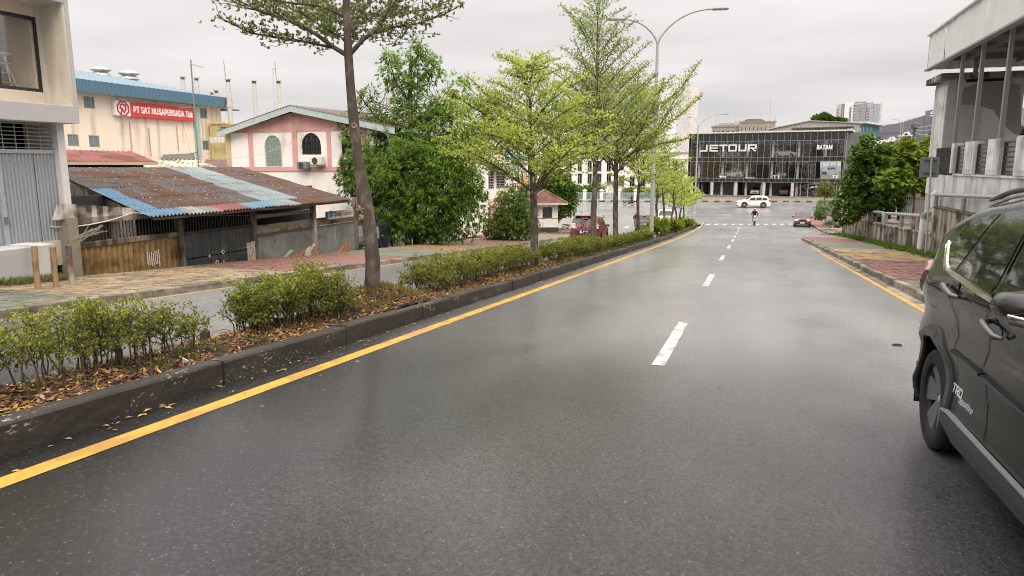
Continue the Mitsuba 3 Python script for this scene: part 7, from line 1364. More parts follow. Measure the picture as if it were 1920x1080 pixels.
def wheel(k, car, u, sg, rimcol=(.3, .3, .31), spokes=5, tw=.2, hi=False):
    r = car.r; f = Fr(car.fr([u, sg*(car.W/2-.02-tw/2), r]), car.fr.M[0], car.fr.M[1]*sg, car.fr.M[2]); n = 48 if hi else 24
    t = MB(f); h = tw/2
    prof = [(r*.66, h*.55), (r*.70, h*.92), (r*.80, h*1.0), (r*.93, h*.98), (r*.98, h*.86), (r, h*.72)]
    if hi:
        for q in (.40, .33, .05, -.02, -.34, -.41): prof += [(r, h*q+.012), (r*.975, h*q+.008), (r*.975, h*q-.008), (r, h*q-.012)]
    prof += [(r, -h*.72), (r*.98, -h*.86), (r*.9, -h), (r*.66, -h*.8), (r*.62, -h*.3), (r*.66, h*.55)]
    t.lathe(prof, n, 'y', col=(.015, .015, .016)); wk = part(k, 'wheel', t, 'rubber', 35)
    rm = MB(f); rm.lathe([(r*.685, h*.62), (r*.66, h*.70), (r*.60, h*.55), (r*.585, h*-.2), (r*.2, -h*.3), (0, -h*.3)], n, 'y', col=tuple(np.array(rimcol)*(.12 if hi else .5))); part(wk, 'rim', rm, 'satin', 35)
    sp = MB(f)
    for i in range(spokes):
        a = 2*math.pi*i/spokes+.3; b = a+(.22 if hi else 0)
        for da, ww in (((-.16, .030), (.13, .022)) if hi else ((0, .045),)):
            p0 = np.array([math.cos(a+da*.8)*r*.14, h*.36, math.sin(a+da*.8)*r*.14]); p1 = np.array([math.cos(b+da*1.35)*r*.665, h*.62, math.sin(b+da*1.35)*r*.665]); d = p1-p0; nrm_ = nrm(np.cross(d, [0, 1, 0])); w0, w1 = ww*1.3, ww*(1.9 if hi else .9)
            pts = [p0-nrm_*w0, p0+nrm_*w0, p1-nrm_*w1, p1+nrm_*w1]; sp.man(manifold3d.Manifold.hull_points(np.array([q+[0, o, 0] for q in pts for o in (.012, -.03)])))
    sp.C = [np.broadcast_to(np.array(rimcol, float), c.shape) for c in sp.C]; sp.lathe([(0, h*.50), (r*.1, h*.48), (r*.165, h*.40), (r*.18, h*.1)], 18, 'y', col=rimcol); part(wk, 'spokes', sp, 'satin', 30); 
    if hi: hb = MB(f); hb.lathe([(0, h*.53), (r*.07, h*.525), (r*.08, h*.50)], 16, 'y', col=(.5, .5, .5)); part(wk, 'hub_cap', hb, 'metal', 30)
    return wk
SEDAN = [(0, .62), (.06, .92), (.55, .98), (.75, 1.0), (1.35, 1.36), (1.7, 1.40), (2.2, 1.40), (2.55, 1.36), (3.3, .98), (4.1, .86), (4.3, .72), (4.35, .5)]
HATCH = [(0, .6), (.05, .98), (.12, 1.10), (.40, 1.52), (.62, 1.58), (1.6, 1.62), (2.3, 1.58), (2.6, 1.50), (3.3, 1.04), (4.0, .92), (4.2, .74), (4.25, .5)]
SUVP = [(0, .65), (.04, 1.02), (.14, 1.18), (.5, 1.66), (.7, 1.74), (1.7, 1.80), (2.5, 1.76), (2.8, 1.68), (3.5, 1.18), (4.45, 1.06), (4.72, .86), (4.8, .55)]
def generic(name, label, cat, fr, prof, W, col, group=None, belt=.95, wb=2.6, ro=.8, r=.31, side=None, rear=None, front=None, trim=(.02, .02, .022), wind=None, rearw=None, rimcol=(.45, .45, .46), plate=None, lamps=True, tailcol=(.42, .02, .02), headcol=(.6, .6, .58), waist=False, brake=False, hi=False, clad=False):
    k = thing(name, label, cat, group); L = prof[-1][0]; c = Car(fr, L, W, prof, belt, .22, .24, ro, wb, r, waist)
    part(k, 'body', c.shell(col), 'carpaint', 40)
    for sg in (-1, 1):
        for poly in side: m = MB(fr); c.side(m, Polygon(poly), sg, .006); part(k, 'side_window', m, 'glass_dark', True)
        for u in (ro, ro+wb): wheel(k, c, u, sg, rimcol)
        m = MB(fr); c.slab(m, rect(ro+r+.12, ro+wb-r-.12, c.zb-.01, c.zb+(.16 if clad else .09)), sg, .016, .05, trim); part(k, 'sill', m, 'satin')
        if clad:
            for u in (ro, ro+wb): m = MB(fr); c.slab(m, Point(u, r+.01).buffer(r+.15).difference(Point(u, r+.01).buffer(r+.072)).intersection(rect(u-1, u+1, c.zb, 2)), sg, .02, .05, trim); part(k, 'wheel_arch', m, 'satin')
        gu = (side[0][0][0]+side[-1][-1][0])/2; m = MB(fr); c.side(m, LineString([(gu, .32), (gu, belt)]).buffer(.005), sg, .004, (.01, .01, .01)); part(k, 'door_gap', m, 'matte')
        um = L*.66; y = float(c.hw(um, belt+.05)); m = MB(fr); m.cbox(um-.06, um+.08, sg*y, sg*(y+.2), belt, belt+.14, .03, col); part(k, 'mirror', m, 'carpaint', 30)
        for uh in (gu-.45, gu+.3): m = MB(fr); y = float(c.hw(uh, belt-.12)); m.cbox(uh-.09, uh+.09, sg*(y-.01), sg*(y+.03), belt-.14, belt-.11, .01, col); part(k, 'door_handle', m, 'carpaint')
        # lamps wrap the corners
        m = MB(fr); c.slab(m, rect(L-.34, L-.06, .62, .80) if prof is not SUVP else rect(L-.42, L-.05, .80, .98), sg, .008, .04, headcol); yw = c.W/2*.86; zz = (.62, .80) if prof is not SUVP else (.80, .98); m.cbox(L-.10, L+.004, sg*(yw-.42), sg*(yw-.02), zz[0], zz[1], .02, headcol); part(k, 'headlight', m, 'gloss')
        zz = (.78, 1.0) if prof is SEDAN else (.92, 1.2); m = MB(fr); c.slab(m, rect(.05, .28, *zz), sg, .008, .04, tailcol); m.cbox(-.008, .09, sg*(yw-.24), sg*(yw-.0), zz[0], zz[1], .02, tailcol); part(k, 'taillight', m, 'gloss')
    m = MB(fr); c.top(m, wind[0], wind[1], -1, 1, .008); part(k, 'windscreen', m, 'glass_dark', True)
    m = MB(fr); c.top(m, rearw[0], rearw[1], -1, 1, .008); part(k, 'rear_window', m, 'glass_dark', True)
    m = MB(fr); m.cbox(-.015, .2, -W*.40, W*.40, .30, .48, .03, trim if clad or front else col); part(k, 'rear_bumper', m, 'satin')
    m = MB(fr); m.cbox(L-.2, L+.015, -W*.40, W*.40, .28, .46, .03, trim); part(k, 'front_bumper', m, 'satin')
    m = MB(fr); m.cbox(L-.1, L+.01, -W*.24, W*.24, .60, .76, .02, (.02, .02, .022)); part(k, 'grille', m, 'satin')
    if brake: m = MB(fr); u = prof[3][0]-.03; z = float(c.zt(u)); m.cbox(u-.12, u-.02, -.16, .16, z-.02, z+.03, .01, (.85, .05, .04)); part(k, 'brake_lamp', m, 'gloss')
    if plate:
        for (u0, sg, z0) in ((-.02, -1, .66), (L+.016, 1, .38)):
            if plate[1] and sg != plate[1]: continue
            m = MB(fr); m.cbox(min(u0, u0+sg*.01), max(u0, u0+sg*.01), -.22, .22, z0, z0+.13, .004, (.75, .75, .74)); pk = part(k, 'number_plate', m, 'satin')
            f2 = Fr(fr([u0+sg*.012, 0, z0]), fr.M[1]*(1 if sg > 0 else -1), fr.M[0]*sg, fr.M[2]); m = MB(f2); text(m, plate[0], f2, -.18, .03, .07, .0, .002, True, .36, (.03, .03, .03)); part(pk, 'lettering', m, 'matte')
    return k, c
def gpt(px, py, f=None, dz=0.):                                  # the point of the ground seen at a pixel
    d = ray(px, py); t = np.linspace(.004, .2, 60000); p = CAM+t[:, None]*d; z = (road_z(p[:, 0], p[:, 1]) if f is None else f(p[:, 0], p[:, 1]))+dz; return p[np.argmax(p[:, 2] < z)]

# --- the dark SUV at the right edge, wet, facing the camera's side of the road
sv_fr = fr_car(2.05, 5.21, float(zr(5.21)), 0, -1, SL); sv_fr.O = sv_fr([-.82, 0, 0]); RO = .82
PT = (.018, .019, .019); PLAS = (.034, .0355, .037)
prof = [(0, .62), (.02, 1.02), (.09, 1.22), (.32, 1.42), (.62, 1.565), (.95, 1.635), (1.6, 1.685), (2.35, 1.675), (2.75, 1.62), (3.0, 1.53), (3.72, 1.10), (4.22, .98), (4.38, .80), (4.435, .55)]
c = Car(sv_fr, 4.435, 1.695, prof, 1.14, .27, .22, RO, 2.685, .335, True, .15)
c.edge = .09
k = thing('suv', 'wet black SUV with dark tinted windows cut off by the right edge', 'car')
scene['wetpaint'] = two({'type': 'bumpmap', 'arbitrary': proc(lambda p, n, uv: ss(.30, .05, vor(p.x*55+p.z*31, p.y*55+p.z*23)[0])*dr.select(vor(p.x*55+p.z*31, p.y*55+p.z*23)[2] > .86, .0006, 0.), 1.5e-3), 'scale': 1.0, 'bsdf': pri(rgb(.007, .0077, .0074), .09, specular=.22, clearcoat=.7, clearcoat_gloss=.99)})
part(k, 'body', c.shell(PT), 'wetpaint', 40)
belt = lambda u: 1.235-.075*(u-RO)
V = lambda pts: Polygon([(u+RO, z) for u, z in pts])
bl = lambda a, o=0.: (a, belt(a+RO)+o)
quarter = V([(.04, 1.245), (-.10, 1.36), (.13, 1.50), (.42, 1.565), (.60, 1.575), (.235, bl(.235)[1])])
rearg = V([bl(.315), (.69, 1.58), (1.16, 1.605), (1.03, bl(1.03)[1])]); frontg = V([bl(1.13), (1.27, 1.605), (1.85, 1.58), (2.28, 1.33), (2.5, 1.16), (2.5, bl(2.5)[1])])
dlo = union_all([quarter, rearg, frontg]).buffer(.05).buffer(-.015)
tail_lamp = V([(-.80, 1.06), (-.80, 1.21), (-.60, 1.235), (-.48, 1.17), (-.52, 1.09), (-.66, 1.03)])
for sg in (-1, 1):
    m = MB(sv_fr); c.side(m, dlo.intersection(rect(0, 9, 1.0, 1.60)), sg, .005, (.01, .01, .011)); part(k, 'window_surround', m, 'gloss', True)
    for pg in (quarter, rearg, frontg): m = MB(sv_fr); c.side(m, pg.intersection(rect(0, 9, 1.0, 1.59)), sg, .009); part(k, 'side_window', m, 'glass_dark', True)
    m = MB(sv_fr); c.slab(m, LineString([(RO-.17, 1.385), (RO-.02, 1.255), (RO+.06, 1.215)]).buffer(.011, cap_style=2), sg, .016, .02); part(k, 'chrome_strip', m, 'chrome', True)
    m = MB(sv_fr); c.slab(m, LineString([(RO+.05, 1.215), *[(RO+a, belt(RO+a)-.022) for a in np.linspace(.2, 2.5, 10)]]).buffer(.012, cap_style=2), sg, .016, .02); part(k, 'chrome_strip', m, 'chrome', True)
    m = MB(sv_fr); c.slab(m, LineString([(RO-.17, 1.385), (RO-.02, 1.255), (RO+.04, 1.225)]).buffer(.004).buffer(0) if False else LineString([(RO-.20, 1.365), (RO-.05, 1.235), (RO+.02, 1.20)]).buffer(.006, cap_style=2), sg, .013, .02); part(k, 'chrome_strip', m, 'chrome', True)
    fl = [(RO, .335)] if True else []
    for u in (RO, RO+2.685):
        arch_ = Point(u, .345).buffer(.49).difference(Point(u, .345).buffer(.412)).intersection(rect(u-1, u+1, .25, 2)); m = MB(sv_fr); c.slab(m, arch_, sg, .019, .06, PLAS); part(k, 'wheel_arch', m, 'satin', 35)
        wheel(k, c, u, sg, (.085, .088, .092), 5, .215, True)
    m = MB(sv_fr); pl = Polygon([(RO+.40, .30), (RO+.47, .37), (RO+.62, .375), (RO+2.1, .345), (RO+2.25, .40), (RO+2.3, .28), (RO+2.2, .20), (RO+.55, .20)]); c.slab(m, pl, sg, .026, .1, PLAS); part(k, 'sill', m, 'satin', 35)
    m = MB(sv_fr); c.slab(m, LineString([(RO+.46, .385), (RO+.62, .39), (RO+2.1, .36)]).buffer(.005), sg, .03, .03, (.16, .165, .17)); part(k, 'sill_edge', m, 'satin', 35)
    m = MB(sv_fr); gap = [LineString([(RO+1.085, 1.14), (RO+1.06, .85), (RO+1.09, .6), (RO+1.19, .39)]), LineString([(RO+.30, 1.20), (RO+.37, 1.05), (RO+.50, .86), (RO+.53, .62), (RO+.60, .40)]), LineString([(RO+2.24, 1.05), (RO+2.2, .7), (RO+2.22, .42)])]
    c.side(m, union_all([g.buffer(.0045) for g in gap]), sg, .004, (.004, .004, .004), .05); part(k, 'door_gap', m, 'matte', True)
    m = MB(sv_fr); q = Point(RO-.10, 1.03).buffer(.095).intersection(rect(0, 9, .95, 1.10)).buffer(.008); c.side(m, q.difference(q.buffer(-.005)), sg, .004, (.004, .004, .004), .03); part(k, 'fuel_lid', m, 'matte', True)
    for a0, a1, z0, z1 in ((.50, 1.055, .765, .735), (1.10, 2.1, .735, .655)):
        m = MB(sv_fr); c.slab(m, Polygon([(RO+a0, z0), (RO+a1, z1), (RO+a1, z1-.02), (RO+a0+.02, z0-.022)]), sg, .014, .03); part(k, 'door_moulding', m, 'wetpaint', 30)
    for a, z in ((.40, 1.105), (1.20, .99)):
        u = RO+a; y = float(c.hw(u, z)); m = MB(sv_fr); c.side(m, affinity.scale(Point(u, z+.005).buffer(.06), 1.5, .85), sg, .003, (.006, .006, .006), .03); part(k, 'handle_recess', m, 'gloss', True)
        m = MB(sv_fr); m.tube([[u-.12, sg*(y+.005), z+.025], [u-.10, sg*(y+.038), z+.022], [u, sg*(y+.046), z+.005], [u+.10, sg*(y+.038), z-.02], [u+.12, sg*(y+.005), z-.025]], [.012, .018, .019, .018, .012], 10); part(k, 'door_handle', MBcol(m, (.16, .16, .165)), 'metal', True)
    m = MB(sv_fr); c.slab(m, tail_lamp, sg, .02, .06, (.34, .20, .19)); c.slab(m, V([(-.80, 1.03), (-.66, 1.0), (-.52, 1.06), (-.52, 1.085), (-.66, 1.03), (-.8, 1.058)]), sg, .018, .05, (.10, .10, .10)); yw = .66; m.cbox(-.005, .1, sg*(yw-.24), sg*(yw+.06), 1.05, 1.22, .03, (.30, .16, .15)); part(k, 'taillight', m, 'gloss', 35)
    m = MB(sv_fr); c.slab(m, rect(4.05, 4.32, .80, .93), sg, .01, .05, (.6, .6, .6)); m.cbox(4.3, 4.405, sg*.35, sg*.66, .78, .90, .02, (.6, .6, .6)); part(k, 'headlight', m, 'gloss', 35)
    m = MB(sv_fr); y = float(c.hw(RO-.43, .4)); m.cbox(RO-.475, RO-.455, sg*(y-.22), sg*(y-.01), .20, .50, .008, (.02, .02, .02)); part(k, 'mud_flap', m, 'rubber')
    m = MB(sv_fr); us_ = np.linspace(.85, 2.75, 14); zz = np.interp(us_, [.85, 1.2, 2.3, 2.75], [1.66, 1.71, 1.735, 1.68]); yy = sg*(np.array([float(c.hw(u, c.zt(u)-.1)) for u in us_])-.12)
    m.tube(np.stack([us_, yy, zz], 1), [.008]+[.017]*12+[.008], 8, (.05, .05, .052)); part(k, 'roof_rail', m, 'satin', True)
    m = MB(sv_fr); m.tube(np.stack([us_, yy, zz-.035], 1), [.006]+[.010]*12+[.006], 6, (.4, .4, .4)); part(k, 'roof_rail', m, 'metal', True)
    u = RO+1.94; y = float(c.hw(u, 1.15)); m = MB(sv_fr)
    mm = manifold3d.Manifold.hull_points(np.array([[u+a, sg*(y+b), 1.185+h_] for a, b, h_ in ((-.10, .05, -.06), (.10, .06, -.05), (.07, .05, .07), (-.10, .06, .075), (-.10, .22, -.04), (.04, .21, -.035), (.02, .20, .05), (-.10, .21, .05), (-.10, .24, .0), (0, .235, .01))]+[[u+.12, sg*(y+.14), 1.19]])); mm = mm.refine_to_length(.03)
    tm = trimesh.Trimesh(mm.to_mesh().vert_properties[:, :3], mm.to_mesh().tri_verts); trimesh.smoothing.filter_taubin(tm, iterations=6); m.tm(tm, (.012, .012, .013)); mk = part(k, 'mirror', m, 'gloss', True)
    m = MB(sv_fr); m.tube([[u+.05, sg*(y-.02), 1.10], [u+.08, sg*(y+.10), 1.115], [u+.05, sg*(y+.20), 1.135]], [.022, .018, .012], 8, (.09, .09, .095)); part(mk, 'stalk', m, 'satin', True); m = MB(sv_fr); m.tube([[u+.118, sg*(y+.08), 1.150], [u+.12, sg*(y+.16), 1.150], [u+.05, sg*(y+.205), 1.155]], .008, 6); part(mk, 'trim', m, 'chrome', True)
fr_s = Fr(sv_fr([0, -float(c.hw(RO+.6, .5)), 0]), sv_fr.M[0], -sv_fr.M[1], sv_fr.M[2])
def side_text(s, u, z, h, width, shear, col, bold):
    m0 = meshkit.text_mesh(s, h, .002, bold); v = np.array(m0.vertices); v[:, 0] *= width/np.ptp(v[:, 0]); v[:, 0] += shear*v[:, 1]; uu, zz = v[:, 0]+u, v[:, 1]+z-.02*v[:, 0]
    return MB(sv_fr).add(np.stack([uu, -(c.hw(uu, zz)+.004+v[:, 2]), zz], 1), m0.faces, col)
m = side_text('TRD', RO+.47, .505, .05, .20, .1, (.50, .51, .53), True); part(k, 'lettering', m, 'satin')
m = side_text('Sportivo', RO+.64, .475, .038, .26, .35, (.48, .49, .51), False); part(k, 'lettering', m, 'satin')
m = MB(sv_fr); c.top(m, 2.92, 3.66, -1, 1, .008, None, .10); part(k, 'windscreen', m, 'glass_dark', True); m = MB(sv_fr); c.top(m, .12, .60, -1, 1, .008, None, .16); part(k, 'rear_window', m, 'glass_dark', True)
m = MB(sv_fr); m.cbox(-.03, .22, -.66, .66, .32, .58, .04, PLAS); part(k, 'rear_bumper', m, 'satin', 35); m = MB(sv_fr); m.cbox(4.2, 4.46, -.66, .66, .26, .5, .04, PLAS); part(k, 'front_bumper', m, 'satin', 35)
m = MB(sv_fr); m.cbox(4.3, 4.445, -.34, .34, .55, .86, .03, (.02, .02, .02)); part(k, 'grille', m, 'satin', 35); m = MB(sv_fr); m.cbox(.3, 4.1, -.6, .6, .20, .3, .02, (.01, .01, .01)); part(k, 'underbody', m, 'matte')

# --- the others
S_H = [[(.62, .98), (.72, 1.42), (1.45, 1.48), (1.45, 1.0)], [(1.55, 1.0), (1.55, 1.48), (2.35, 1.45), (2.95, 1.06), (2.9, 1.0)]]
S_U = [[(.62, 1.14), (.45, 1.26), (.75, 1.58), (1.25, 1.64), (1.25, 1.12)], [(1.32, 1.12), (1.32, 1.64), (2.15, 1.65), (2.15, 1.1)], [(2.22, 1.1), (2.22, 1.65), (2.7, 1.58), (3.3, 1.16), (3.25, 1.1)]]
S_S = [[(1.0, .97), (1.42, 1.26), (1.95, 1.28), (1.95, .96)], [(2.02, .96), (2.02, 1.28), (2.5, 1.26), (3.0, .97)]]
hd = lambda fx, fy: (fx, fy)
p = P(1089, 459, 39.5); zc = float(zl(p[0], p[1])); kk, cc = generic('hatchback_car', 'red compact car seen from behind with its brake light on, behind the median hedge', 'car', fr_car(p[0]+.15, p[1], zc, -.05, 1, -SL), HATCH, 1.68, (.13, .010, .018), belt=1.0, wb=2.5, ro=.72, r=.32, side=S_H, wind=(2.66, 3.28), rearw=(.14, .42), plate=('BP 1082 XR', -1), tailcol=(.62, .55, .55), brake=True, clad=True)
f = cc.fr; m = MB(f); m.cbox(-.022, .1, -.5, .5, .60, .86, .03, (.03, .03, .032)); part(kk, 'plate_garnish', m, 'satin'); m = MB(f); m.cbox(.28, .75, -.62, .62, 1.575, 1.63, .02, (.02, .02, .02)); part(kk, 'spoiler', m, 'gloss')
f2 = Fr(f([-.02, 0, .95]), -f.M[1], -f.M[0], f.M[2]); m = MB(f2); e = affinity.scale(Point(0, 0).buffer(.07), 1.3, .8); m.prism(e.difference(e.buffer(-.014)), 0, .012, (.8, .8, .8)); m.prism(rect(-.06, .06, -.01, .01), 0, .012, (.8, .8, .8)); part(kk, 'emblem', m, 'metal')
for sx in (-1, 1): m = MB(f2); m.box(sx*.5-.11, sx*.5+.11, 0, .01, -.015, .015, (.7, .7, .7)); part(kk, 'badge', m, 'satin')
p = gpt(1206, 436, lambda x, y: zl(x, y)); generic('grey_hatchback', 'dark grey hatchback with a lit brake light waiting beside the motorcycle', 'car', fr_car(p[0], p[1]+.2, float(zl(p[0], p[1])), -.1, 1, -SL*.8), HATCH, 1.7, (.075, .08, .088), belt=1.0, wb=2.5, ro=.72, r=.31, side=S_H, wind=(2.66, 3.28), rearw=(.14, .42), plate=('BP 1547 JD', -1), tailcol=(.5, .03, .03), brake=True)
p2 = p+np.array([.25, 7.2, 0]); generic('white_van', 'white people carrier ahead of the grey hatchback at the junction', 'car', fr_car(p2[0]+.9, p2[1], float(zl(p2[0], p2[1])), -.1, 1, -SL*.5), [(a, b*1.06) for a, b in SUVP], 1.8, (.62, .62, .62), belt=1.1, wb=2.75, ro=.95, r=.34, side=S_U, wind=(2.84, 3.5), rearw=(.18, .52), rimcol=(.2, .2, .2))
a, b = gpt(1386, 389.5), gpt(1438, 390); e = nrm(np.array([*(a-b)[:2], 0])); cpos = (a+b)/2; o = cpos-e*2.4+np.array([0, 1.0, 0]); generic('white_suv', 'large white SUV with black wheels crossing the junction before the showroom', 'car', fr_car(o[0], o[1], ZF, e[0], e[1]), SUVP, 1.86, (.66, .66, .64), belt=1.1, wb=2.75, ro=1.05, r=.42, side=S_U, wind=(2.84, 3.5), rearw=(.18, .52), rimcol=(.16, .16, .17), clad=False, tailcol=(.35, .02, .02))
p = gpt(1504, 426); generic('red_sedan', 'old maroon sedan facing the camera at the right kerb of the junction', 'car', fr_car(p[0]+.25+.25*0, p[1]+4.2, float(zr(p[1]+2)), -.06, -1, .012), SEDAN, 1.7, (.075, .017, .024), belt=.9, wb=2.5, ro=.85, r=.30, side=S_S, wind=(2.6, 3.26), rearw=(.78, 1.32), plate=('BP 1288 AY', 1), rimcol=(.06, .06, .06), trim=(.012, .012, .014))
yp = 31.5; p = atp = None
p = P(672, 441, 35.5); generic('blue_jeep', 'dark blue off-road car sunk behind the pavement edge by the mango tree', 'car', fr_car(p[0]-.1, p[1]+2.2, lot_z(p[1])+.12-.04, .25, -1), [(0, .7), (.05, 1.1), (.15, 1.25), (.3, 1.66), (.5, 1.72), (2.2, 1.72), (2.5, 1.66), (2.95, 1.15), (3.8, 1.08), (3.95, .9), (4.0, .55)], 1.72, (.010, .016, .028), belt=1.1, wb=2.4, ro=.8, r=.36, side=[[(.4, 1.14), (.5, 1.58), (1.3, 1.6), (1.3, 1.14)], [(1.4, 1.14), (1.4, 1.6), (2.4, 1.58), (2.75, 1.18)]], wind=(2.52, 2.93), rearw=(.16, .29), clad=True)
p = gpt(916, 432, lambda x, y: lot_z(y)+.1); generic('black_car', 'black car parked under the pink arch behind the roadside bush', 'car', fr_car(p[0]-1.6, p[1]+2, float(lot_z(p[1])), .3, 1), SUVP, 1.8, (.012, .013, .015), belt=1.1, wb=2.75, ro=.95, r=.35, side=S_U, wind=(2.84, 3.5), rearw=(.18, .52))
Jw = lambda u, w: J([u, w, 0])
def show(lab, px, w, z, col, face, name='showroom_car'):
    q = J([J.on(px, 350)[0], w, z]); f = -J.M[1] if face == 'in' else (J.M[1] if face == 'out' else J.M[0]*face); generic(name, lab, 'car', fr_car(q[0]-f[0]*2.4, q[1]-f[1]*2.4, z, f[0], f[1]), SUVP, 1.85, col, None, belt=1.1, wb=2.75, ro=1.0, r=.38, side=S_U, wind=(2.84, 3.5), rearw=(.18, .52))
show('silver SUV facing out of the left showroom garage bay', 1414, -3.4, zb0, (.30, .30, .31), 'out'); show('dark maroon SUV parked tail out in the right showroom garage bay', 1469, -3.2, zb0, (.045, .018, .022), 'in')
show('white SUV behind the first floor glass by the left number two lettering', 1364, -4, z1t+.02, (.6, .6, .6), -1); show('white SUV on the top showroom floor in the middle', 1462, -4, z2t+.02, (.6, .6, .6), 1); show('dark SUV on the top showroom floor at the left', 1358, -4, z2t+.02, (.2, .2, .21), 1); show('grey SUV behind the first floor glass near the middle', 1462, -4, z1t+.02, (.10, .10, .11), 'out')
for px, d, col, lab in ((1088, 141, (.62, .62, .62), 'white car parked behind the railing fence, the left one'), (1103, 143, (.45, .47, .5), 'silver car parked behind the railing fence, the right one'), (968, 120, (.5, .52, .55), 'pale car parked under the blue roofed house')):
    q = P(px, 360, d); generic('parked_car', lab, 'car', fr_car(q[0], q[1], ZF+.1 if d < 130 else ZF+.2, -1, .2), HATCH, 1.7, col, None, belt=1., side=S_H, wind=(2.66, 3.28), rearw=(.14, .42), ro=.72, wb=2.5)
# ------------------------------------------------------------------ motorcycles and riders
HULL = manifold3d.Manifold
def bones(J_, links, ln=.035, it=8):
    M = None
    for a, b in links:
        pts = []
        for n in (a, b):
            p, r = J_[n]; s = HULL.sphere(r, 14).translate(list(p)); pts.append(s)
        h = HULL.batch_hull(pts); M = h if M is None else M+h
    M = M.refine_to_length(ln); q = M.to_mesh(); t = trimesh.Trimesh(q.vert_properties[:, :3], q.tri_verts); t.merge_vertices(); trimesh.smoothing.filter_taubin(t, iterations=it); return t
def motorbike(label, fr, col, scooter=True, group=None, name='motorcycle', lean=0):
    k = thing(name, label, 'motorcycle', group); wb, r = 1.25, .29
    for u in (0, wb):
        m = MB(fr); th = np.linspace(0, 2*np.pi, 29); m.tube(np.stack([u+r*.86*np.cos(th), 0*th, r+r*.86*np.sin(th)], 1), r*.15, 8, (.015, .015, .016), cap=False); wk = part(k, 'wheel', m, 'rubber', True); m = MB(fr); m.lathe([(r*.76, -.02), (r*.72, .02), (r*.72, -.02), (r*.76, -.021)], 24, 'y', (u, 0, r), (.3, .3, .3))
        for i in range(5): a = i*1.2566; m.tube([[u, 0, r], [u+math.cos(a)*r*.74, 0, r+math.sin(a)*r*.74]], .012, 5, (.25, .25, .25))
        part(wk, 'rim', m, 'satin')
    hull = lambda pts, c, nm, mat='gloss': part(k, nm, MB(fr).man(HULL.hull_points(np.array(pts, float)), c), mat, 30)
    hull([(-.28, .12, .62), (-.28, -.12, .62), (.5, .1, .42), (.5, -.1, .42), (-.05, .14, .38), (-.05, -.14, .38), (.42, .12, .68), (.42, -.12, .68), (-.42, 0, .74)], col, 'rear_cowl'); hull([(-.35, .12, .74), (-.35, -.12, .74), (.45, .11, .72), (.45, -.11, .72), (-.3, .1, .82), (-.3, -.1, .82), (.3, .1, .80), (.3, -.1, .80)], (.02, .02, .02), 'seat', 'satin')
    if scooter: hull([(.80, .2, .35), (.80, -.2, .35), (.95, .17, .85), (.95, -.17, .85), (1.03, 0, .5), (1.02, 0, .86), (.88, .2, .6), (.88, -.2, .6)], col, 'leg_shield'); hull([(.3, .13, .30), (.3, -.13, .30), (.88, .13, .30), (.88, -.13, .30), (.3, .13, .42), (.3, -.13, .42), (.88, .14, .40), (.88, -.14, .40)], (.03, .03, .03), 'footboard', 'satin')
    else: hull([(.42, .12, .72), (.42, -.12, .72), (.85, .1, .88), (.85, -.1, .88), (.8, .12, .68), (.8, -.12, .68)], col, 'tank'); hull([(.35, .1, .3), (.35, -.1, .3), (.75, .1, .3), (.75, -.1, .3), (.4, .1, .55), (.7, .1, .6), (.4, -.1, .55), (.7, -.1, .6)], (.05, .05, .055), 'engine', 'satin')
    m = MB(fr); 
    for s in (-.07, .07): m.tube([[wb, s, r], [wb-.22, s*.8, .9]], .02, 6, (.1, .1, .1))
    part(k, 'fork', m, 'satin'); m = MB(fr); m.tube([[.86, -.33, 1.0], [.95, -.2, .99], [.99, 0, .96], [.95, .2, .99], [.86, .33, 1.0]], .016, 7, (.05, .05, .05)); part(k, 'handlebar', m, 'satin', True)
    for s in (-1, 1): m = MB(fr); m.tube([[.92, s*.24, 1.0], [.9, s*.32, 1.18]], .007, 5, (.05, .05, .05)); m.cbox(.88, .90, s*.26, s*.40, 1.15, 1.24, .008, (.03, .03, .03)); part(k, 'mirror', m, 'satin')
    hull([(1.0, .09, .88), (1.0, -.09, .88), (1.06, .07, .92), (1.06, -.07, .92), (.96, .12, 1.0), (.96, -.12, 1.0)], (.65, .65, .62), 'headlight'); hull([(-.40, .08, .66), (-.40, -.08, .66), (-.44, .06, .74), (-.44, -.06, .74), (-.34, .08, .70), (-.34, -.08, .7)], (.4, .02, .02), 'taillight'); hull([(-.36, .10, .50), (-.36, -.10, .50), (-.34, .10, .50), (-.34, -.10, .50), (-.37, .1, .60), (-.37, -.1, .60), (-.35, .1, .6), (-.35, -.1, .6)], (.5, .5, .5), 'number_plate', 'satin')
    hull([(1.05, .06, .55), (1.45, .05, .42), (1.45, -.05, .42), (1.05, -.06, .55), (1.25, .06, .62), (1.25, -.06, .62)], col, 'front_mudguard'); return k
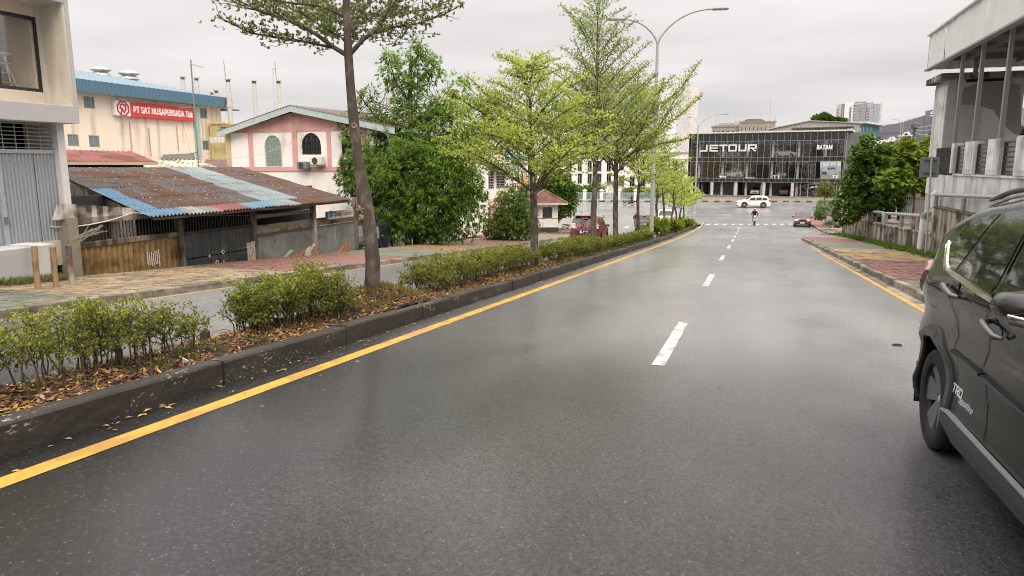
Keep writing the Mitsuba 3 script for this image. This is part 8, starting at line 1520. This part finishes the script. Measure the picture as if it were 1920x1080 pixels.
def rider(label, fr, jacket, trousers, helmet, skin=(.30, .18, .12)):
    k = thing('person', label, 'person')
    Jt = {'pel': ((.10, 0, .90), .15), 'wai': ((.12, 0, 1.08), .145), 'che': ((.20, 0, 1.28), .165), 'nck': ((.24, 0, 1.46), .065)}
    L = [('pel', 'wai'), ('wai', 'che'), ('che', 'nck')]
    for s, n in ((1, 'l'), (-1, 'r')): Jt.update({n+'sh': ((.22, s*.19, 1.39), .075), n+'el': ((.42, s*.27, 1.14), .052), n+'wr': ((.76, s*.29, 1.03), .038)}); L += [('che', n+'sh'), ('nck', n+'sh'), (n+'sh', n+'el'), (n+'el', n+'wr')]
    part(k, 'jacket', MB(fr).tm(bones(Jt, L), jacket), 'matte', True)
    Jl = {'pel': ((.10, 0, .88), .155)}; L = []
    for s, n in ((1, 'l'), (-1, 'r')): Jl.update({n+'hp': ((.12, s*.10, .87), .105), n+'kn': ((.58, s*.17, .78), .072), n+'an': ((.52, s*.17, .40), .05)}); L += [('pel', n+'hp'), (n+'hp', n+'kn'), (n+'kn', n+'an')]
    part(k, 'trousers', MB(fr).tm(bones(Jl, L), trousers), 'matte', True)
    for s in (1, -1):
        m = MB(fr); m.man(HULL.batch_hull([HULL.sphere(.042, 10).translate([.50, s*.17, .36]), HULL.sphere(.036, 10).translate([.68, s*.18, .335]), HULL.sphere(.045, 10).translate([.58, s*.175, .35])]), (.04, .035, .03)); part(k, 'shoe', m, 'satin', 40)
        hj = {'w': ((.76, s*.29, 1.03), .034), 'p': ((.84, s*.295, 1.03), .036)}; ln = [('w', 'p')]
        for i in range(4): hj[f'a{i}'] = ((.875, s*(.265+.02*i), 1.045), .011); hj[f'b{i}'] = ((.905, s*(.265+.02*i), 1.015-.003*i), .0095); hj[f'c{i}'] = ((.875+.004*i, s*(.265+.02*i), .985), .0085); ln += [('p', f'a{i}'), (f'a{i}', f'b{i}'), (f'b{i}', f'c{i}')]
        hj['t0'] = ((.83, s*.255, 1.02), .013); hj['t1'] = ((.87, s*.245, .99), .010); ln += [('p', 't0'), ('t0', 't1')]
        part(k, 'hand', MB(fr).tm(bones(hj, ln, .012, 3), skin), 'matte', True)
    hd_ = MB(fr); f_ = HULL.batch_hull([HULL.sphere(.085, 20).translate([.29, 0, 1.58]), HULL.sphere(.055, 16).translate([.325, 0, 1.52]), HULL.sphere(.07, 16).translate([.25, 0, 1.62])])+HULL.batch_hull([HULL.sphere(.014, 8).translate([.372, 0, 1.575]), HULL.sphere(.02, 8).translate([.355, 0, 1.545])])+HULL.batch_hull([HULL.sphere(.058, 12).translate([.25, 0, 1.44]), HULL.sphere(.055, 12).translate([.27, 0, 1.52])]); hd_.man(f_, skin)
    for s in (-1, 1): hd_.lathe([(0, -.012), (.012, 0), (0, .012)], 8, at=(.362, s*.032, 1.595), col=(.02, .015, .012))
    hd_.box(.372, .380, -.022, .022, 1.522, 1.528, (.18, .07, .06)); part(k, 'head', hd_, 'matte', 40)
    hm = HULL.sphere(.145, 28).translate([.262, 0, 1.63])-HULL.cube([.3, .19, .15]).translate([.33, -.095, 1.50])-HULL.cube([.6, .6, .2]).translate([0, -.3, 1.30]); part(k, 'helmet', MB(fr).man(hm, helmet), 'gloss', 40); return k
p = gpt(1414, 423); f = fr_car(p[0]-.02, p[1]+1.25, float(zr(p[1])), .05, -1, .02); motorbike('white fronted scooter ridden towards the camera down the lane line', f, (.5, .5, .5)); rider('rider in a black jacket and pink helmet on the oncoming scooter', f, (.018, .016, .018), (.03, .03, .035), (.55, .20, .22))
p = gpt(1191, 432, lambda x, y: zl(x, y)); f = fr_car(p[0], p[1]+.3, float(zl(p[0], p[1])), -.05, 1, -SL*.8); motorbike('motorcycle seen from behind beside the grey hatchback', f, (.05, .05, .055)); rider('rider in a black jacket and red helmet seen from behind', f, (.016, .016, .02), (.03, .032, .04), (.42, .07, .06))
p = gpt(1198, 434, lambda x, y: zl(x, y)); f = fr_car(p[0]+.1, p[1]+6.5, float(zl(p[0], p[1]+6)), -.05, 1, -SL*.5)
a, b = gpt(1173, 386), gpt(1186, 386); f = fr_car(b[0], b[1], ZF, -1, -.12); motorbike('dark motorcycle crossing the junction leftwards', f, (.03, .03, .035), False); rider('rider in dark clothes on the motorcycle crossing the junction', f, (.022, .024, .03), (.03, .03, .04), (.05, .05, .06))
for i, (px, py, col, lab) in enumerate(((824, 462, (.5, .5, .5), 'silver and red scooter parked by the mango tree, the left one'), (850, 458, (.05, .05, .055), 'black scooter parked by the mango tree, the right one'))):
    q = P(px, py, 44+i); f = fr_car(q[0]-.7, q[1], float(lot_z(q[1]))+.05, .95, .35); motorbike(lab, f, col); m = MB(f)
    if i == 0: m.man(HULL.hull_points(np.array([(-.42, .08, .70), (-.42, -.08, .70), (-.2, .13, .68), (-.2, -.13, .68), (-.3, .1, .78), (-.3, -.1, .78)], float)), (.5, .03, .05)); part('motorcycle_003', 'red_cover', m, 'gloss', 30)
q = P(1062, 428, 64); motorbike('silver scooter parked behind the red compact car near the booth', fr_car(q[0], q[1], float(lot_z(q[1]))+.1, -.9, .4), (.45, .45, .47))
